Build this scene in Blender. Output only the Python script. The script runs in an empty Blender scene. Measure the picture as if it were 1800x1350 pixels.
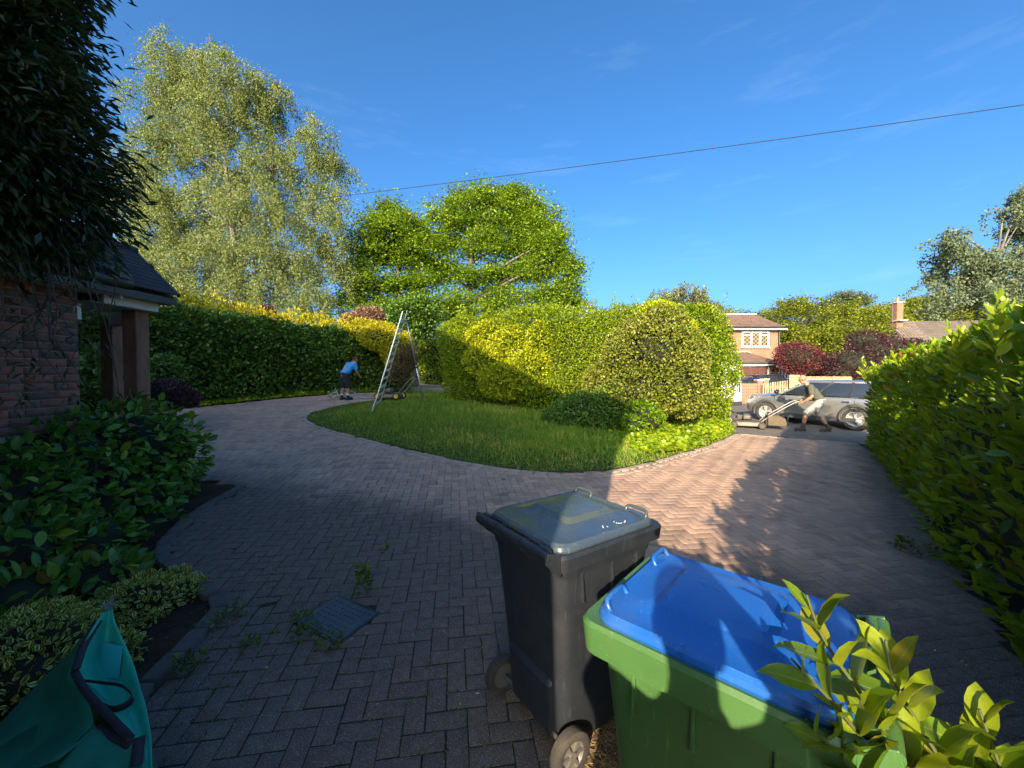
import bpy, bmesh, math, random
import numpy as np
from mathutils import Vector, Matrix, Quaternion

random.seed(7); rng = np.random.default_rng(11)
R = math.radians
SC = bpy.context.scene
COL = SC.collection

# ------------------------------------------------------------------ camera, sky, sun, exposure
F, HZ, CAMZ = 690.0, 655.0, 1.82          # focal length in photo pixels, horizon row, eye height
cam_d = bpy.data.cameras.new('camera'); cam = bpy.data.objects.new('camera', cam_d); COL.objects.link(cam)
cam_d.sensor_width = 36; cam_d.lens = F / 1800 * 36; cam_d.clip_start = 0.02; cam_d.clip_end = 2000
cam.location = (0, 0, CAMZ); cam.rotation_euler = (R(90 - 1.66), 0, 0)
SC.camera = cam

SUN_AZ, SUN_EL = R(17.5), R(21.5)         # direction the light travels (right of straight ahead), height
hx, hy = math.sin(SUN_AZ), math.cos(SUN_AZ)
w = bpy.data.worlds.new('World'); SC.world = w; w.use_nodes = True
nt = w.node_tree; nt.nodes.clear()
out = nt.nodes.new('ShaderNodeOutputWorld'); bg = nt.nodes.new('ShaderNodeBackground')
sky = nt.nodes.new('ShaderNodeTexSky'); sky.sky_type = 'NISHITA'; sky.sun_disc = False
sky.sun_elevation = SUN_EL; sky.sun_rotation = math.pi + SUN_AZ
sky.air_density = 0.7; sky.dust_density = 5.0; sky.ozone_density = 4.0; sky.altitude = 100
bg.inputs[1].default_value = 0.15
tc = nt.nodes.new('ShaderNodeTexCoord'); mp = nt.nodes.new('ShaderNodeMapping')
mp.inputs['Rotation'].default_value = (0, R(14), 0); mp.inputs['Scale'].default_value = (1.6, 1.6, 9.0)
nz = nt.nodes.new('ShaderNodeTexNoise'); nz.inputs['Scale'].default_value = 2.3; nz.inputs['Detail'].default_value = 7; nz.inputs['Roughness'].default_value = .62
rp = nt.nodes.new('ShaderNodeValToRGB'); rp.color_ramp.elements[0].position = .56; rp.color_ramp.elements[1].position = .86
rp.color_ramp.elements[0].color = (0, 0, 0, 1); rp.color_ramp.elements[1].color = (.055, .055, .055, 1)
mxs = nt.nodes.new('ShaderNodeMixRGB'); mxs.inputs[2].default_value = (5.2, 5.6, 6.2, 1)
hs = nt.nodes.new('ShaderNodeHueSaturation'); hs.inputs['Saturation'].default_value = 1.2
L = nt.links.new
L(tc.outputs['Generated'], mp.inputs[0]); L(mp.outputs[0], nz.inputs['Vector']); L(nz.outputs[0], rp.inputs[0])
L(rp.outputs[0], mxs.inputs[0]); tint = nt.nodes.new('ShaderNodeMixRGB'); tint.blend_type = 'MULTIPLY'; tint.inputs[0].default_value = 1; tint.inputs[2].default_value = (.93, 1.03, .99, 1)
L(sky.outputs[0], hs.inputs['Color']); L(hs.outputs[0], tint.inputs[1]); L(tint.outputs[0], mxs.inputs[1]); L(mxs.outputs[0], bg.inputs[0]); L(bg.outputs[0], out.inputs[0])

sd = bpy.data.lights.new('sun', 'SUN'); sd.energy = 5.0; sd.angle = R(0.53); sd.color = (1.0, .80, .54)
sun = bpy.data.objects.new('sun', sd); COL.objects.link(sun)
sun.rotation_euler = Vector((hx * math.cos(SUN_EL), hy * math.cos(SUN_EL), -math.sin(SUN_EL))).to_track_quat('-Z', 'Y').to_euler()
sun.location = (-5, -15, 12)
vs = SC.view_settings; vs.view_transform = 'Standard'; vs.look = 'None'; vs.gamma = 1; vs.exposure = 1.32; vs.use_curve_mapping = False
SC.render.engine = 'CYCLES'
cy = SC.cycles
cy.use_denoising = True; cy.max_bounces = 7; cy.transmission_bounces = 4; cy.transparent_max_bounces = 6; cy.diffuse_bounces = 4; cy.glossy_bounces = 3
cy.use_adaptive_sampling = True

# ------------------------------------------------------------------ ground shape and pixel helpers
_sx = np.array([-30, -6, -2, 0, 2, 4, 7, 60.]); _ss = np.array([.062, .060, .050, .045, .033, .022, .015, .015])
def gz(x, y):
    return np.clip(y, -2, 17) * np.interp(x, _sx, _ss)
def at(px, py, D):
    return Vector(((px - 900) / F * D, D, CAMZ + (HZ - py) / F * D))
def G(px, py):
    D = 8.0
    for _ in range(30):
        x = (px - 900) / F * D
        s = float(np.interp(x, _sx, _ss))
        D = CAMZ / ((py - HZ) / F + s)
        if D > 17: D = (CAMZ - 17 * s) * F / max(py - HZ, 1)
    return ((px - 900) / F * D, D)
def inpoly(x, y, poly):
    x = np.asarray(x, float); y = np.asarray(y, float); c = np.zeros(x.shape, bool)
    n = len(poly)
    for i in range(n):
        x1, y1 = poly[i]; x2, y2 = poly[(i + 1) % n]
        if y1 == y2: continue
        m = ((y1 > y) != (y2 > y)) & (x < (x2 - x1) * (y - y1) / (y2 - y1) + x1)
        c ^= m
    return c
def distline(x, y, pl):
    x = np.asarray(x, float); y = np.asarray(y, float); d = np.full(x.shape, 1e9)
    for (x1, y1), (x2, y2) in zip(pl[:-1], pl[1:]):
        dx, dy = x2 - x1, y2 - y1; l2 = dx * dx + dy * dy + 1e-12
        t = np.clip(((x - x1) * dx + (y - y1) * dy) / l2, 0, 1)
        d = np.minimum(d, np.hypot(x - x1 - t * dx, y - y1 - t * dy))
    return d
def smooth_line(pts, n):
    """Catmull-Rom through pts, resampled to even spacing (n points)."""
    P = np.array(pts, float); Q = []
    E = np.vstack([2 * P[0] - P[1], P, 2 * P[-1] - P[-2]])
    for i in range(1, len(E) - 2):
        for t in np.linspace(0, 1, 24, endpoint=False):
            a, b, c, d = E[i - 1], E[i], E[i + 1], E[i + 2]
            Q.append(.5 * ((2 * b) + (-a + c) * t + (2 * a - 5 * b + 4 * c - d) * t * t + (-a + 3 * b - 3 * c + d) * t ** 3))
    Q.append(P[-1]); Q = np.array(Q)
    s = np.r_[0, np.cumsum(np.linalg.norm(np.diff(Q, axis=0), axis=1))]
    u = np.linspace(0, s[-1], n)
    return np.stack([np.interp(u, s, Q[:, k]) for k in range(Q.shape[1])], 1)

# ------------------------------------------------------------------ object helpers
WM = {}                                    # world matrix of every thing or part (by name)
def tag(o, label=None, cat=None, group=None, kind=None):
    if label: o['label'] = label
    if cat: o['category'] = cat
    if group: o['group'] = group
    if kind: o['kind'] = kind
    return o
def thing(name, label, cat, loc=(0, 0, 0), rz=0, group=None, kind=None):
    o = bpy.data.objects.new(name, None); COL.objects.link(o); o.empty_display_size = .1
    o.location = loc; o.rotation_euler = (0, 0, rz)
    WM[o.name] = Matrix.Translation(Vector(loc)) @ Matrix.Rotation(rz, 4, 'Z')
    return tag(o, label, cat, group, kind)
def link(name, me, mat=None, parent=None, kind=None):
    o = bpy.data.objects.new(name, me); COL.objects.link(o)
    if mat is not None and not me.materials: me.materials.append(mat)
    if parent is not None: o.parent = parent
    WM[o.name] = WM[parent.name].copy() if parent is not None else Matrix.Identity(4)
    if kind: o['kind'] = kind
    return o
def npmesh(name, V, Fc, rnd=None, smooth=False):
    """V (n,3), Fc (m,k) with constant k."""
    V = np.asarray(V, np.float32); Fc = np.asarray(Fc, np.int32); m, k = Fc.shape
    me = bpy.data.meshes.new(name)
    me.vertices.add(len(V)); me.vertices.foreach_set('co', V.ravel())
    me.loops.add(m * k); me.loops.foreach_set('vertex_index', Fc.ravel())
    me.polygons.add(m); me.polygons.foreach_set('loop_start', np.arange(0, m * k, k, dtype=np.int32))
    me.polygons.foreach_set('loop_total', np.full(m, k, np.int32))
    if smooth: me.polygons.foreach_set('use_smooth', np.ones(m, bool))
    if rnd is not None:
        a = me.attributes.new('rnd', 'FLOAT', 'POINT'); a.data.foreach_set('value', np.asarray(rnd, np.float32))
    me.update(calc_edges=True)
    return me
def tolocal(V, parent):
    if parent is None: return V
    Mi = np.array(WM[parent.name].inverted()); V = np.asarray(V, float)
    return V @ Mi[:3, :3].T + Mi[:3, 3]

class MB:
    """Collects solids; build() links them as ONE mesh object (coordinates local to the parent unless world=True)."""
    def __init__(s): s.v = []; s.f = []
    def add(s, v, f):
        o = len(s.v); s.v += [tuple(p) for p in v]; s.f += [tuple(i + o for i in q) for q in f]; return s
    def box(s, c, d, rot=None, taper=1.0):
        x, y, z = d[0] / 2, d[1] / 2, d[2] / 2; t = taper
        v = [(-x, -y, -z), (x, -y, -z), (x, y, -z), (-x, y, -z), (-x * t, -y * t, z), (x * t, -y * t, z), (x * t, y * t, z), (-x * t, y * t, z)]
        M = rot.to_matrix() if isinstance(rot, Quaternion) else (Matrix.Rotation(rot, 3, 'Z') if rot else None)
        c = Vector(c)
        v = [(M @ Vector(p) if M else Vector(p)) + c for p in v]
        return s.add(v, [(3, 2, 1, 0), (4, 5, 6, 7), (0, 1, 5, 4), (1, 2, 6, 5), (2, 3, 7, 6), (3, 0, 4, 7)])
    def bar(s, a, b, wd, ht, up=(0, 0, 1)):
        a, b = Vector(a), Vector(b); d = b - a; x = d.normalized(); u = Vector(up)
        y = u.cross(x)
        if y.length < 1e-4: y = Vector((1, 0, 0)).cross(x)
        y.normalize(); z = x.cross(y); q = Matrix((x, y, z)).transposed().to_quaternion()
        return s.box((a + b) / 2, (d.length, wd, ht), q)
    def tube(s, pts, r, n=8, cap=True):
        pts = [Vector(p) for p in pts]; r = list(r) if hasattr(r, '__len__') else [r] * len(pts)
        v = []; f = []; pu = None
        for i, p in enumerate(pts):
            t = (pts[min(i + 1, len(pts) - 1)] - pts[max(i - 1, 0)])
            t = t.normalized() if t.length > 1e-9 else Vector((0, 0, 1))
            if pu is None:
                a = Vector((0, 0, 1)) if abs(t.z) < .9 else Vector((1, 0, 0)); u = a.cross(t).normalized()
            else:
                u = pu - t * pu.dot(t); u = u.normalized() if u.length > 1e-6 else pu
            pu = u; b = t.cross(u)
            for k in range(n):
                an = 2 * math.pi * k / n; v.append(p + (u * math.cos(an) + b * math.sin(an)) * r[i])
        for i in range(len(pts) - 1):
            for k in range(n):
                f.append((i * n + k, i * n + (k + 1) % n, (i + 1) * n + (k + 1) % n, (i + 1) * n + k))
        if cap: f.append(tuple(range(n - 1, -1, -1))); f.append(tuple((len(pts) - 1) * n + k for k in range(n)))
        return s.add(v, f)
    def sphere(s, c, r, n=12, m=8):
        c = Vector(c); r = r if hasattr(r, '__len__') else (r, r, r)
        v = [c + Vector((0, 0, r[2]))]; f = []
        for i in range(1, m):
            th = math.pi * i / m
            for k in range(n):
                an = 2 * math.pi * k / n
                v.append(c + Vector((r[0] * math.sin(th) * math.cos(an), r[1] * math.sin(th) * math.sin(an), r[2] * math.cos(th))))
        v.append(c - Vector((0, 0, r[2])))
        for k in range(n): f.append((0, 1 + k, 1 + (k + 1) % n))
        for i in range(m - 2):
            for k in range(n):
                a = 1 + i * n; f.append((a + k, a + n + k, a + n + (k + 1) % n, a + (k + 1) % n))
        e = len(v) - 1; a = 1 + (m - 2) * n
        for k in range(n): f.append((e, a + (k + 1) % n, a + k))
        return s.add(v, f)
    def lathe(s, c, axis, prof, n=20):
        """prof: list of (radius, offset along axis); closed surface of revolution."""
        c = Vector(c); ax = Vector(axis).normalized(); a = Vector((0, 0, 1)) if abs(ax.z) < .9 else Vector((1, 0, 0))
        u = a.cross(ax).normalized(); b = ax.cross(u); v = []; f = []
        for rr, o in prof:
            for k in range(n):
                an = 2 * math.pi * k / n; v.append(c + ax * o + (u * math.cos(an) + b * math.sin(an)) * rr)
        for i in range(len(prof) - 1):
            for k in range(n):
                f.append((i * n + k, i * n + (k + 1) % n, (i + 1) * n + (k + 1) % n, (i + 1) * n + k))
        return s.add(v, f)
    def loft(s, rings, cap0=True, cap1=True):
        n = len(rings[0]); v = [p for r in rings for p in r]; f = []
        for i in range(len(rings) - 1):
            for k in range(n):
                f.append((i * n + k, i * n + (k + 1) % n, (i + 1) * n + (k + 1) % n, (i + 1) * n + k))
        if cap0: f.append(tuple(range(n - 1, -1, -1)))
        if cap1: f.append(tuple((len(rings) - 1) * n + k for k in range(n)))
        return s.add(v, f)
    def grid(s, rows):
        n = len(rows[0]); v = [p for r in rows for p in r]; f = []
        for i in range(len(rows) - 1):
            for k in range(n - 1): f.append((i * n + k, i * n + k + 1, (i + 1) * n + k + 1, (i + 1) * n + k))
        return s.add(v, f)
    def prism(s, poly, z0, z1):
        n = len(poly); v = [(p[0], p[1], z0) for p in poly] + [(p[0], p[1], z1) for p in poly]
        f = [tuple(range(n - 1, -1, -1)), tuple(range(n, 2 * n))] + [(i, (i + 1) % n, n + (i + 1) % n, n + i) for i in range(n)]
        return s.add(v, f)
    def mesh(s, name, smooth=False):
        me = bpy.data.meshes.new(name); me.from_pydata([tuple(p) for p in s.v], [], s.f)
        if smooth: me.polygons.foreach_set('use_smooth', np.ones(len(me.polygons), bool))
        me.update(); return me
    def build(s, name, mat, parent=None, world=False, smooth=False, bevel=0, seg=2, subsurf=0, solid=0, kind=None, angle=None, remesh=0, smoothit=6):
        if world and parent is not None:
            Mi = WM[parent.name].inverted(); s.v = [tuple(Mi @ Vector(p)) for p in s.v]
        o = link(name, s.mesh(name, smooth or remesh > 0), mat, parent, kind)
        if solid: m = o.modifiers.new('solid', 'SOLIDIFY'); m.thickness = solid; m.offset = 0
        if remesh:
            m = o.modifiers.new('remesh', 'REMESH'); m.mode = 'VOXEL'; m.voxel_size = remesh; m.use_smooth_shade = True
            m = o.modifiers.new('smooth', 'SMOOTH'); m.factor = .5; m.iterations = smoothit
        if bevel: m = o.modifiers.new('bevel', 'BEVEL'); m.width = bevel; m.segments = seg; m.limit_method = 'ANGLE'; m.angle_limit = R(35)
        if subsurf: m = o.modifiers.new('subsurf', 'SUBSURF'); m.levels = subsurf; m.render_levels = subsurf
        if angle and smooth:
            try:
                o.data.set_sharp_from_angle(angle=R(angle))
            except Exception: pass
        return o

def copy_tree(o, parent=None):
    c = o.copy(); COL.objects.link(c); c.parent = parent
    WM[c.name] = WM[o.name].copy()
    for ch in list(o.children): copy_tree(ch, c)
    return c

# ------------------------------------------------------------------ materials
MAT = {}
def newmat(name):
    m = bpy.data.materials.new(name); m.use_nodes = True; nt = m.node_tree
    for n in list(nt.nodes):
        if n.type not in ('BSDF_PRINCIPLED', 'OUTPUT_MATERIAL'): nt.nodes.remove(n)
    b = [n for n in nt.nodes if n.type == 'BSDF_PRINCIPLED'][0]; o = [n for n in nt.nodes if n.type == 'OUTPUT_MATERIAL'][0]
    return m, nt, b, o
def N(nt, t, **kw):
    n = nt.nodes.new(t)
    for k, v in kw.items():
        if hasattr(n, k): setattr(n, k, v)
        else: n.inputs[k.replace('_', ' ')].default_value = v
    return n
def rgba(c): return (c[0], c[1], c[2], 1)
def ramp(nt, fac, stops):
    r = N(nt, 'ShaderNodeValToRGB'); e = r.color_ramp.elements
    e[0].position, e[0].color = stops[0][0], rgba(stops[0][1]); e[1].position, e[1].color = stops[-1][0], rgba(stops[-1][1])
    for p, c in stops[1:-1]: k = e.new(p); k.color = rgba(c)
    nt.links.new(fac, r.inputs[0]); return r.outputs[0]
def mix(nt, fac, a, b, mode='MIX'):
    n = N(nt, 'ShaderNodeMixRGB', blend_type=mode)
    for i, q in ((0, fac), (1, a), (2, b)):
        if hasattr(q, 'links') or hasattr(q, 'is_linked'): nt.links.new(q, n.inputs[i])
        else: n.inputs[i].default_value = q if i == 0 else rgba(q)
    return n.outputs[0]
def noise(nt, vec, scale, detail=4, rough=.55, out=0):
    n = N(nt, 'ShaderNodeTexNoise'); n.inputs['Scale'].default_value = scale; n.inputs['Detail'].default_value = detail; n.inputs['Roughness'].default_value = rough
    if vec is not None: nt.links.new(vec, n.inputs['Vector'])
    return n.outputs[out]
def bump(nt, b, h, strength=.3, dist=.01):
    n = N(nt, 'ShaderNodeBump'); n.inputs['Strength'].default_value = strength; n.inputs['Distance'].default_value = dist
    nt.links.new(h, n.inputs['Height']); nt.links.new(n.outputs[0], b.inputs['Normal'])
def pos(nt): return N(nt, 'ShaderNodeNewGeometry').outputs['Position']
def objc(nt): return N(nt, 'ShaderNodeTexCoord').outputs['Object']
def rnd_sock(nt):
    a = N(nt, 'ShaderNodeAttribute'); a.attribute_name = 'rnd'; oi = N(nt, 'ShaderNodeObjectInfo')
    m = N(nt, 'ShaderNodeMath', operation='ADD'); nt.links.new(a.outputs['Fac'], m.inputs[0]); nt.links.new(oi.outputs['Random'], m.inputs[1])
    f = N(nt, 'ShaderNodeMath', operation='FRACT'); nt.links.new(m.outputs[0], f.inputs[0]); return f.outputs[0]
def plain(name, col, rough=.5, metal=0, var=.12, scale=8, bmp=0, coat=0, spec=None, dirt=None):
    """Worn plain surface: base colour broken up by two scales of noise, roughness varied, optional dirt."""
    if name in MAT: return MAT[name]
    m, nt, b, o = newmat(name); v = objc(nt)
    n1 = noise(nt, v, scale, 5, .6)
    lo = tuple(c * (1 - var) for c in col); hi = tuple(min(1, c * (1 + var)) for c in col)
    c = ramp(nt, n1, [(.3, lo), (.7, hi)])
    if dirt:
        n2 = noise(nt, v, scale * .45, 6, .65)
        k = N(nt, 'ShaderNodeValToRGB'); k.color_ramp.elements[0].position = .5; k.color_ramp.elements[1].position = .72; k.color_ramp.elements[1].color = (dirt[3],) * 3 + (1,)
        nt.links.new(n2, k.inputs[0]); c = mix(nt, k.outputs[0], c, dirt[:3])
    nt.links.new(c, b.inputs['Base Color'])
    rr = ramp(nt, n1, [(.25, (max(.02, rough - .08),) * 3), (.75, (min(1, rough + .1),) * 3)]); nt.links.new(rr, b.inputs['Roughness'])
    b.inputs['Metallic'].default_value = metal; b.inputs['Coat Weight'].default_value = coat
    if spec is not None: b.inputs['Specular IOR Level'].default_value = spec
    if bmp: bump(nt, b, noise(nt, v, scale * 12, 4), bmp, .004)
    MAT[name] = m; return m
def leafmat(name, stops, trans=(.3, .4, .03), tw=.35, rough=.42, spec=.4, vein=False, big=.6, variegated=False, boost=(1.9, 1.6, .85)):
    """Leaf: per-leaf colour from 'rnd' (or the object's own random number), patches of tone, light through the blade."""
    if name in MAT: return MAT[name]
    stops = [(p, tuple(q * k for q, k in zip(c, boost))) for p, c in stops]
    m, nt, b, o = newmat(name); r = rnd_sock(nt)
    n1 = noise(nt, pos(nt), big, 3)
    a = N(nt, 'ShaderNodeMath', operation='MULTIPLY_ADD'); nt.links.new(n1, a.inputs[0]); a.inputs[1].default_value = .9; a.inputs[2].default_value = -.45
    s = N(nt, 'ShaderNodeMath', operation='ADD'); s.use_clamp = True; nt.links.new(r, s.inputs[0]); nt.links.new(a.outputs[0], s.inputs[1])
    c = ramp(nt, s.outputs[0], stops)
    if vein or variegated:
        at_ = N(nt, 'ShaderNodeAttribute'); at_.attribute_name = 'edge'
        if variegated:
            c = mix(nt, ramp(nt, at_.outputs['Fac'], [(.50, (0, 0, 0)), (.62, (1, 1, 1))]), c, variegated)
        if vein:
            c = mix(nt, ramp(nt, at_.outputs['Fac'], [(.0, (1, 1, 1)), (.10, (0, 0, 0))]), c, vein)
            c = mix(nt, ramp(nt, noise(nt, pos(nt), 70, 3, .6), [(.66, (0, 0, 0)), (.74, (.65, .65, .65))]), c, (.13, .085, .03))
    nt.links.new(c, b.inputs['Base Color']); b.inputs['Roughness'].default_value = rough; b.inputs['Specular IOR Level'].default_value = spec
    t = N(nt, 'ShaderNodeBsdfTranslucent'); tcx = mix(nt, .55, c, trans); nt.links.new(tcx, t.inputs[0])
    ms = N(nt, 'ShaderNodeMixShader'); ms.inputs[0].default_value = tw
    nt.links.new(b.outputs[0], ms.inputs[1]); nt.links.new(t.outputs[0], ms.inputs[2]); nt.links.new(ms.outputs[0], o.inputs[0])
    MAT[name] = m; return m
def barkmat(name, a, b_, scale=6):
    if name in MAT: return MAT[name]
    m, nt, b, o = newmat(name); v = objc(nt); mpn = N(nt, 'ShaderNodeMapping'); mpn.inputs['Scale'].default_value = (1, 1, .3); nt.links.new(v, mpn.inputs[0])
    n1 = noise(nt, mpn.outputs[0], scale, 6, .65); nt.links.new(ramp(nt, n1, [(.35, a), (.65, b_)]), b.inputs['Base Color'])
    b.inputs['Roughness'].default_value = .85; bump(nt, b, n1, .6, .02); MAT[name] = m; return m
def brickmat(name, c1, c2, mortar, sw=.225, sh=.075, msize=.012, var=.25):
    """Brick wall seen from far: courses follow the wall (object x+y along, z up)."""
    if name in MAT: return MAT[name]
    m, nt, b, o = newmat(name); v = objc(nt); sp = N(nt, 'ShaderNodeSeparateXYZ'); nt.links.new(v, sp.inputs[0])
    ad = N(nt, 'ShaderNodeMath', operation='ADD'); nt.links.new(sp.outputs[0], ad.inputs[0]); nt.links.new(sp.outputs[1], ad.inputs[1])
    cb = N(nt, 'ShaderNodeCombineXYZ'); nt.links.new(ad.outputs[0], cb.inputs[0]); nt.links.new(sp.outputs[2], cb.inputs[1])
    br = N(nt, 'ShaderNodeTexBrick'); br.inputs['Scale'].default_value = 1; br.inputs['Brick Width'].default_value = sw; br.inputs['Row Height'].default_value = sh
    br.inputs['Mortar Size'].default_value = msize; br.inputs['Mortar Smooth'].default_value = .3
    br.inputs['Color1'].default_value = rgba(c1); br.inputs['Color2'].default_value = rgba(c2); br.inputs['Mortar'].default_value = rgba(mortar); nt.links.new(cb.outputs[0], br.inputs['Vector'])
    n1 = noise(nt, v, 2.2, 5, .6); c = mix(nt, .6, br.outputs[0], ramp(nt, n1, [(.3, (.62, .6, .58)), (.7, (1, 1, 1))]), 'MULTIPLY')
    nt.links.new(c, b.inputs['Base Color']); b.inputs['Roughness'].default_value = .85
    iv = N(nt, 'ShaderNodeMath', operation='SUBTRACT'); iv.inputs[0].default_value = 1; nt.links.new(br.outputs[1], iv.inputs[1]); bump(nt, b, iv.outputs[0], .5, .01)
    MAT[name] = m; return m
def tilemat(name, c1, c2, row=.11):
    """Clay tiles seen from far: courses in object z."""
    if name in MAT: return MAT[name]
    m, nt, b, o = newmat(name); v = objc(nt); sp = N(nt, 'ShaderNodeSeparateXYZ'); nt.links.new(v, sp.inputs[0])
    ad = N(nt, 'ShaderNodeMath', operation='ADD'); nt.links.new(sp.outputs[0], ad.inputs[0]); nt.links.new(sp.outputs[1], ad.inputs[1])
    cb = N(nt, 'ShaderNodeCombineXYZ'); nt.links.new(ad.outputs[0], cb.inputs[0]); nt.links.new(sp.outputs[2], cb.inputs[1])
    br = N(nt, 'ShaderNodeTexBrick'); br.inputs['Scale'].default_value = 1; br.inputs['Brick Width'].default_value = .2; br.inputs['Row Height'].default_value = row
    br.inputs['Mortar Size'].default_value = .015; br.inputs['Mortar Smooth'].default_value = .6
    br.inputs['Color1'].default_value = rgba(c1); br.inputs['Color2'].default_value = rgba(c2); br.inputs['Mortar'].default_value = rgba(tuple(c * .4 for c in c1)); nt.links.new(cb.outputs[0], br.inputs['Vector'])
    n1 = noise(nt, v, 1.6, 5, .65); c = mix(nt, .7, br.outputs[0], ramp(nt, n1, [(.3, (.55, .55, .5)), (.7, (1.1, 1.05, 1))]), 'MULTIPLY')
    nt.links.new(c, b.inputs['Base Color']); b.inputs['Roughness'].default_value = .85
    iv = N(nt, 'ShaderNodeMath', operation='SUBTRACT'); iv.inputs[0].default_value = 1; nt.links.new(br.outputs[1], iv.inputs[1]); bump(nt, b, iv.outputs[0], .7, .02)
    MAT[name] = m; return m
def glassmat(name='glass', col=(.02, .025, .03), rough=.04):
    if name in MAT: return MAT[name]
    m, nt, b, o = newmat(name); b.inputs['Base Color'].default_value = rgba(col); b.inputs['Roughness'].default_value = rough
    b.inputs['Specular IOR Level'].default_value = .8; b.inputs['Coat Weight'].default_value = .6; b.inputs['Coat Roughness'].default_value = .02
    MAT[name] = m; return m

# ------------------------------------------------------------------ foliage helpers
def unit(a): return a / np.maximum(np.linalg.norm(a, axis=-1, keepdims=True), 1e-9)
def rv(n): return unit(rng.normal(size=(n, 3)))
# leaf templates: (along 0..1, across -.5..+.5, lift), faces, edge factor
T_QUAD = (np.array([[0, 0, 0], [.5, -.5, .06], [1, 0, -.05], [.5, .5, .06]]), np.array([[0, 1, 2], [0, 2, 3]]), np.array([0, 1, 0, 1.]))
T_LAUREL = (np.array([[0, 0, 0], [.3, -.42, .06], [.3, 0, 0], [.3, .42, .06], [.62, -.48, .05], [.62, 0, -.02], [.62, .48, .05], [.86, -.27, -.02], [.86, 0, -.07], [.86, .27, -.02], [1, 0, -.13]]),
            np.array([[0, 1, 2], [0, 2, 3], [1, 4, 5], [1, 5, 2], [2, 5, 6], [2, 6, 3], [4, 7, 8], [4, 8, 5], [5, 8, 9], [5, 9, 6], [7, 10, 8], [8, 10, 9]]),
            np.array([0, 1, 0, 1, 1, 0, 1, 1, 0, 1, .4]))
def _fine():
    ts = [.10, .26, .46, .66, .84]; ws = [.26, .43, .5, .43, .25]; V = [[0, 0, 0]]; Fc = []; E = [0.]
    for k, (t, w_) in enumerate(zip(ts, ws)):
        lift = -.10 * t * t
        V += [[t, -w_, lift + .055 * (1 if k % 2 else .8)], [t, 0, lift], [t, w_, lift + .055 * (.8 if k % 2 else 1)]]; E += [1, 0, 1]
    V.append([1, 0, -.15]); E.append(.3); Fc += [[0, 1, 2], [0, 2, 3]]
    for k in range(4):
        a = 1 + 3 * k; Fc += [[a, a + 3, a + 4], [a, a + 4, a + 1], [a + 1, a + 4, a + 5], [a + 1, a + 5, a + 2]]
    e = len(V) - 1; Fc += [[13, e, 14], [14, e, 15]]
    return (np.array(V, float), np.array(Fc), np.array(E))
T_FINE = _fine()
T_BLADE = (np.array([[0, -.5, 0], [0, .5, 0], [.55, -.32, .10], [.55, .32, .10], [1, 0, .34]]), np.array([[0, 1, 3], [0, 3, 2], [2, 3, 4]]), np.array([1, 1, 1, 1, 1.]))
T_IVY = (np.array([[0, 0, 0], [.15, -.5, .05], [.5, -.3, .02], [.55, -.52, .04], [1, 0, -.06], [.55, .52, .04], [.5, .3, .02], [.15, .5, .05]]),
         np.array([[0, 1, 2], [0, 2, 4], [2, 3, 4], [0, 4, 6], [4, 5, 6], [0, 6, 7]]), np.ones(8))
def leaf_frames(P, A, Nn):
    A = unit(A); S = unit(np.cross(Nn, A)); U = np.cross(A, S); return A, S, U
def leaves(name, P, A, Nn, Ln, Wd, tmpl, mat, parent, kind=None, rnd=None):
    n = len(P); T, Fc, E = tmpl; k = len(T)
    A, S, U = leaf_frames(P, A, Nn)
    Ln = np.broadcast_to(Ln, n)[:, None, None]; Wd = np.broadcast_to(Wd, n)[:, None, None]
    V = P[:, None, :] + A[:, None, :] * Ln * T[None, :, 0:1] + S[:, None, :] * Wd * T[None, :, 1:2] + U[:, None, :] * Ln * T[None, :, 2:3]
    Fa = (Fc[None] + (np.arange(n) * k)[:, None, None]).reshape(-1, 3)
    rr = rng.random(n) if rnd is None else rnd
    me = npmesh(name, tolocal(V.reshape(-1, 3), parent), Fa, np.repeat(rr, k), smooth=len(T) > 5)
    a = me.attributes.new('edge', 'FLOAT', 'POINT'); a.data.foreach_set('value', np.tile(E, n).astype(np.float32))
    return link(name, me, mat, parent, kind)
def leaf_objects(name, P, A, Nn, Ln, Wd, tmpl, mat, parent, nmesh=3):
    """Single leaves as objects of their own sharing a few meshes."""
    T, Fc, E = tmpl; ms = []
    for j in range(nmesh):
        V = T.copy(); V[:, 2] *= .6 + .8 * j / max(1, nmesh - 1); V[:, 1] *= 1
        me = npmesh(name, V, Fc, None, smooth=True)
        a = me.attributes.new('edge', 'FLOAT', 'POINT'); a.data.foreach_set('value', E.astype(np.float32)); me.materials.append(mat); ms.append(me)
    A, S, U = leaf_frames(P, A, Nn); Ln = np.broadcast_to(Ln, len(P)); Wd = np.broadcast_to(Wd, len(P))
    Mi = WM[parent.name].inverted()
    for i in range(len(P)):
        o = bpy.data.objects.new(name, ms[i % nmesh]); COL.objects.link(o); o.parent = parent
        M = Matrix.Identity(4)
        for r_ in range(3):
            M[r_][0] = A[i, r_] * Ln[i]; M[r_][1] = S[i, r_] * Wd[i]; M[r_][2] = U[i, r_] * Ln[i]; M[r_][3] = P[i, r_]
        o.matrix_basis = Mi @ M
_LK = rng.normal(size=(10, 3)) * np.array([1.2, 1.2, 1.5]) * np.linspace(.7, 3.2, 10)[:, None]; _LP = rng.random(10) * 6.28
def lumps(P):
    a = 1 / np.linspace(1, 2.6, 10); return (np.sin(P @ _LK.T + _LP) * a).sum(1) / a.sum() * 1.6
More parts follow.
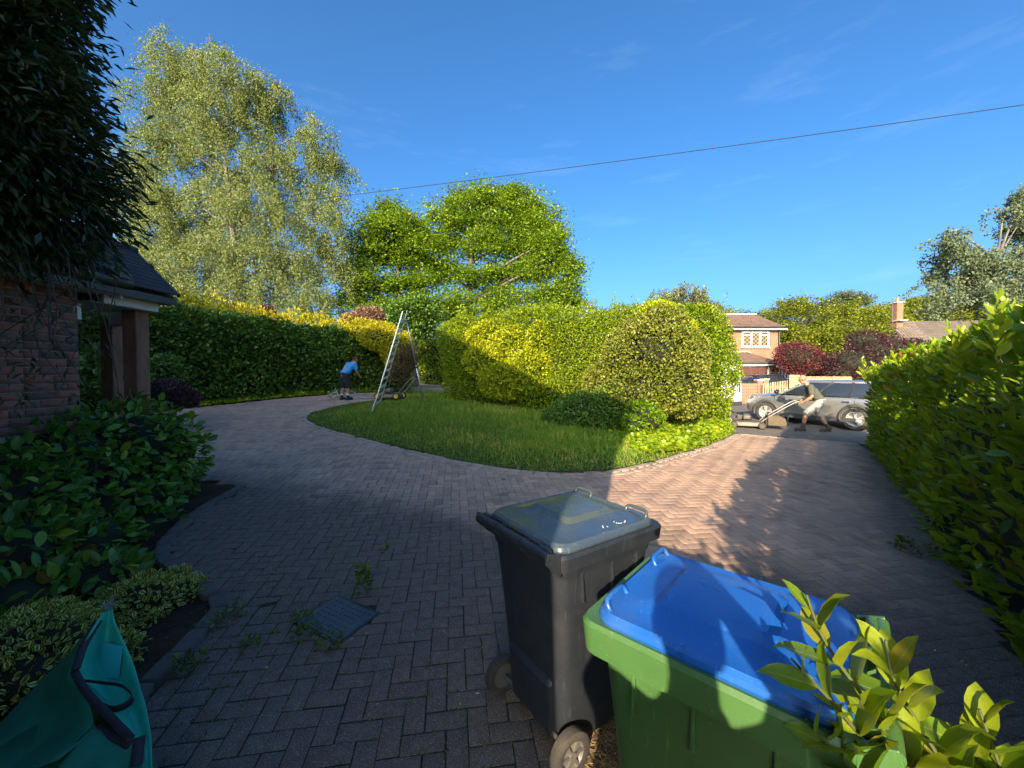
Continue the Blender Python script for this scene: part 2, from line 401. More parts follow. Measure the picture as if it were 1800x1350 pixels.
def hedge_points(path, hw, H, n, lump=.14, depth=.28, power=.35, back=.25, zbase=None, topvar=.0):
    """Points, outward normals on the shell of a clipped hedge that follows path [(x,y),...]; H may be a list along the path."""
    P = smooth_line(path, 200); s = np.linspace(0, 1, 200)
    Hs = np.interp(s, np.linspace(0, 1, len(H)), H) if hasattr(H, '__len__') else np.full(200, H)
    W = np.interp(s, np.linspace(0, 1, len(hw)), hw) if hasattr(hw, '__len__') else np.full(200, hw)
    T = unit(np.gradient(P, axis=0)); Nr = np.stack([T[:, 1], -T[:, 0]], 1)        # right-hand normal
    u = rng.random(n); i = np.clip((u * 199).astype(int), 0, 199)
    th = rng.random(n) * math.pi
    # even out by perimeter: sides get more samples
    side = rng.random(n) < .72
    th = np.where(side, np.abs(rng.normal(0, .42, n)) % (math.pi / 2), rng.uniform(.5, math.pi - .5, n)); th = np.where(side & (rng.random(n) < back), math.pi - th, th)
    e = np.clip(1 - np.abs(2 * u - 1) ** 14, 0, 1) ** .5
    c = np.sign(np.cos(th)) * np.abs(np.cos(th)) ** power; zz = np.abs(np.sin(th)) ** power
    zz = np.where(side, rng.random(n) ** .9 * .98, zz); c = np.where(side, np.sign(np.cos(th)) * np.clip(1 - np.clip(zz - .75, 0, 1) ** 2 * 5, 0, 1), c)
    nrm2 = np.where(side, 1, 0)
    base = P[i] + T[i] * ((u * 199 - i)[:, None]) * 0
    z0 = gz(base[:, 0], base[:, 1]) if zbase is None else zbase
    X = base + Nr[i] * (c * W[i] * e)[:, None]
    Z = z0 + zz * Hs[i] * (.55 + .45 * e) + 0
    out = np.stack([Nr[i, 0] * np.cos(th), Nr[i, 1] * np.cos(th), np.sin(th) + .15], 1)
    out[:, :2] += T[i] * ((np.abs(2 * u - 1) ** 14) * np.sign(2 * u - 1) * 1.5)[:, None]
    out = unit(out); Q = np.stack([X[:, 0], X[:, 1], Z], 1)
    d = lumps(Q * 1.1) * lump - rng.random(n) ** 1.6 * depth
    Q = Q + out * d[:, None]
    if topvar: Q[:, 2] += np.where(zz > .85, np.abs(lumps(Q * 3.1)) * topvar, 0)
    Q[:, 2] = np.maximum(Q[:, 2], gz(Q[:, 0], Q[:, 1]) + .02)
    return Q, out, P, Nr, W, Hs
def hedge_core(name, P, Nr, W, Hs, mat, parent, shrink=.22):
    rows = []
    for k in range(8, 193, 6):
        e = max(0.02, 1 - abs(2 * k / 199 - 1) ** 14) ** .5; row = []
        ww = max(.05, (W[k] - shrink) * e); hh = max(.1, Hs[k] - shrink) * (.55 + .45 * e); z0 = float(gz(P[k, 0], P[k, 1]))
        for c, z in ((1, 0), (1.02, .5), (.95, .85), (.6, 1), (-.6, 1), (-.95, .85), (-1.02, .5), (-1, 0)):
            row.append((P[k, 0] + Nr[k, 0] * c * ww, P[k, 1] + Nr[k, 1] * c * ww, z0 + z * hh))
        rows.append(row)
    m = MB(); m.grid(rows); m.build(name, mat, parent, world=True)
def outward_leaves(out, n, spread=.8, up=.25, nspread=.6):
    A = unit(out + rng.normal(size=(n, 3)) * spread + np.array([0, 0, up]))
    Nn = unit(out * .6 + np.array([0, 0, .6]) + rng.normal(size=(n, 3)) * nspread)
    return A, Nn
def blob_points(lobes, n, shell=.35):
    """Points and outward normals in the outer shell of ellipsoids (cx,cy,cz,rx,ry,rz)."""
    Lb = np.array(lobes, float); wgt = (Lb[:, 3] * Lb[:, 5] + Lb[:, 4] * Lb[:, 5] + Lb[:, 3] * Lb[:, 4]); wgt /= wgt.sum()
    k = rng.choice(len(Lb), n, p=wgt); d = rv(n); r = 1 - rng.random(n) ** 1.5 * shell
    Q = Lb[k, :3] + d * Lb[k, 3:6] * r[:, None]
    o = unit(d / Lb[k, 3:6]); Q = Q + o * (lumps(Q * 1.7) * .12 * Lb[k, 3:6].mean(1))[:, None]
    inside = np.zeros(n, bool)
    for j in range(len(Lb)):
        inside |= (k != j) & ((((Q - Lb[j, :3]) / Lb[j, 3:6]) ** 2).sum(1) < .55)
    return Q[~inside], o[~inside]
# =================================================================== SETTING: ground, driveway, lawn, road, bed
def sheet(name, poly, res, dz, mat, rough=0.0, uneven=1.2, parent=None, kind='structure', hole=None):
    xs = [p[0] for p in poly]; ys = [p[1] for p in poly]
    X = np.arange(min(xs), max(xs) + res, res); Y = np.arange(min(ys), max(ys) + res, res)
    gx, gy = np.meshgrid(X, Y); z = gz(gx, gy) + dz
    if rough: z = z + lumps(np.stack([gx.ravel() * uneven, gy.ravel() * uneven, 0 * gx.ravel()], 1)).reshape(gx.shape) * rough
    V = np.stack([gx, gy, z], -1).reshape(-1, 3); nx = len(X); ny = len(Y)
    i, j = np.meshgrid(np.arange(nx - 1), np.arange(ny - 1)); a = (j * nx + i).ravel()
    q = np.stack([a, a + 1, a + nx + 1, a + nx], 1)
    c = V[q].mean(1); q = q[inpoly(c[:, 0], c[:, 1], poly) & (True if hole is None else ~inpoly(c[:, 0], c[:, 1], hole))]
    used = np.unique(q); rem = np.zeros(len(V), int); rem[used] = np.arange(len(used))
    return link(name, npmesh(name, V[used], rem[q], smooth=True), mat, parent, kind)

def groundmat(name, stops, scale, bstr=.5, bd=.02, fine=40):
    m, nt, b, o = newmat(name); v = pos(nt); n1 = noise(nt, v, scale, 6, .65); n2 = noise(nt, v, fine, 4, .7)
    f = mix(nt, .45, n1, n2); nt.links.new(ramp(nt, f, stops), b.inputs['Base Color']); b.inputs['Roughness'].default_value = .95
    b.inputs['Specular IOR Level'].default_value = .15
    bump(nt, b, n2, bstr, bd); MAT[name] = m; return m

M_soil = groundmat('soil', [(.3, (.016, .012, .009)), (.5, (.035, .026, .018)), (.7, (.07, .055, .04))], 3)
M_field = groundmat('field', [(.3, (.03, .045, .012)), (.7, (.07, .09, .03))], .5)
M_turf = groundmat('turf', [(.3, (.03, .05, .012)), (.6, (.05, .075, .018)), (.75, (.09, .09, .035))], 2.2)
M_asph = groundmat('asphalt', [(.3, (.10, .092, .085)), (.5, (.15, .138, .125)), (.72, (.21, .195, .175))], 1.3, .4, .006, 130)
M_gravel = groundmat('gravel', [(.3, (.22, .17, .12)), (.7, (.42, .34, .25))], 2, .6, .02, 60)

# ground to the horizon
gx = np.r_[np.linspace(-420, -40, 20), np.linspace(-36, 36, 73), np.linspace(40, 420, 20)]; gy = np.r_[np.linspace(-120, -8, 10), np.linspace(-6, 40, 47), np.linspace(50, 700, 30)]
A_, B_ = np.meshgrid(gx, gy); V = np.stack([A_, B_, gz(A_, B_) - .10], -1).reshape(-1, 3); n_ = len(gx)
i_, j_ = np.meshgrid(np.arange(n_ - 1), np.arange(len(gy) - 1)); a_ = (j_ * n_ + i_).ravel()
link('ground', npmesh('ground', V, np.stack([a_, a_ + 1, a_ + n_ + 1, a_ + n_], 1), smooth=True), M_field, None, 'structure')

# lawn outline (its paved edge, front to back) from the photograph's kerb line
lawn_edge = smooth_line([G(*p) for p in [(668, 702), (620, 709), (575, 718), (545, 728), (537, 737), (552, 748), (590, 760), (640, 774), (700, 789), (760, 803), (820, 816), (880, 826), (950, 833), (1020, 834), (1085, 829), (1145, 816), (1200, 800), (1255, 783), (1296, 764)]], 260)
lawn_poly = [tuple(p) for p in lawn_edge] + [(6.9, 12.4), (3, 15.4), (-2.6, 17.4), (-4.6, 17.4)]
road_edge = [(5.4, 10.95), (6.05, 10.55), (8.3, 9.25), (10.5, 8.0)]
bed_edge = smooth_line([(-2.05, .4), (-2.0, 1.3), (-1.98, 1.95), (-2.02, 2.45), (-2.12, 2.78), (-2.7, 3.15), (-3.2, 3.55), (-3.5, 4.3), (-3.6, 5.2)], 60)
bed_poly = [tuple(p) for p in bed_edge] + [(-4.5, 5.4), (-4.4, .4)]
drive_poly = [(.9, -2.5), (-2.1, -2.0), (-2.05, .4)] + [tuple(p) for p in bed_edge] + [(-4.6, 5.6), (-7.5, 6.5), (-10.2, 11.2), (-10.0, 12.4), (-8.8, 14.6), (-7.4, 15.9), (-3.0, 17.5), (-1.5, 15.5), (3, 12), (5.7, 10.9), (6.05, 10.55), (8.3, 9.25), (9.2, 9.0), (6.9, 6.0), (4.5, 3.4), (3.6, 2.3), (2.9, .9), (1.8, -.9)]
cov_c = (-1.2, 2.66); cov_a = R(-27); cov_w, cov_h = .42, .33
cov_poly = []
for sx_, sy_ in ((-1, -1), (1, -1), (1, 1), (-1, 1)):
    a, b = sx_ * (cov_w / 2 + .012), sy_ * (cov_h / 2 + .012)
    cov_poly.append((cov_c[0] + a * math.cos(cov_a) - b * math.sin(cov_a), cov_c[1] + a * math.sin(cov_a) + b * math.cos(cov_a)))

road_poly = [(3.5, 12.2), (10.5, 8.1), (24, 0.3), (38, 8), (22, 17.2), (15.5, 21), (8, 25.5), (3, 29), (-8, 34), (-16, 38), (-20, 33), (-8, 25.5), (-4, 20.5), (-1.5, 17.8), (2, 14.6)]
sheet('road', road_poly, .4, -.022, M_asph, 0.004)
sheet('gravel_path', [(-4.7, 17.0), (-2.2, 16.4), (-.8, 17.4), (-1.6, 22), (-6, 23), (-5.4, 19)], .3, -.004, M_gravel, .01)
lawn = sheet('lawn', lawn_poly, .12, .018, M_turf, .03, 1.5)
sheet('planting_bed', bed_poly, .06, .012, M_soil, .03, 5)
sheet('hedge_border', [(-10.8, 11.0), (-9.75, 12.25), (-8.6, 14.15), (-7.4, 15.45), (-4.9, 17.2), (-6, 18.6), (-13, 15), (-14.5, 9), (-12.5, 7.2), (-10.5, 8.5)], .15, .02, M_soil, .03, 3)
sheet('laurel_border', [(8.2, 9.2), (6.45, 6.3), (4.05, 3.55), (3.15, 2.4), (2.3, .9), (1.2, -.8), (.6, -1.4), (3, -1.6), (6, 2), (10.5, 8.0)], .12, .01, M_soil, .025, 3)

# ---- paving blocks: a real 90 degree herringbone, one block = 200 x 100 mm
def pavemat():
    m, nt, b, o = newmat('paving_block'); r = rnd_sock(nt); p = pos(nt)
    base = ramp(nt, r, [(0, (.31, .205, .155)), (.3, (.42, .28, .205)), (.55, (.38, .265, .205)), (.8, (.50, .325, .225)), (1, (.36, .275, .225))])
    big = noise(nt, p, .55, 4, .6); c = mix(nt, .55, base, ramp(nt, big, [(.32, (.58, .57, .58)), (.5, (.92, .90, .88)), (.68, (1.1, 1.04, 1.0))]), 'MULTIPLY')
    # grime plus painted-in shade nearest the house: weathered grey blocks, mask by world position with a ragged edge
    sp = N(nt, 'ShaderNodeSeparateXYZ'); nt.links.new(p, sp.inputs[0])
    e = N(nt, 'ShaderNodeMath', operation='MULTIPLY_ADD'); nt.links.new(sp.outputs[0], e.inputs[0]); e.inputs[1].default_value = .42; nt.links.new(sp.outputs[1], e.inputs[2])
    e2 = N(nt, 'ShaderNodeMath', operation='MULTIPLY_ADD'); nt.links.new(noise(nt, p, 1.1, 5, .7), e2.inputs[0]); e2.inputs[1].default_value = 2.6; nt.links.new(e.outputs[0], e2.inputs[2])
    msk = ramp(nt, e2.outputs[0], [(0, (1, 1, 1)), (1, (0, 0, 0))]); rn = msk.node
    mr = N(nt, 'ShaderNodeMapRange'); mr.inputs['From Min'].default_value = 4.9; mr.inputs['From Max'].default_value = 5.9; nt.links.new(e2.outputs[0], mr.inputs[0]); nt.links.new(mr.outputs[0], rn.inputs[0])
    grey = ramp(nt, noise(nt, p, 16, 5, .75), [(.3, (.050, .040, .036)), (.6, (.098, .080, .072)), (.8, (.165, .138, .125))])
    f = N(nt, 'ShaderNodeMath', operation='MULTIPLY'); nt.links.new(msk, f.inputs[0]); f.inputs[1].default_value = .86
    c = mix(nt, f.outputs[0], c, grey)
    # sandy soil dragged onto the blocks by the laurel
    s1 = N(nt, 'ShaderNodeMath', operation='MULTIPLY_ADD'); nt.links.new(sp.outputs[1], s1.inputs[0]); s1.inputs[1].default_value = -.79; nt.links.new(sp.outputs[0], s1.inputs[2])
    s2 = N(nt, 'ShaderNodeMath', operation='MULTIPLY_ADD'); nt.links.new(noise(nt, p, 1.7, 5, .7), s2.inputs[0]); s2.inputs[1].default_value = 1.3; nt.links.new(s1.outputs[0], s2.inputs[2])
    sr = N(nt, 'ShaderNodeMapRange'); sr.inputs['From Min'].default_value = 1.15; sr.inputs['From Max'].default_value = 1.6; sr.inputs['To Max'].default_value = .75; nt.links.new(s2.outputs[0], sr.inputs[0])
    c = mix(nt, sr.outputs[0], c, ramp(nt, noise(nt, p, 30, 4), [(.35, (.075, .058, .04)), (.65, (.15, .115, .08))]))
    oil = ramp(nt, noise(nt, p, 1.9, 6, .72), [(.58, (0, 0, 0)), (.70, (.6, .6, .6))]); c = mix(nt, oil, c, (.07, .06, .055))
    # moss film, then pale aggregate specks and lichen spots
    mo = ramp(nt, noise(nt, p, 1.0, 6, .7), [(.55, (0, 0, 0)), (.72, (.55, .55, .55))]); c = mix(nt, mo, c, (.085, .090, .045))
    spk = ramp(nt, noise(nt, p, 190, 2, .8), [(.56, (0, 0, 0)), (.66, (.55, .55, .55))]); c = mix(nt, spk, c, (.52, .47, .43))
    vo = N(nt, 'ShaderNodeTexVoronoi'); vo.inputs['Scale'].default_value = 7.5; nt.links.new(p, vo.inputs['Vector'])
    w_ = noise(nt, p, 45, 3); vd = N(nt, 'ShaderNodeMath', operation='MULTIPLY_ADD'); nt.links.new(w_, vd.inputs[0]); vd.inputs[1].default_value = .26; nt.links.new(vo.outputs['Distance'], vd.inputs[2])
    li = ramp(nt, vd.outputs[0], [(.10, (.55, .55, .55)), (.15, (0, 0, 0))]); c = mix(nt, li, c, (.30, .30, .27))
    nt.links.new(c, b.inputs['Base Color']); b.inputs['Roughness'].default_value = .9; b.inputs['Specular IOR Level'].default_value = .25
    h = mix(nt, .5, noise(nt, p, 170, 3, .8), noise(nt, p, 40, 4, .6)); bump(nt, b, h, .55, .004); return m
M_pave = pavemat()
def jointmat():
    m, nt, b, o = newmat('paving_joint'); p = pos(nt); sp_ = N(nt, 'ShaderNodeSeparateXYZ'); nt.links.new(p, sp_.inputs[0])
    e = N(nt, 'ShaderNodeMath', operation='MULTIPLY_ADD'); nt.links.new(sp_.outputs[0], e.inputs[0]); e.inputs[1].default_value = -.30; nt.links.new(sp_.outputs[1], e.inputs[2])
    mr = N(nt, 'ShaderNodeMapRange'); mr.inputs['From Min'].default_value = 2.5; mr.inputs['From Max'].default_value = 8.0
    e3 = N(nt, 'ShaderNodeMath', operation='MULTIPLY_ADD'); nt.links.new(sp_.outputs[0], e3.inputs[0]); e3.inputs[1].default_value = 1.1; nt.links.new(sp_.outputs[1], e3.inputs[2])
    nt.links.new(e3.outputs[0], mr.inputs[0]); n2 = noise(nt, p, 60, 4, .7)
    shaded_moss = ramp(nt, n2, [(.3, (.010, .010, .008)), (.7, (.028, .028, .016))]); new = ramp(nt, n2, [(.3, (.17, .12, .085)), (.7, (.27, .195, .14))])  # moss-dark joints with shade painted in near; paler sand for the sunlit zone
    nt.links.new(mix(nt, mr.outputs[0], shaded_moss, new), b.inputs['Base Color']); b.inputs['Roughness'].default_value = .95; return m
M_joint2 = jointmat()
M_joint = groundmat('joint_sand', [(.3, (.055, .042, .030)), (.6, (.10, .075, .052)), (.75, (.07, .075, .03))], 3)
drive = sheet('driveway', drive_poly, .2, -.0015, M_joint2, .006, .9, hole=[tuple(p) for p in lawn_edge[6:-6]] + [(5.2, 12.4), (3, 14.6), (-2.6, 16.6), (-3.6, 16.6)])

PIT = .1035; pa = R(8.3); ca, sa = math.cos(pa), math.sin(pa)       # pattern axes lean a little left of straight ahead
# local axes: e1 along the courses, e2 away from the viewer
ii, jj = np.meshgrid(np.arange(-160, 160), np.arange(-60, 220)); ii = ii.ravel(); jj = jj.ravel(); v4 = (ii - jj) % 4
bl = []
for sel, cx, cyy, ang in ((v4 == 0, 1.0, .5, 0), (v4 == 3, .5, 1.0, 90)):
    X = (ii[sel] + cx) * PIT; Y = (jj[sel] + cyy) * PIT
    bl.append(np.stack([X * ca - Y * sa, X * sa + Y * ca, np.full(X.shape, R(ang) + pa)], 1))
bl = np.vstack(bl); bl[:, :2] += (.05, .03)
keep = inpoly(bl[:, 0], bl[:, 1], drive_poly) & ~inpoly(bl[:, 0], bl[:, 1], lawn_poly) & ~inpoly(bl[:, 0], bl[:, 1], [tuple(np.array(cov_c) + (np.array(p) - cov_c) * .72) for p in cov_poly]) & ~inpoly(bl[:, 0], bl[:, 1], bed_poly)
keep &= distline(bl[:, 0], bl[:, 1], lawn_edge) > .08
keep &= distline(bl[:, 0], bl[:, 1], road_edge) > .06
bl = bl[keep]; nb = len(bl)
bl[:, :2] += rng.normal(0, .0014, (nb, 2)); bl[:, 2] += rng.normal(0, .008, nb)
BX, BY = .1002, .0487                      # half sizes
BT = np.array([[-BX, -BY, -.020], [BX, -BY, -.020], [BX, BY, -.020], [-BX, BY, -.020], [-BX, -BY, -.0009], [BX, -BY, -.0009], [BX, BY, -.0009], [-BX, BY, -.0009],
               [-BX + .0025, -BY + .0025, 0], [BX - .0025, -BY + .0025, 0], [BX - .0025, BY - .0025, 0], [-BX + .0025, BY - .0025, 0]])
BF = np.array([[0, 1, 5, 4], [1, 2, 6, 5], [2, 3, 7, 6], [3, 0, 4, 7], [4, 5, 9, 8], [5, 6, 10, 9], [6, 7, 11, 10], [7, 4, 8, 11], [8, 9, 10, 11]])
tilt = rng.normal(0, .0035, (nb, 2)); hz = rng.normal(.0004, .0005, nb)
def gzl(x, y):
    x, y = np.asarray(x, float), np.asarray(y, float); return gz(x, y) + lumps(np.stack([x.ravel() * .9, y.ravel() * .9, 0 * x.ravel()], 1)).reshape(x.shape) * .006
def place_blocks(B, tl, h):
    c, s = np.cos(B[:, 2])[:, None], np.sin(B[:, 2])[:, None]
    lx, ly, lz = BT[None, :, 0], BT[None, :, 1], BT[None, :, 2]
    X = B[:, 0:1] + lx * c - ly * s; Y = B[:, 1:2] + lx * s + ly * c
    Z = gzl(X, Y) + lz + h[:, None] + lx * tl[:, 0:1] + ly * tl[:, 1:2]
    return np.stack([X, Y, Z], -1).reshape(-1, 3)
# the 300 that show largest: nearest in the frame and not hidden under the bins or the bag
x_, y_ = bl[:, 0], bl[:, 1]; py_ = HZ + (CAMZ - gz(x_, y_)) / np.maximum(y_, .05) * F; px_ = 900 + x_ / np.maximum(y_, .05) * F
vis = (y_ > .8) & (px_ > 10) & (px_ < 1790) & (py_ < 1345) & (px_ < 1010) & ~((px_ < 235) & (py_ > 1120)) & ~((px_ > 868) & (py_ > 1010))
order = np.argsort(np.where(vis, np.hypot(x_, y_), 99)); big = order[:300]; rest = np.setdiff1d(np.arange(nb), big)
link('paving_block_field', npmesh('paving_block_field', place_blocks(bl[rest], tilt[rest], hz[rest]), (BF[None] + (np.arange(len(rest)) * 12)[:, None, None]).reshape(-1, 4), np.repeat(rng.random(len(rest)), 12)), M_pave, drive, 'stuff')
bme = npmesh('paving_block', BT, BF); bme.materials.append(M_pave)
for k in big:
    o = bpy.data.objects.new('paving_block', bme); COL.objects.link(o); o.parent = drive
    x, y = bl[k, 0], bl[k, 1]; z = float(gzl(x, y)); gxs = (gzl(x + .05, y) - gzl(x - .05, y)) / .1; gys = (gzl(x, y + .05) - gzl(x, y - .05)) / .1
    q = Vector((-float(gxs), -float(gys), 1)).to_track_quat('Z', 'Y') ; nrm = Vector((-float(gxs) + tilt[k, 0], -float(gys) + tilt[k, 1], 1)).normalized()
    rot = Vector((0, 0, 1)).rotation_difference(nrm) @ Quaternion((0, 0, 1), bl[k, 2])
    o.location = (x, y, z + hz[k]); o.rotation_mode = 'QUATERNION'; o.rotation_quaternion = rot

# ---- edgings: blocks laid along a curve
def edging(pl, parent, name, off, width, length, top, mat, thick=.05, gap=.006):
    P = np.asarray(pl); s = np.r_[0, np.cumsum(np.linalg.norm(np.diff(P, axis=0), axis=1))]; n = int(s[-1] / (length + gap))
    for k in range(n):
        u = (k + .5) * s[-1] / n; c = np.array([np.interp(u, s, P[:, 0]), np.interp(u, s, P[:, 1])])
        d = np.array([np.interp(u + .05, s, P[:, 0]) - np.interp(u - .05, s, P[:, 0]), np.interp(u + .05, s, P[:, 1]) - np.interp(u - .05, s, P[:, 1])]); d /= np.linalg.norm(d) + 1e-9
        c = c + np.array([d[1], -d[0]]) * off
        yield c[0], c[1], math.atan2(d[1], d[0]), length / 2, width / 2, top
def blocks_obj(it, name, mat, parent, thick=.06, ch=.006):
    cache = {}
    for x, y, a, hl, hwid, top in it:
        key = (round(hl, 3), round(hwid, 3))
        if key not in cache:
            B = BT.copy(); B[:, 0] = np.sign(B[:, 0]) * (hl - np.where(np.abs(B[:, 0]) < BX - .001, ch, 0)); B[:, 1] = np.sign(B[:, 1]) * (hwid - np.where(np.abs(B[:, 1]) < BY - .001, ch, 0)); B[:4, 2] = -thick
            me = npmesh(name, B, BF); me.materials.append(mat); cache[key] = me
        o = bpy.data.objects.new(name, cache[key]); COL.objects.link(o); o.parent = parent
        gxs = float(gz(x + .1, y) - gz(x - .1, y)) / .2; gys = float(gz(x, y + .1) - gz(x, y - .1)) / .2
        o.rotation_mode = 'QUATERNION'; o.rotation_quaternion = Vector((0, 0, 1)).rotation_difference(Vector((-gxs, -gys, 1)).normalized()) @ Quaternion((0, 0, 1), a + random.gauss(0, .012))
        o.location = (x + random.gauss(0, .003), y + random.gauss(0, .003), float(gz(x, y)) + top + random.gauss(0, .003))
def stonemat(name, a, b_, sc=9):
    m, nt, b, o = newmat(name); r = rnd_sock(nt); p = pos(nt); n1 = noise(nt, p, sc, 6, .7)
    c = mix(nt, .4, ramp(nt, n1, [(.3, a), (.7, b_)]), ramp(nt, r, [(0, tuple(q * .7 for q in b_)), (1, tuple(q * 1.15 for q in b_))])); c = mix(nt, ramp(nt, noise(nt, p, 2.3, 5, .7), [(.5, (0, 0, 0)), (.7, (.6, .6, .6))]), c, (.045, .05, .025))
    nt.links.new(c, b.inputs['Base Color']); b.inputs['Roughness'].default_value = .9; bump(nt, b, noise(nt, p, 80, 4, .7), .5, .005); return m
M_kerb = stonemat('kerb_block', (.30, .215, .17), (.44, .32, .25))
M_bedk = stonemat('bed_kerb', (.045, .042, .038), (.11, .10, .09))
kerb = link('lawn_kerb', MB().mesh('lawn_kerb'), M_kerb, None, 'structure')
m = MB(); le = lawn_edge
m.grid([[(x, y, float(gz(x, y)) + .006) for x, y in le], [(x + dx * .0, y, float(gz(x, y)) + .002) for (x, y), dx in zip(le, np.zeros(len(le)))]])
bpy.data.objects.remove(kerb)
dl = unit(np.gradient(le, axis=0)); nl = np.stack([dl[:, 1], -dl[:, 0]], 1)
# which side is the drive: the normal that leaves the lawn polygon
sgn = 1 if not inpoly([le[130, 0] + nl[130, 0] * .2], [le[130, 1] + nl[130, 1] * .2], lawn_poly)[0] else -1
m = MB(); m.grid([[(x + n0 * sgn * o_, y + n1 * sgn * o_, float(gz(x, y)) + zz) for (x, y), (n0, n1) in zip(le, nl)] for o_, zz in ((-.04, -.05), (-.04, .006), (.18, -.014), (.18, -.05))])
kerb = m.build('lawn_kerb', M_joint, None, kind='structure')
blocks_obj(edging(le, kerb, '', .03 * sgn, .095, .2, .024, M_kerb), 'edging_block', M_kerb, kerb, .09)
blocks_obj(edging(le, kerb, '', .145 * sgn, .10, .2, .010, M_kerb), 'edging_block', M_kerb, kerb, .05)
re_ = smooth_line(road_edge, 60)
rk = MB().grid([[(x, y, float(gz(x, y)) - .018) for x, y in re_], [(x - .30, y - .18, float(gz(x, y)) - .018) for x, y in re_]]).build('drive_threshold', M_joint, None, kind='structure')
blocks_obj(edging(re_, rk, '', .08, .10, .2, .010, M_kerb), 'edging_block', M_kerb, rk, .04)
bk = MB().grid([[(x - .05, y, float(gz(x, y)) - .03) for x, y in bed_edge], [(x - .05, y, float(gz(x, y)) + .02) for x, y in bed_edge], [(x + .05, y, float(gz(x, y)) - .0) for x, y in bed_edge], [(x + .05, y, float(gz(x, y)) - .03) for x, y in bed_edge]]).build('bed_kerb', M_joint, None, kind='structure')
blocks_obj(edging(bed_edge, bk, '', 0.0, .10, .2, .045, M_bedk), 'edging_block', M_bedk, bk, .10, .012)

# =================================================================== THE HOUSE the photographer stands by (corner, wing and porch at left)
M_hbrick = brickmat('house_brick_far', (.17, .07, .05), (.11, .05, .04), (.24, .21, .18))
def wallbrick():
    m, nt, b, o = newmat('old_wall_brick'); r = rnd_sock(nt); p = pos(nt)
    c = ramp(nt, r, [(0, (.14, .085, .07)), (.25, (.23, .115, .085)), (.5, (.36, .13, .09)), (.75, (.19, .10, .082)), (1, (.42, .15, .10))])
    c = mix(nt, .6, c, ramp(nt, noise(nt, p, 24, 5, .7), [(.3, (.55, .55, .55)), (.7, (1.1, 1.05, 1))]), 'MULTIPLY'); nt.links.new(c, b.inputs['Base Color'])
    b.inputs['Roughness'].default_value = .9; bump(nt, b, noise(nt, p, 90, 4, .7), .5, .006); return m
M_wb = wallbrick(); M_mortar = groundmat('mortar', [(.3, (.20, .175, .15)), (.7, (.34, .30, .26))], 6, .5, .006, 70)
M_white = plain('white_board', (.68, .69, .70), .45, var=.06, scale=5, dirt=(.30, .31, .27, .45))
M_dtile = stonemat('dark_roof_tile', (.022, .022, .026), (.05, .047, .05), 12)
M_post = barkmat('stained_post', (.17, .08, .045), (.30, .14, .085), 9)
M_gut = plain('black_gutter', (.015, .015, .017), .35)
M_soff = plain('soffit', (.35, .35, .34), .6, dirt=(.15, .14, .12, .5))
WX = -4.3
hs_ = thing('brick_house', 'dark brick house with tiled porch roof and timber posts at the left edge', 'house', (WX, 3.9, 0))
# main two-storey block behind the photographer
cr = Vector((-.33 * hy - 1.2 * hx, .33 * hx - 1.2 * hy, 0)); ba = R(22)          # front right corner and yaw
fx = Vector((-math.cos(ba), math.sin(ba), 0)); bxv = Vector((-math.sin(ba), -math.cos(ba), 0))
Wd_, Dp, EV, RI = 19.0, 7.6, 5.2, 5.3
c0, c1_, c2_, c3_ = cr, cr + fx * Wd_, cr + fx * Wd_ + bxv * Dp, cr + bxv * Dp
m = MB(); m.add([c + Vector((0, 0, z)) for z in (-.3, EV) for c in (c0, c1_, c2_, c3_)], [(0, 1, 5, 4), (1, 2, 6, 5), (2, 3, 7, 6), (3, 0, 4, 7), (4, 5, 6, 7)])
m.build('wall', M_hbrick, hs_, world=True)
ov = .25; e = [c0 - fx * ov - bxv * ov, c1_ + fx * ov - bxv * ov, c2_ + fx * ov + bxv * ov, c3_ - fx * ov + bxv * ov]
r0 = cr + fx * 6.6 + bxv * Dp / 2; r1 = cr + fx * (Wd_ - 3.0) + bxv * Dp / 2
up = Vector((0, 0, 1))
m = MB(); m.add([p + up * EV for p in e] + [r0 + up * (EV + RI), r1 + up * (EV + RI)] + [p + up * (EV - .15) for p in e], [(0, 1, 5, 4), (1, 2, 5), (2, 3, 4, 5), (3, 0, 4), (0, 3, 9, 6), (1, 0, 6, 7), (2, 1, 7, 8), (3, 2, 8, 9), (6, 9, 8, 7)])
m.build('main_roof', M_dtile, hs_, world=True)
for k in range(3):                                                  # windows of the front behind the camera
    for z in (1.0, 3.5):
        c = cr + fx * (2.2 + k * 3.6) - bxv * .02 + up * (z + .6); q = Matrix((fx, -bxv, up)).transposed().to_quaternion()
        wn = MB().box(c, (1.5, .08, 1.2), q).build('window', M_white, hs_, world=True)
        for s in (-1, 1): MB().box(c + fx * .36 * s - bxv * .045, (.62, .02, 1.04), q).build('pane', glassmat(), wn, world=True)
# single-storey wing: wall x = WX facing the drive
m = MB(); m.add([(WX, -.5, -.2), (WX, 3.9, -.2), (WX - 4.5, 3.9, -.2), (WX - 4.5, -.5, -.2), (WX, -.5, 2.62), (WX, 3.9, 2.62), (WX - 4.5, 3.9, 2.62), (WX - 4.5, -.5, 2.62)], [(0, 1, 5, 4), (1, 2, 6, 5), (2, 3, 7, 6), (3, 0, 4, 7), (4, 5, 6, 7)])
wl = m.build('wall', M_mortar, hs_, world=True)
wb = npmesh('brick', np.array([[0, a * .107, b * .0325] for a, b in ((-1, -1), (1, -1), (1, 1), (-1, 1))] + [[.012, a * .104, b * .0295] for a, b in ((-1, -1), (1, -1), (1, 1), (-1, 1))]), np.array([[0, 1, 5, 4], [1, 2, 6, 5], [2, 3, 7, 6], [3, 0, 4, 7], [4, 5, 6, 7]])); wb.materials.append(M_wb)
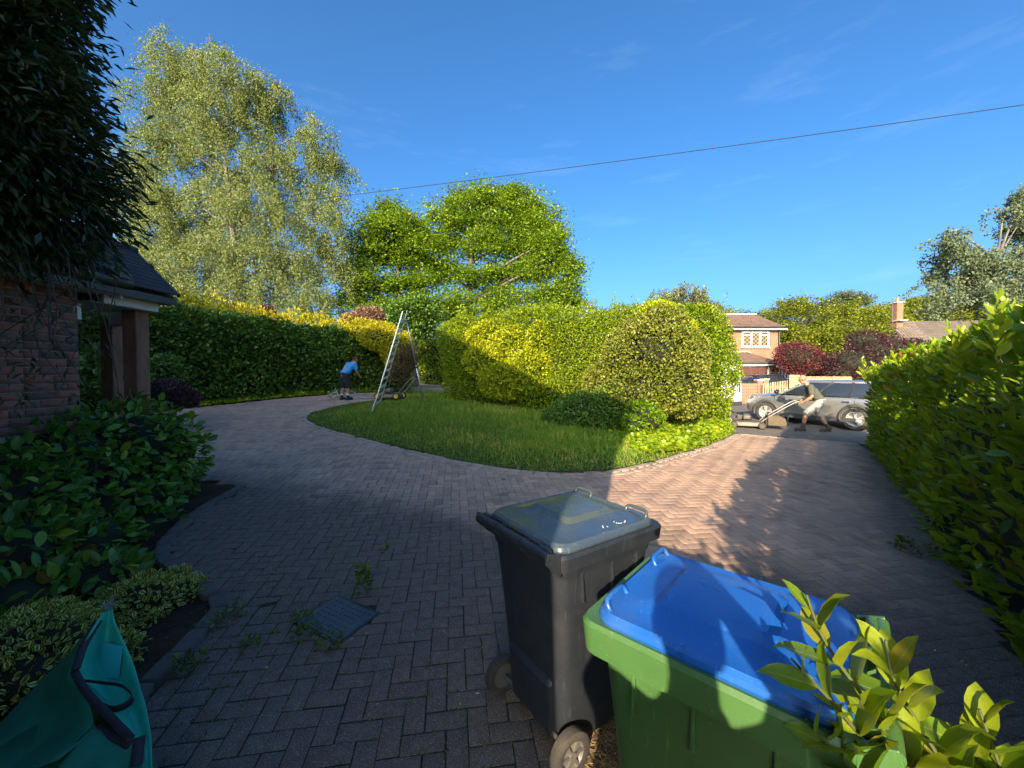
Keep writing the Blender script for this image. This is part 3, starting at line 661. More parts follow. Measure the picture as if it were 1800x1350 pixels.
wbh = npmesh('brick', np.array([[0, a * .051, b * .0325] for a, b in ((-1, -1), (1, -1), (1, 1), (-1, 1))] + [[.012, a * .048, b * .0295] for a, b in ((-1, -1), (1, -1), (1, 1), (-1, 1))]), np.array([[0, 1, 5, 4], [1, 2, 6, 5], [2, 3, 7, 6], [3, 0, 4, 7], [4, 5, 6, 7]])); wbh.materials.append(M_wb)
for rI in range(18):
    z = 1.27 + rI * .075
    y = 3.9
    half = rI % 2
    while y > 1.6:
        Lb = .1125 if (half and abs(y - 3.9) < 1e-6) or random.random() < .10 else .225
        o = bpy.data.objects.new('brick', wb if Lb > .2 else wbh); COL.objects.link(o); o.parent = wl
        o.location = tuple(WM[wl.name].inverted() @ Vector((WX + random.uniform(-.002, .002), y - Lb / 2, z + .0375))); y -= Lb
# lower courses below the single bricks stay one mesh
# roofs: wing + porch share one slope rising away from the drive
EX, EZ, TX, TZ = -4.02, 2.74, -4.84, 3.36
m = MB(); m.add([(EX, -.6, EZ - .03), (EX + .02, 4.72, EZ - .05), (TX, 5.06, TZ - .04), (TX, -.6, TZ - .04), (TX - 2.6, 5.06, EZ + .1), (TX - 2.6, -.6, EZ + .1),
           (EX, -.6, EZ - .10), (EX + .02, 4.72, EZ - .12), (TX - 2.6, 5.06, EZ), (TX - 2.6, -.6, EZ)], [(0, 1, 2, 3), (3, 2, 4, 5), (1, 0, 6, 7), (2, 1, 7), (4, 2, 7, 8), (7, 6, 9, 8)])
rf = m.build('roof', M_gut, hs_, world=True)
NR = 10; sl = Vector((TX - EX, 0, TZ - EZ)); sld = sl.normalized(); nrm = Vector((-sld.z, 0, sld.x)) * -1
if nrm.z < 0: nrm = -nrm
tl = MB(); Lt = sl.length / NR * 1.35; tw_ = .165
tl.box((0, 0, 0), (Lt, tw_ - .006, .014)); tme = tl.mesh('tile'); tme.materials.append(M_dtile)
qb = Matrix((sld, Vector((0, 1, 0)).normalized(), sld.cross(Vector((0, 1, 0))))).transposed()
if qb.determinant() < 0: qb = Matrix((sld, Vector((0, -1, 0)), sld.cross(Vector((0, -1, 0))))).transposed()
Mi = WM[rf.name].inverted()
for r_ in range(NR):
    t = (r_ + .45) / NR; ylim = 4.72 + .34 * t; c = Vector((EX, 0, EZ)) + sl * t + nrm * .014
    y = ylim - tw_ / 2 - (tw_ / 2 if r_ % 2 else 0) * 0
    k = 0
    while y > 2.3:
        o = bpy.data.objects.new('tile', tme); COL.objects.link(o); o.parent = rf
        q = qb.to_quaternion() @ Quaternion((0, 1, 0), R(2.6) * (1 if (qb @ Vector((0, 0, 1))).z > 0 else -1) + random.gauss(0, .006))
        o.rotation_mode = 'QUATERNION'; o.rotation_quaternion = q; o.location = tuple(Mi @ (c + Vector((0, y + random.gauss(0, .002) + (tw_ / 2 if r_ % 2 else 0) * (k > 0), 0)))); y -= tw_; k += 1
MB().tube([(TX, 5.08, TZ + .02), (TX, 2.0, TZ + .02)], .055, 8).build('ridge_tile', M_dtile, rf, world=True)
MB().tube([(EX + .03, 4.73, EZ), (TX, 5.08, TZ + .01)], .022, 6).build('verge_strip', M_gut, rf, world=True)
MB().box((-4.05, 2.1, 2.69), (.025, 4.04, .13)).build('fascia_board', M_white, hs_, world=True, bevel=.003)
MB().box((-4.19, 4.11, 2.655), (.26, .025, .13)).build('fascia_board', M_white, hs_, world=True, bevel=.003)
MB().box((-4.185, 4.35, 2.60), (.025, .62, .135)).build('fascia_board', M_white, hs_, world=True, bevel=.003)
MB().box((-4.8, 4.655, 2.60), (1.2, .025, .135)).build('fascia_board', M_white, hs_, world=True, bevel=.003)
MB().box((-4.18, 1.9, 2.622), (.23, 4.4, .012)).build('soffit', M_soff, hs_, world=True)
MB().box((-4.85, 4.28, 2.535), (1.3, .70, .012)).build('soffit', M_soff, hs_, world=True)
MB().tube([(-4.0, .2, 2.735), (-4.0, 4.14, 2.735)], .05, 10).build('gutter', M_gut, hs_, world=True, smooth=True)
MB().sphere((-4.08, 4.06, 2.86), (.10, .10, .045), 10, 6).box((-4.08, 4.06, 2.82), (.17, .19, .05)).build('hip_end_cap', stonemat('lead_cap', (.12, .115, .105), (.22, .21, .195)), hs_, world=True, smooth=True, angle=40)
for x, y in ((-4.365, 4.57), (-5.30, 5.22)):
    MB().box((x, y, 1.25), (.165, .165, 2.58)).build('porch_post', M_post, hs_, world=True, bevel=.012)
MB().bar((-4.365, 4.57, 2.47), (-5.30, 5.22, 2.50), .10, .14).build('porch_beam', M_post, hs_, world=True, bevel=.006)
MB().box((-4.33, 3.93, 2.43), (.03, .05, .16)).build('corner_bracket', M_white, hs_, world=True, bevel=.004)
# =================================================================== VEGETATION
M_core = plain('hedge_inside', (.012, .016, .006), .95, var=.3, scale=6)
M_twig = barkmat('twig', (.05, .038, .026), (.10, .08, .058), 20)
M_bark = barkmat('bark', (.07, .052, .036), (.15, .12, .09), 5)
M_birch = barkmat('birch_bark', (.06, .052, .042), (.20, .185, .16), 3)
ML_laurel = leafmat('laurel_leaf', [(0, (.022, .062, .008)), (.4, (.040, .105, .012)), (.8, (.075, .155, .016)), (.965, (.14, .20, .02)), (1, (.11, .06, .03))], (.42, .52, .02), .42, .30, .45, vein=(.20, .28, .05), boost=(2.7, 2.2, .55))
ML_young = leafmat('young_laurel_tip', [(0, (.10, .17, .012)), (.5, (.17, .24, .015)), (1, (.26, .31, .02))], (.60, .62, .03), .42, .32, .4, boost=(1.4, 1.35, .8))
ML_privet = leafmat('privet_leaf', [(0, (.040, .085, .008)), (.5, (.085, .155, .010)), (1, (.16, .215, .016))], (.38, .50, .02), .32, .45, .3)
ML_golden = leafmat('golden_leaf', [(0, (.10, .13, .012)), (.5, (.22, .23, .016)), (1, (.36, .33, .03))], (.5, .55, .03), .35, .5, .25, boost=(1.5, 1.6, .8))
ML_goldc = leafmat('golden_conifer_leaf', [(0, (.12, .14, .012)), (.5, (.25, .245, .018)), (1, (.42, .36, .03))], (.7, .55, .03), .35, .55, .2, boost=(1.5, 1.5, .9))
ML_holly = leafmat('olive_leaf', [(0, (.035, .052, .018)), (.5, (.075, .098, .032)), (1, (.15, .155, .07))], (.3, .34, .08), .22, .45, .3, boost=(1.95, 1.8, .6))
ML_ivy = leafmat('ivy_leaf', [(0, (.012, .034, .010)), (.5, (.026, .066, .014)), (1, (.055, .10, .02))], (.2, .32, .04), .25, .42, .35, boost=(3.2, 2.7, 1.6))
ML_ivyb = leafmat('bright_ivy_leaf', [(0, (.05, .11, .010)), (.5, (.11, .20, .014)), (1, (.19, .28, .02))], (.45, .6, .02), .35, .4, .35)
ML_birch = leafmat('birch_leaf', [(0, (.075, .095, .032)), (.5, (.135, .160, .055)), (1, (.22, .235, .10))], (.36, .42, .10), .36, .55, .2, big=.25, boost=(1.15, 1.2, 1.0))
ML_birch2 = leafmat('pale_birch_leaf', [(0, (.055, .065, .03)), (.5, (.10, .112, .05)), (1, (.17, .17, .09))], (.3, .34, .12), .35, .42, .4, big=.3, boost=(1.3, 1.35, 1.1))
ML_maple = leafmat('maple_leaf', [(0, (.045, .078, .012)), (.5, (.088, .135, .016)), (1, (.15, .19, .024))], (.32, .5, .03), .38, .5, .2, big=.3, boost=(1.75, 1.8, .9))
ML_wood = leafmat('woodland_leaf', [(0, (.045, .072, .014)), (.5, (.088, .122, .02)), (1, (.14, .17, .03))], (.33, .42, .05), .34, .5, .25, big=.12)
ML_grey = leafmat('grey_green_leaf', [(0, (.06, .072, .038)), (.5, (.105, .12, .065)), (1, (.17, .18, .11))], (.3, .34, .14), .3, .5, .3, big=.2, boost=(1.05, 1.2, 1.1))
ML_red = leafmat('red_maple_leaf', [(0, (.055, .012, .014)), (.5, (.11, .022, .024)), (1, (.17, .045, .04))], (.3, .05, .06), .28, .45, .3, boost=(1.05, 1.1, 1.2))
ML_purple = leafmat('purple_leaf', [(0, (.022, .010, .013)), (.5, (.042, .018, .022)), (1, (.075, .035, .035))], (.2, .05, .06), .28, .4, .35, boost=(1.3, 1.2, 1.2))
ML_copper = leafmat('copper_leaf', [(0, (.13, .075, .045)), (.5, (.24, .13, .085)), (1, (.32, .20, .14))], (.5, .28, .16), .32, .45, .3, boost=(1.05, 1.05, 1.1))
ML_brown = leafmat('brown_green_leaf', [(0, (.06, .045, .02)), (.5, (.13, .095, .04)), (1, (.20, .16, .07))], (.35, .25, .08), .25, .5, .25, boost=(1, 1, 1))
ML_dark = leafmat('dark_evergreen_leaf', [(0, (.010, .018, .007)), (.5, (.018, .032, .010)), (1, (.036, .050, .018))], (.10, .15, .03), .16, .34, .35, boost=(2.4, 2.1, 1.9))
ML_shrub = leafmat('broad_shrub_leaf', [(0, (.014, .045, .012)), (.5, (.028, .082, .016)), (.85, (.055, .12, .018)), (.97, (.11, .15, .02)), (1, (.07, .035, .01))], (.2, .36, .03), .28, .36, .40, vein=(.14, .24, .07), boost=(3.0, 2.6, 1.5))
ML_euon = leafmat('variegated_leaf', [(0, (.02, .05, .012)), (1, (.045, .09, .02))], (.4, .45, .06), .25, .4, .4, variegated=(.75, .70, .17), boost=(2.6, 2.2, 1.2))
ML_grass = leafmat('grass_blade', [(0, (.030, .075, .010)), (.6, (.062, .125, .016)), (.9, (.11, .16, .025)), (1, (.24, .22, .09))], (.25, .4, .03), .3, .5, .25, big=.8, boost=(3.0, 2.5, 1.5))
ML_straw = leafmat('straw_blade', [(0, (.22, .14, .06)), (.6, (.38, .26, .12)), (1, (.52, .38, .2))], (.5, .35, .15), .2, .6, .2, boost=(1, 1, 1))

def infr(Q, mx=60):
    """Inside or close to the picture (used only to choose which leaves are single objects)."""
    px = 900 + Q[:, 0] / np.maximum(Q[:, 1], .05) * F; py = HZ - (Q[:, 2] - CAMZ) / np.maximum(Q[:, 1], .05) * F
    return (Q[:, 1] > .2) & (px > -mx) & (px < 1800 + mx) & (py > -mx) & (py < 1350 + mx)

# ---- cherry laurel hedge along the right side of the drive
hp = [(.58, -1.40), (1.75, -.2), (2.75, 1.15), (3.62, 2.15), (4.75, 3.5), (6.85, 6.0), (8.85, 8.75)]
lh = thing('laurel_hedge', 'tall cherry laurel hedge with large glossy leaves along the right of the drive', 'hedge', (3.62, 2.15, 0))
Q, O, P_, Nr_, W_, Hs_ = hedge_points(hp, [.5, .5, .5, .62, .72, .78, .7], [2.4, 2.4, 2.3, 1.98, 1.95, 1.88, 1.72], 14500, .16, .26, back=.45, topvar=.12)
n = len(Q); A, Nn = outward_leaves(O, n, .55, .55, .45)
Ln = rng.uniform(.10, .165, n) * np.where(Q[:, 1] > 5, 1.0, 1.0); Wd = Ln * rng.uniform(.34, .44, n)
# upright new shoots that break the top line
sh = []; 
for k in range(620):
    u = rng.random() if k < 300 else rng.uniform(.42, 1); i = int(u * 199); c = rng.uniform(-.85, .9) if k < 300 else rng.uniform(-1.12, -.35); b = P_[i] + Nr_[i] * c * W_[i]; hgt = rng.uniform(.10, .34) * (1.25 if rng.random() < .12 else .85)
    z0 = float(gz(*P_[i])) + Hs_[i] * (.97 if abs(c) < .7 else rng.uniform(.80, .93))
    d = unit(np.array([rng.normal(0, .16), rng.normal(0, .16), 1]))
    for q in range(rng.integers(6, 10)):
        t = (q + .5) / 9; an = q * 2.4 + rng.random(); ax = unit(np.array([math.cos(an) * (.9 - .5 * t), math.sin(an) * (.9 - .5 * t), .65 + .5 * t]))
        sh.append(np.r_[b[0] + d[0] * hgt * t, b[1] + d[1] * hgt * t, z0 + hgt * t, ax, rng.uniform(.07, .13) * (1.1 - .45 * t)])
# one tall shoot near the camera end
for (sx_, sy_, sz_, hh) in ((2.85, 2.32, 1.90, .36), (3.1, 2.5, 1.92, .2), (3.7, 3.25, 1.95, .2), (7.35, 8.25, 1.72, .40), (5.1, 4.9, 1.9, .2)):
    for q in range(14):
        t = (q + .5) / 14; an = q * 2.4; ax = unit(np.array([math.cos(an) * (.8 - .5 * t), math.sin(an) * (.8 - .5 * t), .8]))
        sh.append(np.r_[sx_, sy_, sz_ + hh * t, ax, .13 * (1.1 - .5 * t)])
sh = np.array(sh); sN = unit(np.c_[rng.normal(0, .6, len(sh)), rng.normal(-.5, .6, len(sh)), rng.normal(.25, .3, len(sh))])
leaves('young_foliage', sh[:, :3], sh[:, 3:6], sN, sh[:, 6], sh[:, 6] * .38, T_LAUREL, ML_young, lh, 'stuff')
vis = infr(Q) & (Q[:, 1] > 1.2); dd = np.where(vis, np.linalg.norm(Q - [0, 0, CAMZ], axis=1), 99); od = np.argsort(dd); big_, rest_ = od[:300], od[300:]
leaf_objects('leaf', Q[big_], A[big_], Nn[big_], Ln[big_], Wd[big_], T_FINE, ML_laurel, lh)
leaves('foliage', Q[rest_], A[rest_], Nn[rest_], Ln[rest_], Wd[rest_], T_LAUREL, ML_laurel, lh, 'stuff')
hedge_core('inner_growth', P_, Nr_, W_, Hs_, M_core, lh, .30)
m = MB()
for k in range(140):
    i = rng.integers(0, 199); s = -1 if rng.random() < .75 else 1; b = P_[i] + Nr_[i] * s * W_[i] * .35; t = P_[i] + Nr_[i] * s * W_[i] * .98; z0 = float(gz(*P_[i])); z1 = z0 + rng.uniform(.3, Hs_[i])
    m.tube([(b[0], b[1], z0 + (z1 - z0) * .5), ((b[0] + t[0]) / 2, (b[1] + t[1]) / 2, z0 + (z1 - z0) * .8), (t[0], t[1], z1)], [.012, .008, .004], 5)
m.build('stem', M_twig, lh, world=True, kind='stuff')

# ---- tall mixed hedge across the middle (clipped beech and privet)
mh = thing('clipped_hedge', 'tall clipped green hedge behind the lawn between the two driveway openings', 'hedge', (1.6, 14.2, 0.5))
mp_ = [(-2.65, 15.6), (-1.6, 15.3), (0, 14.6), (2.2, 13.5), (4.6, 12.7), (6.95, 12.25)]
Q, O, P_, Nr_, W_, Hs_ = hedge_points(mp_, [.95, 1.0, 1.05, 1.1, 1.1, .95], [3.05, 3.3, 3.5, 3.6, 3.7, 3.6], 95000, .36, .4, back=.12, topvar=.22)
n = len(Q); A, Nn = outward_leaves(O, n, .8, .1, .7); Ln = rng.uniform(.05, .095, n)
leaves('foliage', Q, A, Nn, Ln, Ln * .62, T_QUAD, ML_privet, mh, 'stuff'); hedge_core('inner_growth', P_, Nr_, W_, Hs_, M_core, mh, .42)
m = MB(); pts = []
for k in range(46):                                                # loose sprays above the cut
    i = rng.integers(5, 195); b = np.r_[P_[i] + Nr_[i] * rng.uniform(-.6, .6), float(gz(*P_[i])) + Hs_[i] - .05]; d = unit(np.array([rng.normal(0, .3), rng.normal(0, .3), 1])); h = rng.uniform(.15, .5) * (1.6 if rng.random() < .12 else 1)
    m.tube([b, b + d * h * .6, b + d * h + [rng.normal(0, .05), 0, 0]], [.007, .005, .003], 4)
    for q in range(12): pts.append(b + d * h * (.25 + .75 * q / 12) + rng.normal(0, .035, 3))
m.build('stem', M_twig, mh, world=True, kind='stuff'); pts = np.array(pts); leaves('foliage', pts, rv(len(pts)), rv(len(pts)), .075, .045, T_QUAD, ML_privet, mh, 'stuff')

def shrub(name, label, lobes, n, mat, size, tmpl=T_QUAD, ratio=.6, group=None, cat='shrub', spread=.8, up=.2, core=.72, objs=0, shell=.35, stems=6, nsp=.6):
    Lb = np.array(lobes, float); c = Lb[:, :3].mean(0); base = (float(c[0]), float(c[1]), float(gz(c[0], c[1])))
    t = thing(name, label, cat, base, 0, group)
    Q, O = blob_points(lobes, n, shell); k = Q[:, 2] > gz(Q[:, 0], Q[:, 1]) + .01; Q, O = Q[k], O[k]; n = len(Q)
    A, Nn = outward_leaves(O, n, spread, up, nsp); Ln = rng.uniform(size[0], size[1], n); Wd = Ln * ratio * rng.uniform(.85, 1.15, n)
    if objs:
        dd = np.where(infr(Q, 0), np.linalg.norm(Q - [0, 0, CAMZ], axis=1) - 2.0 * Ln, 99); od = np.argsort(dd); b_, r_ = od[:objs], od[objs:]
        leaf_objects('leaf', Q[b_], A[b_], Nn[b_], Ln[b_], Wd[b_], T_FINE, mat, t); Q, A, Nn, Ln, Wd = Q[r_], A[r_], Nn[r_], Ln[r_], Wd[r_]
    leaves('foliage', Q, A, Nn, Ln, Wd, tmpl, mat, t, 'stuff')
    m = MB()
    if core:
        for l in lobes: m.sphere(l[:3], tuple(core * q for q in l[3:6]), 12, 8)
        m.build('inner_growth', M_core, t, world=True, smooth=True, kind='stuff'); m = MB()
    for k in range(stems):
        l = lobes[k % len(lobes)]; an = rng.random() * 6.28
        p0 = Vector((base[0] + rng.normal(0, .06), base[1] + rng.normal(0, .06), base[2] - .05)); p2 = Vector((l[0] + l[3] * .7 * math.cos(an), l[1] + l[4] * .7 * math.sin(an), l[2] + l[5] * .55))
        m.tube([p0, (p0 + p2) / 2 + Vector((0, 0, .05)), p2], [.018, .012, .005], 5)
    if stems: m.build('stem', M_twig, t, world=True, kind='stuff')
    return t
def lob(px, py, D, rx, rz, ry=None):
    """Ellipsoid seen at pixel (px,py), depth D, with pixel half sizes rx, rz."""
    c = at(px, py, D); return (c.x, c.y, c.z, rx / F * D, (ry if ry else rx / F * D * .8), rz / F * D)

shrub('golden_shrub', 'bright golden yellow shrub growing in front of the tall clipped hedge', [lob(905, 610, 13.6, 50, 36, .35), lob(850, 632, 13.9, 36, 34, .35), lob(930, 655, 13.1, 44, 40, .4), lob(870, 578, 14.0, 34, 16, .3), lob(885, 672, 13.4, 46, 34, .4), lob(950, 605, 13.2, 26, 40, .3), lob(840, 590, 14.1, 22, 16, .3)], 17000, ML_golden, (.06, .11), core=0)
shrub('olive_bush', 'big rounded bush with small grey green leaves at the right end of the lawn', [lob(1150, 620, 9.9, 72, 60, 1.0), lob(1130, 690, 9.8, 75, 50, 1.0), lob(1190, 680, 9.9, 55, 58, .9), lob(1160, 575, 10.0, 48, 36, .7), lob(1092, 645, 10.2, 40, 48, .7), lob(1215, 625, 10.1, 28, 46, .6), lob(1062, 672, 10.6, 36, 36, .6), lob(1120, 585, 10.4, 34, 34, .6), lob(1100, 610, 10.6, 40, 36, .6)], 40000, ML_holly, (.05, .09), core=.5, up=.1)
shrub('golden_conifer', 'slim golden tipped conifer peeping out behind the rounded olive bush', [lob(1213, 600, 10.9, 13, 38, .2), lob(1212, 640, 10.9, 17, 50, .25)], 2600, ML_golden, (.05, .09), ratio=.4, core=.6, up=.8)
shrub('yellow_tipped_shrub', 'yellowish shrub top showing above the rounded olive bush', [lob(1155, 552, 11.2, 34, 22, .4), lob(1175, 575, 11.2, 30, 25, .4)], 2600, ML_golden, (.05, .09), core=.6, up=.5)
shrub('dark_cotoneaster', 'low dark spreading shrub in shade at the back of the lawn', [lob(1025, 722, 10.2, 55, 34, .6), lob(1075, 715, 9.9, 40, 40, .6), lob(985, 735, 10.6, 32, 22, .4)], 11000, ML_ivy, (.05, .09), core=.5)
shrub('small_laurel', 'small yellow green leafy shrub at the foot of the rounded olive bush', [lob(1130, 728, 9.0, 30, 26, .35), lob(1118, 745, 8.95, 24, 18, .3), lob(1148, 742, 8.9, 22, 20, .3)], 1500, ML_laurel, (.07, .12), T_LAUREL, .38, core=.6, up=.5)

# bright ivy ground cover at the tip of the lawn bed
def groundcover(name, label, poly, n, h, mat, size, cat='ground cover', tmpl=T_IVY):
    t = thing(name, label, cat, (poly[0][0], poly[0][1], float(gz(*poly[0]))), 0, None, 'stuff')
    P0 = np.array(poly); lo, hi = P0.min(0), P0.max(0); Q = rng.uniform(lo, hi, (n * 4, 2)); Q = Q[inpoly(Q[:, 0], Q[:, 1], poly)][:n]; n = len(Q)
    e = distline(Q[:, 0], Q[:, 1], poly + [poly[0]]); hh = h * np.clip(e / .25, .25, 1) * (.75 + .35 * lumps(np.c_[Q * 2.2, np.zeros(n)]))
    Q = np.c_[Q, gz(Q[:, 0], Q[:, 1]) + .03 + np.abs(hh) * rng.uniform(.55, 1, n)]
    A = unit(rng.normal(size=(n, 3)) * [1, 1, .35]); Nn = unit(rng.normal(0, .4, (n, 3)) + [0, -.25, 1]); Ln = rng.uniform(size[0], size[1], n)
    leaves('foliage', Q, A, Nn, Ln, Ln * .9, tmpl, mat, t, 'stuff'); return t
pl = [G(*p) for p in [(1086, 768), (1110, 790), (1150, 802), (1200, 795), (1255, 778), (1288, 762), (1292, 745)]] + [(6.0, 11.6), (4.4, 11.0), (3.0, 10.2), (2.3, 9.6)]
groundcover('ivy_ground_cover', 'bright green sunlit ivy carpet at the tip of the lawn', pl, 9000, .28, ML_ivyb, (.06, .11))
pl = [(-10.9, 10.8), (-9.95, 12.1), (-8.75, 14.05), (-7.5, 15.4), (-5.2, 17.0), (-5.8, 17.6), (-9.2, 15.6), (-11.4, 12.6)]
groundcover('shade_ground_cover', 'green ground cover strip along the foot of the dark left hedge', pl, 8000, .18, ML_ivyb, (.05, .10))

# ---- ivy clad hedge on the left, golden conifers behind it
ih = thing('ivy_hedge', 'dark ivy covered hedge in shade behind the porch and the stooping man', 'hedge', (-9.5, 14.6, .8))
Q, O, P_, Nr_, W_, Hs_ = hedge_points([(-13.5, 8.6), (-12.2, 11.0), (-10.6, 13.6), (-8.6, 16.0), (-6.2, 17.6), (-4.75, 18.2)], [1.0, 1.0, 1.0, 1.0, .95, .8], [3.25, 3.2, 3.05, 2.85, 2.65, 2.5], 35000, .24, .4, back=.1, topvar=.15)
n = len(Q); A, Nn = outward_leaves(O, n, .7, -.1, .6); Ln = rng.uniform(.075, .13, n)
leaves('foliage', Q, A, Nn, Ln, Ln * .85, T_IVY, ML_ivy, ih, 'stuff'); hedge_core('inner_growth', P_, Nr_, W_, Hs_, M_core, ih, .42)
gh = thing('golden_conifer_hedge', 'golden yellow conifer hedge rising behind the dark ivy hedge', 'hedge', (-8.6, 18, .9))
Q, O, P_, Nr_, W_, Hs_ = hedge_points([(-14.2, 12.0), (-12.4, 14.6), (-10.2, 16.9), (-7.4, 19.1), (-4.9, 19.9)], .7, [3.75, 3.65, 3.35, 3.1, 2.75], 24000, .25, .35, back=.1, topvar=.45)
n = len(Q); A, Nn = outward_leaves(O, n, .5, .9, .7); Ln = rng.uniform(.08, .17, n)
leaves('foliage', Q, A, Nn, Ln, Ln * .38, T_QUAD, ML_goldc, gh, 'stuff'); hedge_core('inner_growth', P_, Nr_, W_, Hs_, M_core, gh, .35)
shrub('golden_shrub', 'golden shrub beside the ladder at the end of the dark hedge', [lob(668, 590, 16.2, 38, 26, .6), lob(700, 612, 16.4, 30, 34, .6), lob(640, 580, 16.6, 34, 20, .5)], 11000, ML_goldc, (.07, .13), ratio=.45, core=.5, up=.3, stems=0)
shrub('brown_leaved_shrub', 'brownish beech end of the hedge hanging behind the ladder', [lob(712, 632, 16.0, 20, 26, .4), lob(700, 655, 15.9, 18, 22, .4)], 4200, ML_brown, (.07, .11), core=.45, stems=0)
shrub('copper_shrub', 'coppery pink shrub rising above the golden hedge near the ladder', [lob(650, 556, 20.0, 28, 16, .6), lob(622, 562, 20.0, 22, 11, .5)], 2600, ML_copper, (.09, .15), core=.6)
shrub('copper_shrub', 'little red shrub top above the long stretch of golden hedge', [lob(472, 548, 17.4, 13, 9, .3)], 500, ML_red, (.07, .12), core=.5)
shrub('purple_acer', 'low dark purple acer beside the porch post', [lob(292, 690, 8.6, 34, 22, .5), lob(318, 702, 8.6, 24, 14, .4)], 2600, ML_purple, (.06, .10), ratio=.4, core=.6)
shrub('camellia', 'dark leafy camellia with one pink bloom between the porch posts', [lob(215, 665, 7.6, 26, 40, .35), lob(180, 650, 7.8, 24, 45, .35), lob(290, 655, 9.4, 24, 32, .4)], 3200, ML_ivy, (.08, .13), T_LAUREL, .5, core=.65)
c = at(222, 668, 6.9); fl = MB()
for k in range(11):
    an = k * 2.4; r_ = .018 + .004 * k; q = Quaternion((math.cos(an), math.sin(an), 0), .5)
    fl.sphere((c.x + r_ * math.cos(an), c.y + r_ * math.sin(an), c.z + .05 - .004 * k), (.030, .026, .014), 7, 5)
tag(fl.build('flower', plain('pink_petal', (.55, .16, .22), .5), None, smooth=True), 'pink bloom glowing between the two porch posts', 'flower')

# ---- trees built from limbs to lobes: lobes carry the outline, leaves hang in clumps with gaps between
def tree(name, label, base, trunk, lobes, nclump, per, mat, leaf, bark, D, r0=.25, style='clump', csize=.5, group=None, limb_r=.09, lratio=.62, flat=.55):
    b = Vector((base[0], base[1], float(gz(base[0], base[1])) - .1)); t = thing(name, label, 'tree', tuple(b), 0, group)
    tp = [b] + [at(px, py, D) for px, py in trunk]; tr = [r0 * (1 - .8 * k / (len(tp) - 1)) for k in range(len(tp))]
    m = MB(); tp_s = smooth_line([tuple(p) for p in tp], 14); m.tube(tp_s, np.interp(np.linspace(0, 1, 14), np.linspace(0, 1, len(tr)), tr), 8)
    LB = []
    for l in lobes:
        d = D + (l[4] if len(l) > 4 else rng.normal(0, .05 * D * .5)); c = at(l[0], l[1], d); LB.append((c.x, c.y, c.z, l[2] / F * d, l[2] / F * d * .9, l[3] / F * d))
    LB = np.array(LB); cl = []
    zt = tp_s[:, 2]
    for l in LB:
        c = Vector(l[:3]); zz = l[2] - .35 * math.hypot(l[0] - b.x, l[1] - b.y) - .3 * l[5]; k = int(np.argmin(np.abs(zt - max(zz, zt[0] + .25 * (zt[-1] - zt[0]))))); s = Vector(tp_s[k])
        mid = s.lerp(c, .55) + Vector((0, 0, .08 * (c - s).length)); m.tube(smooth_line([tuple(s), tuple(mid), tuple(c + Vector((0, 0, .3 * l[5])))], 7), np.linspace(limb_r, limb_r * .25, 7), 6)
        nk = max(3, int(nclump * l[3] * l[5] / (LB[:, 3] * LB[:, 5]).sum()))
        d = rv(nk); rr = rng.random(nk) ** .45 * np.where(rng.random(nk) < .14, rng.uniform(1.05, 1.4, nk), 1); C = l[:3] + d * l[3:6] * rr[:, None]; cl.append(C)
        for q in C[:max(3, nk // 4)]:
            e_ = Vector(q); m.tube([mid.lerp(c, .6), (c + e_) / 2 + Vector(rng.normal(0, .08, 3)), e_], [limb_r * .3, limb_r * .18, limb_r * .07], 4)
    m.build('trunk', bark, t, world=True, smooth=True)
    C = np.vstack(cl); nC = len(C)
    if style == 'droop':                                            # hanging strands
        Ls = rng.uniform(.35, 1.0, nC) * csize * 2.0; dr = unit(np.c_[rng.normal(0, .42, (nC, 2)), -np.ones(nC)])
        k = np.repeat(np.arange(nC), per); u = rng.random(len(k)); out_ = unit(C - np.r_[C[:, :2].mean(0), C[:, 2].mean()])
        Q = C[k] + dr[k] * (Ls[k] * u ** 1.1)[:, None] + out_[k] * (.25 * csize * np.sin(u * 2.5))[:, None] + rng.normal(0, .17 * csize, (len(k), 3)); A = unit(dr[k] + rng.normal(0, .7, (len(k), 3))); Nn = rv(len(k))
    else:
        k = np.repeat(np.arange(nC), per); s = csize * rng.uniform(.6, 1.25, nC)
        Q = C[k] + rng.normal(size=(len(k), 3)) * s[k][:, None] * [.5, .5, .5 * flat]; A = unit(rng.normal(size=(len(k), 3)) * [1, 1, .5]); Nn = unit(rng.normal(0, .55, (len(k), 3)) + [0, 0, 1])
    Ln = rng.uniform(leaf[0], leaf[1], len(Q)); leaves('crown', Q, A, Nn, Ln, Ln * lratio, T_QUAD, mat, t, 'stuff'); return t

bx = at(420, 560, 24)
tree('birch_tree', 'tall weeping birch with drooping pale green foliage behind the left hedge', (bx.x, 24), [(418, 480), (412, 380), (400, 270), (372, 160), (350, 100)],
     [(310, 120, 48, 42), (365, 135, 55, 45), (425, 150, 50, 48), (480, 180, 42, 40), (300, 185, 45, 50), (360, 220, 60, 50), (440, 230, 65, 55), (285, 250, 32, 40), (505, 170, 14, 14), (345, 275, 50, 38), (500, 300, 55, 60), (555, 250, 32, 52), (590, 300, 28, 50), (420, 315, 70, 50), (470, 380, 80, 60), (570, 370, 42, 60), (370, 385, 75, 60), (300, 400, 62, 55), (300, 340, 32, 26), (420, 455, 100, 55), (330, 470, 70, 50), (520, 455, 65, 60), (585, 440, 28, 55), (260, 470, 40, 50), (440, 520, 130, 38), (330, 520, 80, 32), (555, 520, 45, 30)],
     1550, 145, ML_birch, (.085, .138), M_birch, 24, .24, 'droop', 1.0, limb_r=.06)
bx = at(250, 560, 29)
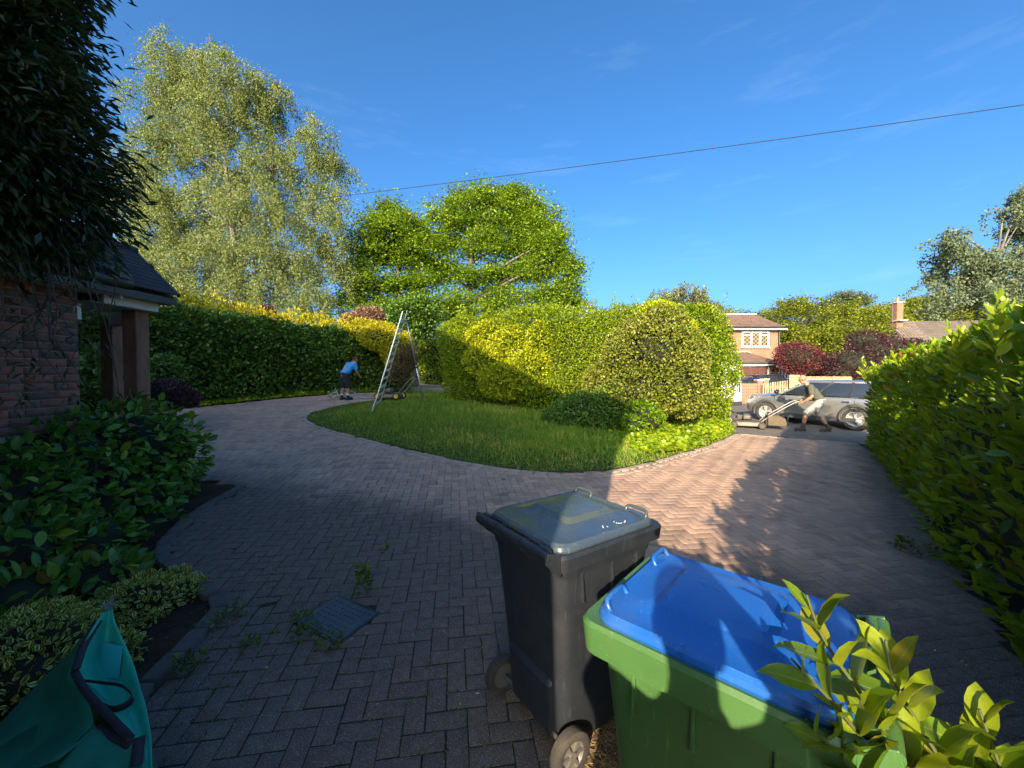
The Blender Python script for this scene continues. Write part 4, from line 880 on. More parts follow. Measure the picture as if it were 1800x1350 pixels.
tree('birch_tree', 'thin second birch showing between the dark evergreen and the tall birch', (bx.x, 29), [(248, 480), (245, 400), (240, 300)],
     [(225, 300, 42, 32), (262, 300, 36, 32), (230, 360, 45, 42), (280, 350, 36, 36), (240, 430, 55, 40), (215, 480, 50, 40), (270, 500, 40, 32)], 330, 80, ML_birch2, (.12, .2), M_bark, 29, .25, 'droop', 1.0, limb_r=.1)
bx = at(705, 560, 27)
tree('maple_tree', 'spreading green tree with dark lower boughs behind the ladder', (bx.x, 27), [(703, 530), (700, 470), (695, 400)],
     [(690, 372, 26, 18), (668, 400, 38, 24), (715, 405, 42, 28), (650, 440, 40, 28), (740, 440, 40, 32), (695, 450, 50, 30), (630, 480, 30, 26), (665, 505, 40, 22), (725, 500, 48, 28), (620, 525, 32, 20), (690, 540, 44, 18), (745, 540, 35, 20), (640, 552, 40, 16), (715, 556, 50, 16)], 640, 90, ML_maple, (.11, .24), M_bark, 27, .30, 'clump', .85, group='garden trees behind the hedges', limb_r=.13)
bx = at(828, 560, 29)
tree('maple_tree', 'broad round crowned green tree behind the middle of the clipped hedge', (bx.x, 29), [(826, 520), (828, 460), (840, 400), (850, 370)],
     [(812, 352, 22, 16), (850, 350, 34, 20), (893, 352, 40, 20), (930, 368, 32, 24), (785, 380, 34, 26), (830, 385, 42, 28), (890, 390, 48, 30), (950, 400, 38, 30), (970, 435, 36, 30), (915, 430, 48, 32), (780, 425, 38, 28), (850, 430, 50, 30), (990, 470, 32, 26), (945, 475, 46, 28), (1000, 505, 28, 18), (890, 485, 48, 26), (780, 475, 34, 26), (830, 490, 38, 24), (960, 520, 50, 20), (880, 525, 55, 18), (790, 530, 40, 20), (840, 548, 60, 16), (930, 545, 60, 15), (1005, 532, 30, 16), (770, 552, 40, 16)], 1150, 90, ML_maple, (.11, .25), M_bark, 29, .34, 'clump', .85, group='garden trees behind the hedges', limb_r=.14)
bx = at(730, 560, 23)
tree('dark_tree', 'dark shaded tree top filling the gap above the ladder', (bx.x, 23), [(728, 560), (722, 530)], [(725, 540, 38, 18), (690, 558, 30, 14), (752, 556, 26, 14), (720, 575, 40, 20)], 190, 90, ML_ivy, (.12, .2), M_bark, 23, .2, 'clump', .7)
bx = at(1190, 600, 34)
tree('grey_tree', 'soft grey green tree top above the clipped hedge near its right end', (bx.x, 34), [(1190, 560), (1192, 520)], [(1175, 520, 30, 18), (1215, 522, 30, 18), (1195, 510, 28, 12), (1240, 535, 22, 16), (1165, 540, 36, 16), (1215, 545, 40, 16)], 170, 60, ML_birch2, (.13, .22), M_bark, 34, .25, 'droop', .8)
bx = at(1745, 620, 21)
tree('eucalyptus_tree', 'airy tree with pale limbs and loose grey green leaves at the right edge', (bx.x, 21), [(1755, 560), (1748, 500), (1745, 460)],
     [(1668, 418, 26, 24), (1700, 440, 36, 26), (1655, 450, 28, 20), (1645, 485, 28, 18), (1690, 480, 36, 24), (1735, 470, 36, 32), (1700, 510, 44, 18), (1650, 515, 22, 16), (1755, 375, 22, 18), (1785, 400, 30, 32), (1790, 350, 24, 24), (1790, 450, 34, 32), (1745, 515, 40, 20), (1800, 500, 40, 40)], 420, 55, ML_grey, (.10, .18), M_birch, 21, .16, 'droop', .6, limb_r=.07)
# wooded rise behind the houses: single trees
far = [(1275, 585, 62, 48, 42, 0), (1325, 575, 60, 44, 34, 2), (1345, 568, 70, 30, 26, 0), (1402, 560, 50, 60, 48, 1), (1385, 600, 46, 40, 40, 1), (1450, 555, 66, 45, 36, 2), (1432, 598, 52, 50, 44, 1), (1490, 560, 58, 50, 40, 1), (1488, 530, 75, 42, 16, 2), (1535, 575, 52, 40, 44, 1), (1560, 560, 60, 36, 30, 0), (1615, 555, 64, 46, 30, 1), (1660, 560, 58, 40, 40, 2), (1630, 535, 80, 40, 14, 0), (1700, 570, 56, 44, 40, 1), (1255, 560, 75, 40, 26, 0), (1390, 545, 80, 30, 12, 0), (1465, 600, 48, 46, 40, 1), (1520, 600, 48, 40, 38, 0), (1365, 590, 56, 34, 40, 2), (1580, 585, 56, 40, 34, 1), (1640, 590, 70, 50, 34, 0)]
ORD = ['first', 'second', 'third', 'fourth', 'fifth', 'sixth', 'seventh', 'eighth', 'ninth', 'tenth', 'eleventh']
FL = ['dark green woodland tree', 'bright green woodland tree', 'greyish green woodland tree']
for k, (px, py, D, rx, rz, kd) in enumerate(far):
    b = at(px, 640, D); lb = []
    for q in range(7):
        an = q / 7 * 6.28 + k; lb.append((px + rx * .55 * math.cos(an) + rng.normal(0, 2), py + rz * .42 * math.sin(an) + rng.normal(0, 2), rx * .48, rz * .46))
    lb.append((px, py - rz * .35, rx * .5, rz * .5))
    rk_ = sorted([f[0] for f in far if f[5] == kd]).index(px); ft = tree('woodland_tree', ORD[rk_] + ' ' + FL[kd] + ' from the left on the wooded rise across the road', (b.x, D), [(px, py + rz * .5), (px, py)], lb, 130, 46, (ML_maple, ML_wood, ML_grey)[kd] if kd else ML_wood, (.26, .46) if D > 55 else (.20, .36), M_bark, D, .25, 'clump', 1.1, group='trees on the wooded rise, ' + ('dark', 'bright', 'greyish')[kd])
shrub('red_maple', 'dome of dark red maple foliage beside the house across the road', [lob(1405, 632, 23.5, 38, 30, 1.1), lob(1438, 640, 23.2, 26, 22, .8), lob(1385, 622, 24, 24, 18, .7), lob(1425, 655, 23, 24, 14, .7)], 8000, ML_red, (.09, .15), ratio=.5, core=.7)
shrub('purple_tree', 'dark purple leaved bush between the parked car and the laurel hedge', [lob(1500, 640, 19.5, 40, 34, 1.0), lob(1535, 630, 19.5, 38, 38, 1.0), lob(1520, 605, 20, 34, 24, .8), lob(1560, 615, 20, 30, 30, .8), lob(1478, 660, 19.3, 22, 18, .6), lob(1600, 612, 22, 40, 18, .8)], 9500, ML_purple, (.08, .14), ratio=.55, core=.72)
shrub('garden_bush', 'small light green bush under the dark red maple', [lob(1468, 662, 21.5, 16, 12, .4), lob(1452, 668, 21.5, 10, 8, .3)], 800, ML_ivyb, (.08, .13), core=.6)

# ---- dark evergreen close at the left, twigs hanging over the wall
et = thing('evergreen_tree', 'large dark evergreen with narrow drooping leaves overhanging the porch at top left', 'tree', (-4.12, 2.35, .1))
m = MB()
for x, y, tx, ty, tz in ((-4.12, 2.35, -3.95, 2.9, 5.2), (-4.1, 2.3, -3.7, 3.0, 4.3), (-4.15, 2.25, -4.1, 2.6, 4.9)):
    m.tube(smooth_line([(x, y, .05), ((x + tx) / 2 + rng.normal(0, .08), (y + ty) / 2, tz * .45), (tx, ty, tz)], 9), np.linspace(.05, .015, 9), 7)
bl_ = [(-4.25, 2.95, 4.5, .78, .70, 1.2), (-3.98, 2.9, 3.7, .68, .66, .80), (-3.72, 3.0, 3.32, .48, .5, .52), (-4.5, 2.9, 4.0, .6, .7, 1.2), (-4.2, 3.0, 5.6, .72, .7, .9)]
C, O = blob_points(bl_, 2100, .8)
for c, o in zip(C[:230], O[:230]):
    s = Vector((-3.95, 2.75, float(np.clip(c[2] - .5, 1.2, 5.2)))); e_ = Vector(c); m.tube([s, (s + e_) / 2 + Vector((0, 0, .12)), e_], [.012, .008, .003], 4)
for k in range(26):                                                # bare twigs trailing down over the brickwork
    x = rng.uniform(-4.15, -3.35); y = rng.uniform(2.6, 3.5); z = rng.uniform(2.3, 3.1); l = rng.uniform(.5, 1.2)
    m.tube(smooth_line([(x, y, z), (x + rng.normal(0, .1), y + rng.normal(0, .06), z - l * .5), (x + rng.normal(0, .2), y + rng.normal(0, .1), z - l)], 6), np.linspace(.007, .003, 6), 4)
m.build('trunk', M_twig, et, world=True)
k = np.repeat(np.arange(len(C)), 34); Q = C[k] + rng.normal(0, .10, (len(k), 3)) + O[k] * rng.uniform(0, .12, (len(k), 1)); n = len(Q)
A = unit(O[k] * .6 + [.35, 0, -.55] + rng.normal(0, .4, (n, 3))); Nn = unit(rng.normal(0, .6, (n, 3)) + [0, 0, .8]); Ln = rng.uniform(.08, .14, n)
Q2 = np.c_[rng.uniform(-4.15, -3.3, 420), rng.uniform(2.5, 3.4, 420), rng.uniform(1.5, 2.7, 420)]
Q = np.vstack([Q, Q2]); A = np.vstack([A, unit(rng.normal(0, .5, (420, 3)) + [.2, 0, -.6])]); Nn = np.vstack([Nn, rv(420)]); Ln = np.r_[Ln, rng.uniform(.05, .09, 420)]
leaves('crown', Q, A, Nn, Ln, Ln * .27, T_QUAD, ML_dark, et, 'stuff')

# ---- broad leaved shrubs in the left bed
shrub('viburnum_shrub', 'dark broad leaved shrub mass filling the bed below the porch at left', [(-4.25, 4.35, .92, .44, .6, .58), (-4.3, 3.7, .86, .50, .6, .58), (-4.05, 3.1, .70, .46, .5, .56), (-4.2, 4.75, .82, .34, .4, .56), (-3.98, 3.95, .50, .28, .6, .42), (-3.7, 2.75, .45, .40, .45, .40), (-4.1, 2.5, .7, .5, .5, .55), (-3.62, 3.25, .34, .30, .42, .32), (-3.15, 2.95, .22, .28, .28, .2), (-3.3, 2.5, .26, .34, .36, .26), (-3.72, 3.85, .24, .2, .5, .2)], 7000, ML_shrub, (.07, .14), T_LAUREL, .48, core=.74, up=-.05, spread=.75, objs=300, stems=10)
shrub('euonymus_shrub', 'low yellow edged variegated shrub spilling over the corner of the bed', [(-2.62, 2.72, .19, .24, .2, .18), (-2.48, 2.88, .16, .15, .17, .12), (-2.72, 2.5, .15, .2, .18, .16), (-2.58, 2.98, .22, .10, .10, .09), (-2.5, 2.55, .11, .12, .12, .11)], 3000, ML_euon, (.028, .046), T_LAUREL, .55, core=.7, objs=200, up=.45, stems=5)
shrub('euonymus_shrub', 'yellow edged variegated shrub behind the green garden sack', [(-2.62, 2.12, .30, .26, .24, .22), (-2.45, 1.95, .24, .22, .2, .18), (-2.8, 2.3, .22, .26, .2, .2), (-2.35, 2.2, .17, .18, .18, .14), (-2.7, 1.8, .26, .26, .22, .18)], 3800, ML_euon, (.028, .046), T_LAUREL, .55, core=.7, objs=200, up=.45, stems=5)

# ---- lawn grass
gt = thing('grass', 'long uncut lawn grass in shade with seed stalks inside the curved kerb', 'grass', (0, 10, .4), 0, None, 'stuff')
P0 = np.array(lawn_poly); Q = rng.uniform(P0.min(0), P0.max(0), (260000, 2)); Q = Q[inpoly(Q[:, 0], Q[:, 1], lawn_poly) & (distline(Q[:, 0], Q[:, 1], lawn_edge) > .04)]
dens = np.clip(1.3 - .05 * Q[:, 1], .3, 1); Q = Q[rng.random(len(Q)) < dens][:78000]; n = len(Q)
e = distline(Q[:, 0], Q[:, 1], lawn_edge); pt = lumps(np.c_[Q * 1.3, np.zeros(n)]) * .5 + .5
Ln = (.035 + .10 * np.clip((e - .2) / 1.2, 0, 1) * np.clip(pt + .25, .2, 1.3)) * rng.uniform(.6, 1.5, n)
Q3 = np.c_[Q, gz(Q[:, 0], Q[:, 1]) + .015 + lumps(np.c_[Q * 1.5, np.zeros(n)]) * .03]
A = unit(np.c_[rng.normal(0, .42, (n, 2)), np.ones(n)]); Nn = unit(np.c_[rng.normal(size=(n, 2)), np.zeros(n) + .15])
leaves('grass_blades', Q3, A, Nn, Ln, .0075 + 0 * Ln + Ln * .03, T_BLADE, ML_grass, gt, 'stuff')
k = rng.choice(n, 420); leaves('seed_stalks', Q3[k], unit(np.c_[rng.normal(0, .12, (420, 2)), np.ones(420)]), Nn[k], rng.uniform(.28, .52, 420), .007, T_BLADE, ML_straw, gt, 'stuff')

# ---- shrubs and hedge beyond the far opening, closing the view
bh = thing('boundary_hedge', 'dark green hedge beyond the far driveway opening', 'hedge', (-6, 29, 1))
Q, O, P_, Nr_, W_, Hs_ = hedge_points([(-16, 31), (-8, 29), (-2, 28.5), (6, 29.5)], 1.2, [4.2, 3.8, 3.6, 3.8], 26000, .4, .5, back=.05, topvar=.5)
n = len(Q); A, Nn = outward_leaves(O, n, .8, .1, .7); Ln = rng.uniform(.12, .22, n); leaves('foliage', Q, A, Nn, Ln, Ln * .6, T_QUAD, ML_privet, bh, 'stuff'); hedge_core('inner_growth', P_, Nr_, W_, Hs_, M_core, bh, .5)
# =================================================================== BUILT THINGS
def rrect(x0, x1, y0, y1, r, z, n=5):
    pts = []
    for cx, cy_, a0 in ((x1 - r, y1 - r, 0), (x0 + r, y1 - r, 90), (x0 + r, y0 + r, 180), (x1 - r, y0 + r, 270)):
        for k in range(n): a = R(a0 + 90 * k / (n - 1)); pts.append((cx + r * math.cos(a), cy_ + r * math.sin(a), z))
    return pts
def plastic(name, col, rough=.42, dirt=(.2, .18, .14, .35), algae=None, scratch=True):
    m, nt, b, o = newmat(name); v = objc(nt); n1 = noise(nt, v, 7, 5, .6)
    c = ramp(nt, n1, [(.3, tuple(q * .9 for q in col)), (.7, tuple(min(1, q * 1.08) for q in col))])
    d1 = ramp(nt, noise(nt, v, 3.0, 7, .72), [(.5, (0, 0, 0)), (.75, (dirt[3],) * 3)]); c = mix(nt, d1, c, dirt[:3])
    if algae:
        d2 = ramp(nt, noise(nt, v, 2.3, 5, .6), [(.50, (0, 0, 0)), (.62, (.75, .75, .75))]); c = mix(nt, d2, c, algae)
    mps = N(nt, 'ShaderNodeMapping'); mps.inputs['Scale'].default_value = (70, 70, 5); mps.inputs['Rotation'].default_value = (.4, .2, .3); nt.links.new(v, mps.inputs[0])
    sc_ = ramp(nt, noise(nt, mps.outputs[0], 1.0, 3, .6), [(.62, (0, 0, 0)), (.70, (.35, .35, .35))]); c = mix(nt, sc_, c, tuple(min(1, q * 2.2 + .04) for q in col))
    sp_ = ramp(nt, noise(nt, v, 210, 2, .6), [(.70, (0, 0, 0)), (.76, (.5, .5, .5))]); c = mix(nt, sp_, c, (.45, .43, .40))
    nt.links.new(c, b.inputs['Base Color']); nt.links.new(ramp(nt, n1, [(.3, (rough - .08,) * 3), (.7, (rough + .14,) * 3)]), b.inputs['Roughness'])
    bump(nt, b, mix(nt, .3, noise(nt, v, 160, 3, .6), n1), .12, .004); return m
M_bblk = plastic('black_bin_plastic', (.017, .021, .029), .42, (.07, .072, .075, .35))
M_blid = plastic('grey_lid_plastic', (.045, .068, .105), .20, (.10, .11, .12, .3), algae=(.075, .092, .055))
M_bgrn = plastic('green_bin_plastic', (.055, .140, .040), .42, (.10, .12, .06, .3))
M_bblu = plastic('blue_lid_plastic', (.010, .100, .42), .33, (.10, .16, .26, .4))
M_rub = plain('rubber', (.035, .032, .030), .8, dirt=(.12, .10, .08, .6), bmp=.3)
M_rim = plain('grey_wheel_plastic', (.10, .095, .09), .5, dirt=(.2, .17, .13, .5))
M_dkpl = plain('dark_plastic', (.02, .02, .022), .4)

def wheelie_bin(name, label, loc, rz, body_m, lid_m, deep_rim, group):
    t = thing(name, label, 'wheelie bin', loc, rz, group)
    # local: +x = front (opening side), -x = hinge and wheels, y = width
    b = MB(); rings = []
    for z, x0, x1, hyy, r in ((.035, -.19, .235, .205, .05), (.06, -.205, .245, .215, .055), (.30, -.235, .265, .23, .06), (.62, -.262, .292, .25, .06), (.86, -.288, .318, .266, .06)):
        rings.append(rrect(x0, x1, -hyy, hyy, r, z))
    b.loft(rings, True, False)
    rz0 = .875 if deep_rim else .905
    rim = [rrect(-.295, .325, -.271, .271, .06, .86), rrect(-.30, .335, -.28, .28, .06, rz0), rrect(-.318, .372, -.302, .302, .055, rz0 + .004), rrect(-.322, .380, -.306, .306, .055, .965), rrect(-.31, .37, -.296, .296, .05, .978), rrect(-.25, .31, -.24, .24, .05, .970)]
    bo = b.build('body', body_m, t, smooth=True, angle=38)
    MB().loft(rim, False, True).build('rim', body_m, t, smooth=True, angle=38)
    for s in (-1, 1):                                              # stiffening ribs under the rim
        for x in (-.16, .03, .20):
            MB().box((x, s * .268, .80), (.012, .022, .13), Quaternion((1, 0, 0), R(3.6) * s)).build('rib', body_m, bo, bevel=.003)
    for y in (-.14, 0, .14): MB().box((.305, y, .80), (.02, .012, .12), Quaternion((0, 1, 0), R(-7))).build('rib', body_m, bo, bevel=.003)
    MB().loft([rrect(-.245, -.10, -.16, .16, .03, .10), rrect(-.262, -.12, -.17, .17, .03, .33), rrect(-.20, -.13, -.15, .15, .02, .40)], True, True).build('axle_housing', body_m, t, smooth=True, angle=35)
    # lid: skirt, rolled edge, shallow dome, raised centre panel
    X0, X1, Y = -.30, .335, .283
    def lr(s, z, xo=0, rr=.07): cx = (X0 + X1) / 2 + xo; hxx = (X1 - X0) / 2 * s; return rrect(cx - hxx, cx + hxx, -Y * s, Y * s, max(.012, rr * s), z)
    L_ = MB().loft([lr(1.0, .974), lr(1.012, .985), lr(1.0, 1.000), lr(.955, 1.012), lr(.93, 1.010), lr(.62, 1.030), lr(.50, 1.034)], False, True).build('lid', lid_m, t, smooth=True, angle=28)
    pan = [rrect(-.15, .20, -.165, .165, .03, 1.026), rrect(-.115, .165, -.13, .13, .025, 1.052), rrect(-.07, .12, -.085, .085, .02, 1.056)]
    MB().loft(pan, False, True).build('lid_panel', lid_m, L_, smooth=True, angle=25)
    for s in (-1, 1):                                              # two grips at the front corners of the lid
        y = s * .19
        MB().tube(smooth_line([(.285, y - .062, 1.005), (.300, y - .060, 1.028), (.305, y - .04, 1.036), (.305, y + .04, 1.036), (.300, y + .060, 1.028), (.285, y + .062, 1.005)], 16), .0085, 8).build('lid_grip', lid_m, L_, smooth=True)
    # hinge bar and handle at the back
    for y0, y1 in ((-.285, -.10), (-.095, .095), (.10, .285)):
        MB().tube([(-.358, y0, .985), (-.358, y1, .985)], .019, 12).build('handle_bar', body_m, t, smooth=True, angle=50)
    for y in (-.285, -.0975, .0975, .285):
        MB().add([(-.30, y - .008, .89), (-.30, y + .008, .89), (-.30, y + .008, .985), (-.30, y - .008, .985), (-.378, y - .008, .965), (-.378, y + .008, .965), (-.365, y + .008, 1.008), (-.365, y - .008, 1.008)], [(0, 1, 2, 3), (7, 6, 5, 4), (0, 4, 5, 1), (2, 6, 7, 3), (1, 5, 6, 2), (0, 3, 7, 4)]).build('handle_bracket', body_m, t, bevel=.003)
    for y in (-.23, .23): MB().tube([(-.335, y - .03, .995), (-.335, y + .03, .995)], .015, 10).build('hinge', body_m, t, smooth=True, angle=50)
    MB().tube([(-.225, -.29, .10), (-.225, .29, .10)], .011, 10).build('axle', M_rim, t, smooth=True, angle=50)
    for s in (-1, 1):
        y = s * .27
        wh = MB().lathe((-.225, y, .10), (0, 1, 0), [(.062, -.022), (.085, -.026), (.098, -.02), (.1, -.008), (.1, .008), (.098, .02), (.085, .026), (.062, .022), (.062, -.022)], 28).build('wheel', M_rub, t, smooth=True, angle=40)
        r_ = MB().lathe((-.225, y, .10), (0, 1, 0), [(.0, s * .020), (.018, s * .022), (.02, s * .012), (.055, s * .006), (.063, s * .02), (.063, -s * .02), (.0, -s * .02)], 24)
        for k in range(6):
            a = k * math.pi / 3; r_.bar((-.225 + .012 * math.cos(a), y + s * .012, .10 + .012 * math.sin(a)), (-.225 + .06 * math.cos(a), y + s * .012, .10 + .06 * math.sin(a)), .012, .014, (0, 1, 0))
        r_.build('rim', M_rim, wh, smooth=True, angle=30)
    return t, L_
def bin_at(cx, cy_, axis):
    # lean with the ground: bins stand upright enough, only height follows
    return (cx, cy_, float(gz(cx, cy_)) + .004), math.atan2(axis[1], axis[0])
l_, a_ = bin_at(.285, 1.985, (.83, .56))
bb, blid = wheelie_bin('wheelie_bin', 'black wheelie bin with grey lid standing half in shade', l_, a_, M_bblk, M_blid, False, None)
l_, a_ = bin_at(.695, 1.225, (-.75, .66))
gb, glid = wheelie_bin('wheelie_bin', 'green wheelie bin with bright blue lid in the foreground', l_, a_, M_bgrn, M_bblu, True, None)
# faint chalky scrawl on the grey lid
m = MB()
M_chalk = plain('chalk', (.62, .62, .60), .9)
for k in range(13):                                                # a broken ring like a C
    a = R(60 + k * 22)
    if k in (5, 9): continue
    a2 = a + R(14); cx, cy_ = .12, -.232; r_ = .03
    m.bar((cx + r_ * math.cos(a), cy_ + .8 * r_ * math.sin(a), 1.0195), (cx + r_ * math.cos(a2), cy_ + .8 * r_ * math.sin(a2), 1.0195), .004, .002)
m.bar((-.005, -.245, 1.0195), (.012, -.225, 1.0195), .005, .002); m.bar((.02, -.25, 1.0195), (.022, -.243, 1.0195), .004, .002)
m.build('chalk_mark', M_chalk, blid)

# ---- inspection cover in the paving
M_cov = plain('inspection_cover', (.055, .080, .095), .5, var=.25, scale=10, dirt=(.06, .06, .045, .5), bmp=.3)
ic = thing('drain_cover', 'dark studded plastic drain cover set in the paving with weeds round it', 'drain cover', (cov_c[0], cov_c[1], float(gz(*cov_c))), cov_a)
ic.rotation_euler = (R(2.3), R(2.4), cov_a)
MB().box((0, 0, -.003), (cov_w + .02, cov_h + .02, .02)).build('frame', M_dkpl, ic, bevel=.003)
pt_ = MB().box((0, 0, .003), (cov_w - .02, cov_h - .02, .012)).build('plate', M_cov, ic, bevel=.003)
stud = MB()
for i in range(9):
    for j in range(7):
        x = -.155 + i * .036; y = -.125 + j * .040
        stud.box((x, y, .010), (.020, .013, .006), (0 if (i + j) % 2 else R(90)), .8)
stud.build('studs', M_cov, pt_, kind='stuff')
for y in (-.12, .12): MB().box((.17, y, .0095), (.02, .03, .002)).build('lift_slot', M_dkpl, pt_)

# ---- woven garden sack at bottom left
def weave(name, col, rough=.4):
    m, nt, b, o = newmat(name); v = objc(nt); n1 = noise(nt, v, 5, 5, .6)
    wv = N(nt, 'ShaderNodeTexWave'); wv.inputs['Scale'].default_value = 110; wv.inputs['Distortion'].default_value = .6; nt.links.new(v, wv.inputs['Vector'])
    wv2 = N(nt, 'ShaderNodeTexWave'); wv2.bands_direction = 'Z'; wv2.inputs['Scale'].default_value = 110; nt.links.new(v, wv2.inputs['Vector'])
    nt.links.new(ramp(nt, n1, [(.3, tuple(q * .8 for q in col)), (.7, tuple(q * 1.15 for q in col))]), b.inputs['Base Color']); b.inputs['Roughness'].default_value = rough
    bump(nt, b, mix(nt, .5, wv.outputs[0], wv2.outputs[0]), .25, .002)
    t = N(nt, 'ShaderNodeBsdfTranslucent'); t.inputs[0].default_value = rgba(tuple(q * 1.2 for q in col)); ms = N(nt, 'ShaderNodeMixShader'); ms.inputs[0].default_value = .15
    nt.links.new(b.outputs[0], ms.inputs[1]); nt.links.new(t.outputs[0], ms.inputs[2]); nt.links.new(ms.outputs[0], o.inputs[0]); return m
M_sack = weave('green_woven_sack', (.012, .19, .115)); M_sackin = weave('teal_sack_lining', (.03, .50, .36), .3); M_strap = plain('black_webbing', (.012, .012, .02), .7, bmp=.4); M_strp2 = weave('blue_sack_patch', (.04, .48, .50), .3)
gs = thing('garden_sack', 'slumped green woven garden waste sack with black straps in the bottom left corner', 'sack', (-1.55, 1.25, float(gz(-1.55, 1.25))))
def patch(rows, nu=12, nv=10, wob=.011):
    """Smooth sheet through a small net of points (rows of equal length)."""
    Rw = [smooth_line([tuple(p) for p in r], nu) for r in rows]; Cn = []
    for k in range(nu): Cn.append(smooth_line([tuple(r[k]) for r in Rw], nv))
    A3 = np.array(Cn); w3 = lumps(A3.reshape(-1, 3) * 9).reshape(A3.shape[:2]); A3[..., 2] += w3 * wob; A3[..., 0] += w3 * wob * .5
    return [[tuple(p) for p in r] for r in A3]
tip = at(178, 1075, 1.62)
# right wall: its lit inside faces the viewer, from the left hem to the far right edge
inner = patch([[tip, at(150, 1112, 1.54), at(112, 1188, 1.42), at(132, 1226, 1.36), at(172, 1272, 1.28), at(212, 1318, 1.22), at(232, 1380, 1.13)],
               [tip + Vector((.006, .0, 0)), at(172, 1118, 1.60), at(165, 1180, 1.56), at(182, 1230, 1.50), at(205, 1270, 1.42), at(228, 1318, 1.34), at(240, 1380, 1.24)],
               [tip + Vector((.012, .005, 0)), at(190, 1110, 1.60), at(212, 1160, 1.56), at(232, 1222, 1.48), at(243, 1270, 1.40), at(248, 1318, 1.33), at(250, 1390, 1.22)]], 26, 14)
MB().grid(inner).build('side_wall', M_sackin, gs, world=True, smooth=True, solid=.003)
outer = patch([[tip + Vector((-.004, -.004, -.004)), at(148, 1114, 1.535), at(110, 1190, 1.415), at(130, 1228, 1.355), at(146, 1288, 1.27), at(120, 1322, 1.22), at(78, 1356, 1.16)],
               [at(158, 1100, 1.66), at(120, 1150, 1.60), at(70, 1215, 1.50), at(66, 1262, 1.42), at(70, 1310, 1.32), at(40, 1350, 1.24), at(0, 1390, 1.17)],
               [at(150, 1112, 1.70), at(100, 1166, 1.66), at(40, 1222, 1.60), at(0, 1262, 1.50), at(-40, 1320, 1.38), at(-70, 1370, 1.28), at(-110, 1420, 1.20)],
               [at(150, 1150, 1.80), at(90, 1230, 1.78), at(10, 1300, 1.72), at(-60, 1350, 1.62), at(-120, 1400, 1.48), at(-150, 1440, 1.36), at(-180, 1490, 1.26)]], 26, 16)
MB().grid(outer).build('outer_wall', M_sack, gs, world=True, smooth=True, solid=.003)
front = patch([[at(146, 1290, 1.268), at(172, 1310, 1.235), at(215, 1316, 1.218), at(236, 1322, 1.205)], [at(110, 1325, 1.22), at(150, 1345, 1.18), at(200, 1356, 1.165), at(238, 1362, 1.155)], [at(70, 1380, 1.14), at(120, 1420, 1.08), at(190, 1440, 1.05), at(240, 1440, 1.06)]], 16, 10)
MB().grid(front).build('front_flap', M_sack, gs, world=True, smooth=True, solid=.003)
MB().loft([[(-1.56 + r_ * 1.0 * math.cos(a) , 1.30 + r_ * .85 * math.sin(a), z) for a in np.linspace(0, 2 * math.pi, 20, endpoint=False)] for r_, z in ((.20, .04), (.27, .07), (.29, .25), (.26, .42), (.18, .55))], True, True).build('base', M_sack, gs, world=True, smooth=True)
def strip(pts, wd, normal_hint, name, mat, off=.004):
    P = smooth_line([tuple(p) for p in pts], 24); T = unit(np.gradient(P, axis=0)); Nn = unit(np.array([0, 0, CAMZ]) - P); S = unit(np.cross(T, Nn)); P = P + Nn * off
    MB().grid([[tuple(p - s * wd / 2) for p, s in zip(P, S)], [tuple(p + s * wd / 2) for p, s in zip(P, S)]]).build(name, mat, gs, world=True, smooth=True, solid=.003)
strip([at(160, 1098, 1.575), at(132, 1145, 1.48), at(116, 1188, 1.41)], .026, None, 'hem_band', M_strap)
strip([at(113, 1190, 1.412), at(133, 1228, 1.35), at(172, 1272, 1.275), at(212, 1316, 1.215)], .022, None, 'hem_band', M_strap)
strip([at(146, 1300, 1.255), at(172, 1318, 1.225), at(212, 1322, 1.208)], .034, None, 'front_strap', M_strap)
strip([at(228, 1312, 1.203), at(224, 1335, 1.18), at(220, 1365, 1.14)], .030, None, 'front_strap', M_strap)
m = MB(); hl_ = smooth_line([tuple(at(*p)) for p in [(132, 1206, 1.40), (165, 1210, 1.435), (200, 1216, 1.45), (219, 1236, 1.42), (205, 1252, 1.38), (182, 1258, 1.34), (160, 1248, 1.32)]], 26)
wdh = np.interp(np.linspace(0, 1, 26), [0, .3, .6, 1], [.018, .022, .030, .034])
m.grid([[tuple(p - Vector((0, 0, w_ * .5))) for p, w_ in zip([Vector(q) for q in hl_], wdh)], [tuple(p + Vector((.004, -.012, w_ * .5))) for p, w_ in zip([Vector(q) for q in hl_], wdh)]]); m.build('carry_handle', M_strap, gs, world=True, smooth=True, solid=.003)
pb = patch([[at(166, 1140, 1.575), at(160, 1205, 1.535)], [at(205, 1146, 1.572), at(196, 1206, 1.532)]], 6, 6, 0); MB().grid([[tuple(Vector(p) + Vector((.0, -.006, .008))) for p in r] for r in pb]).build('lining_patch', M_strp2, gs, world=True, solid=.001)
m = MB()
for k in range(26):
    a = tip + Vector((rng.normal(0, .006), rng.normal(0, .006), -.01)); m.tube([a, a + Vector((rng.normal(.005, .008), 0, .022)), a + Vector((rng.normal(.008, .02), rng.normal(0, .01), .04))], [.0012, .001, .0006], 4)
m.build('frayed_threads', plain('thread', (.22, .30, .32), .8), gs, world=True, kind='stuff')

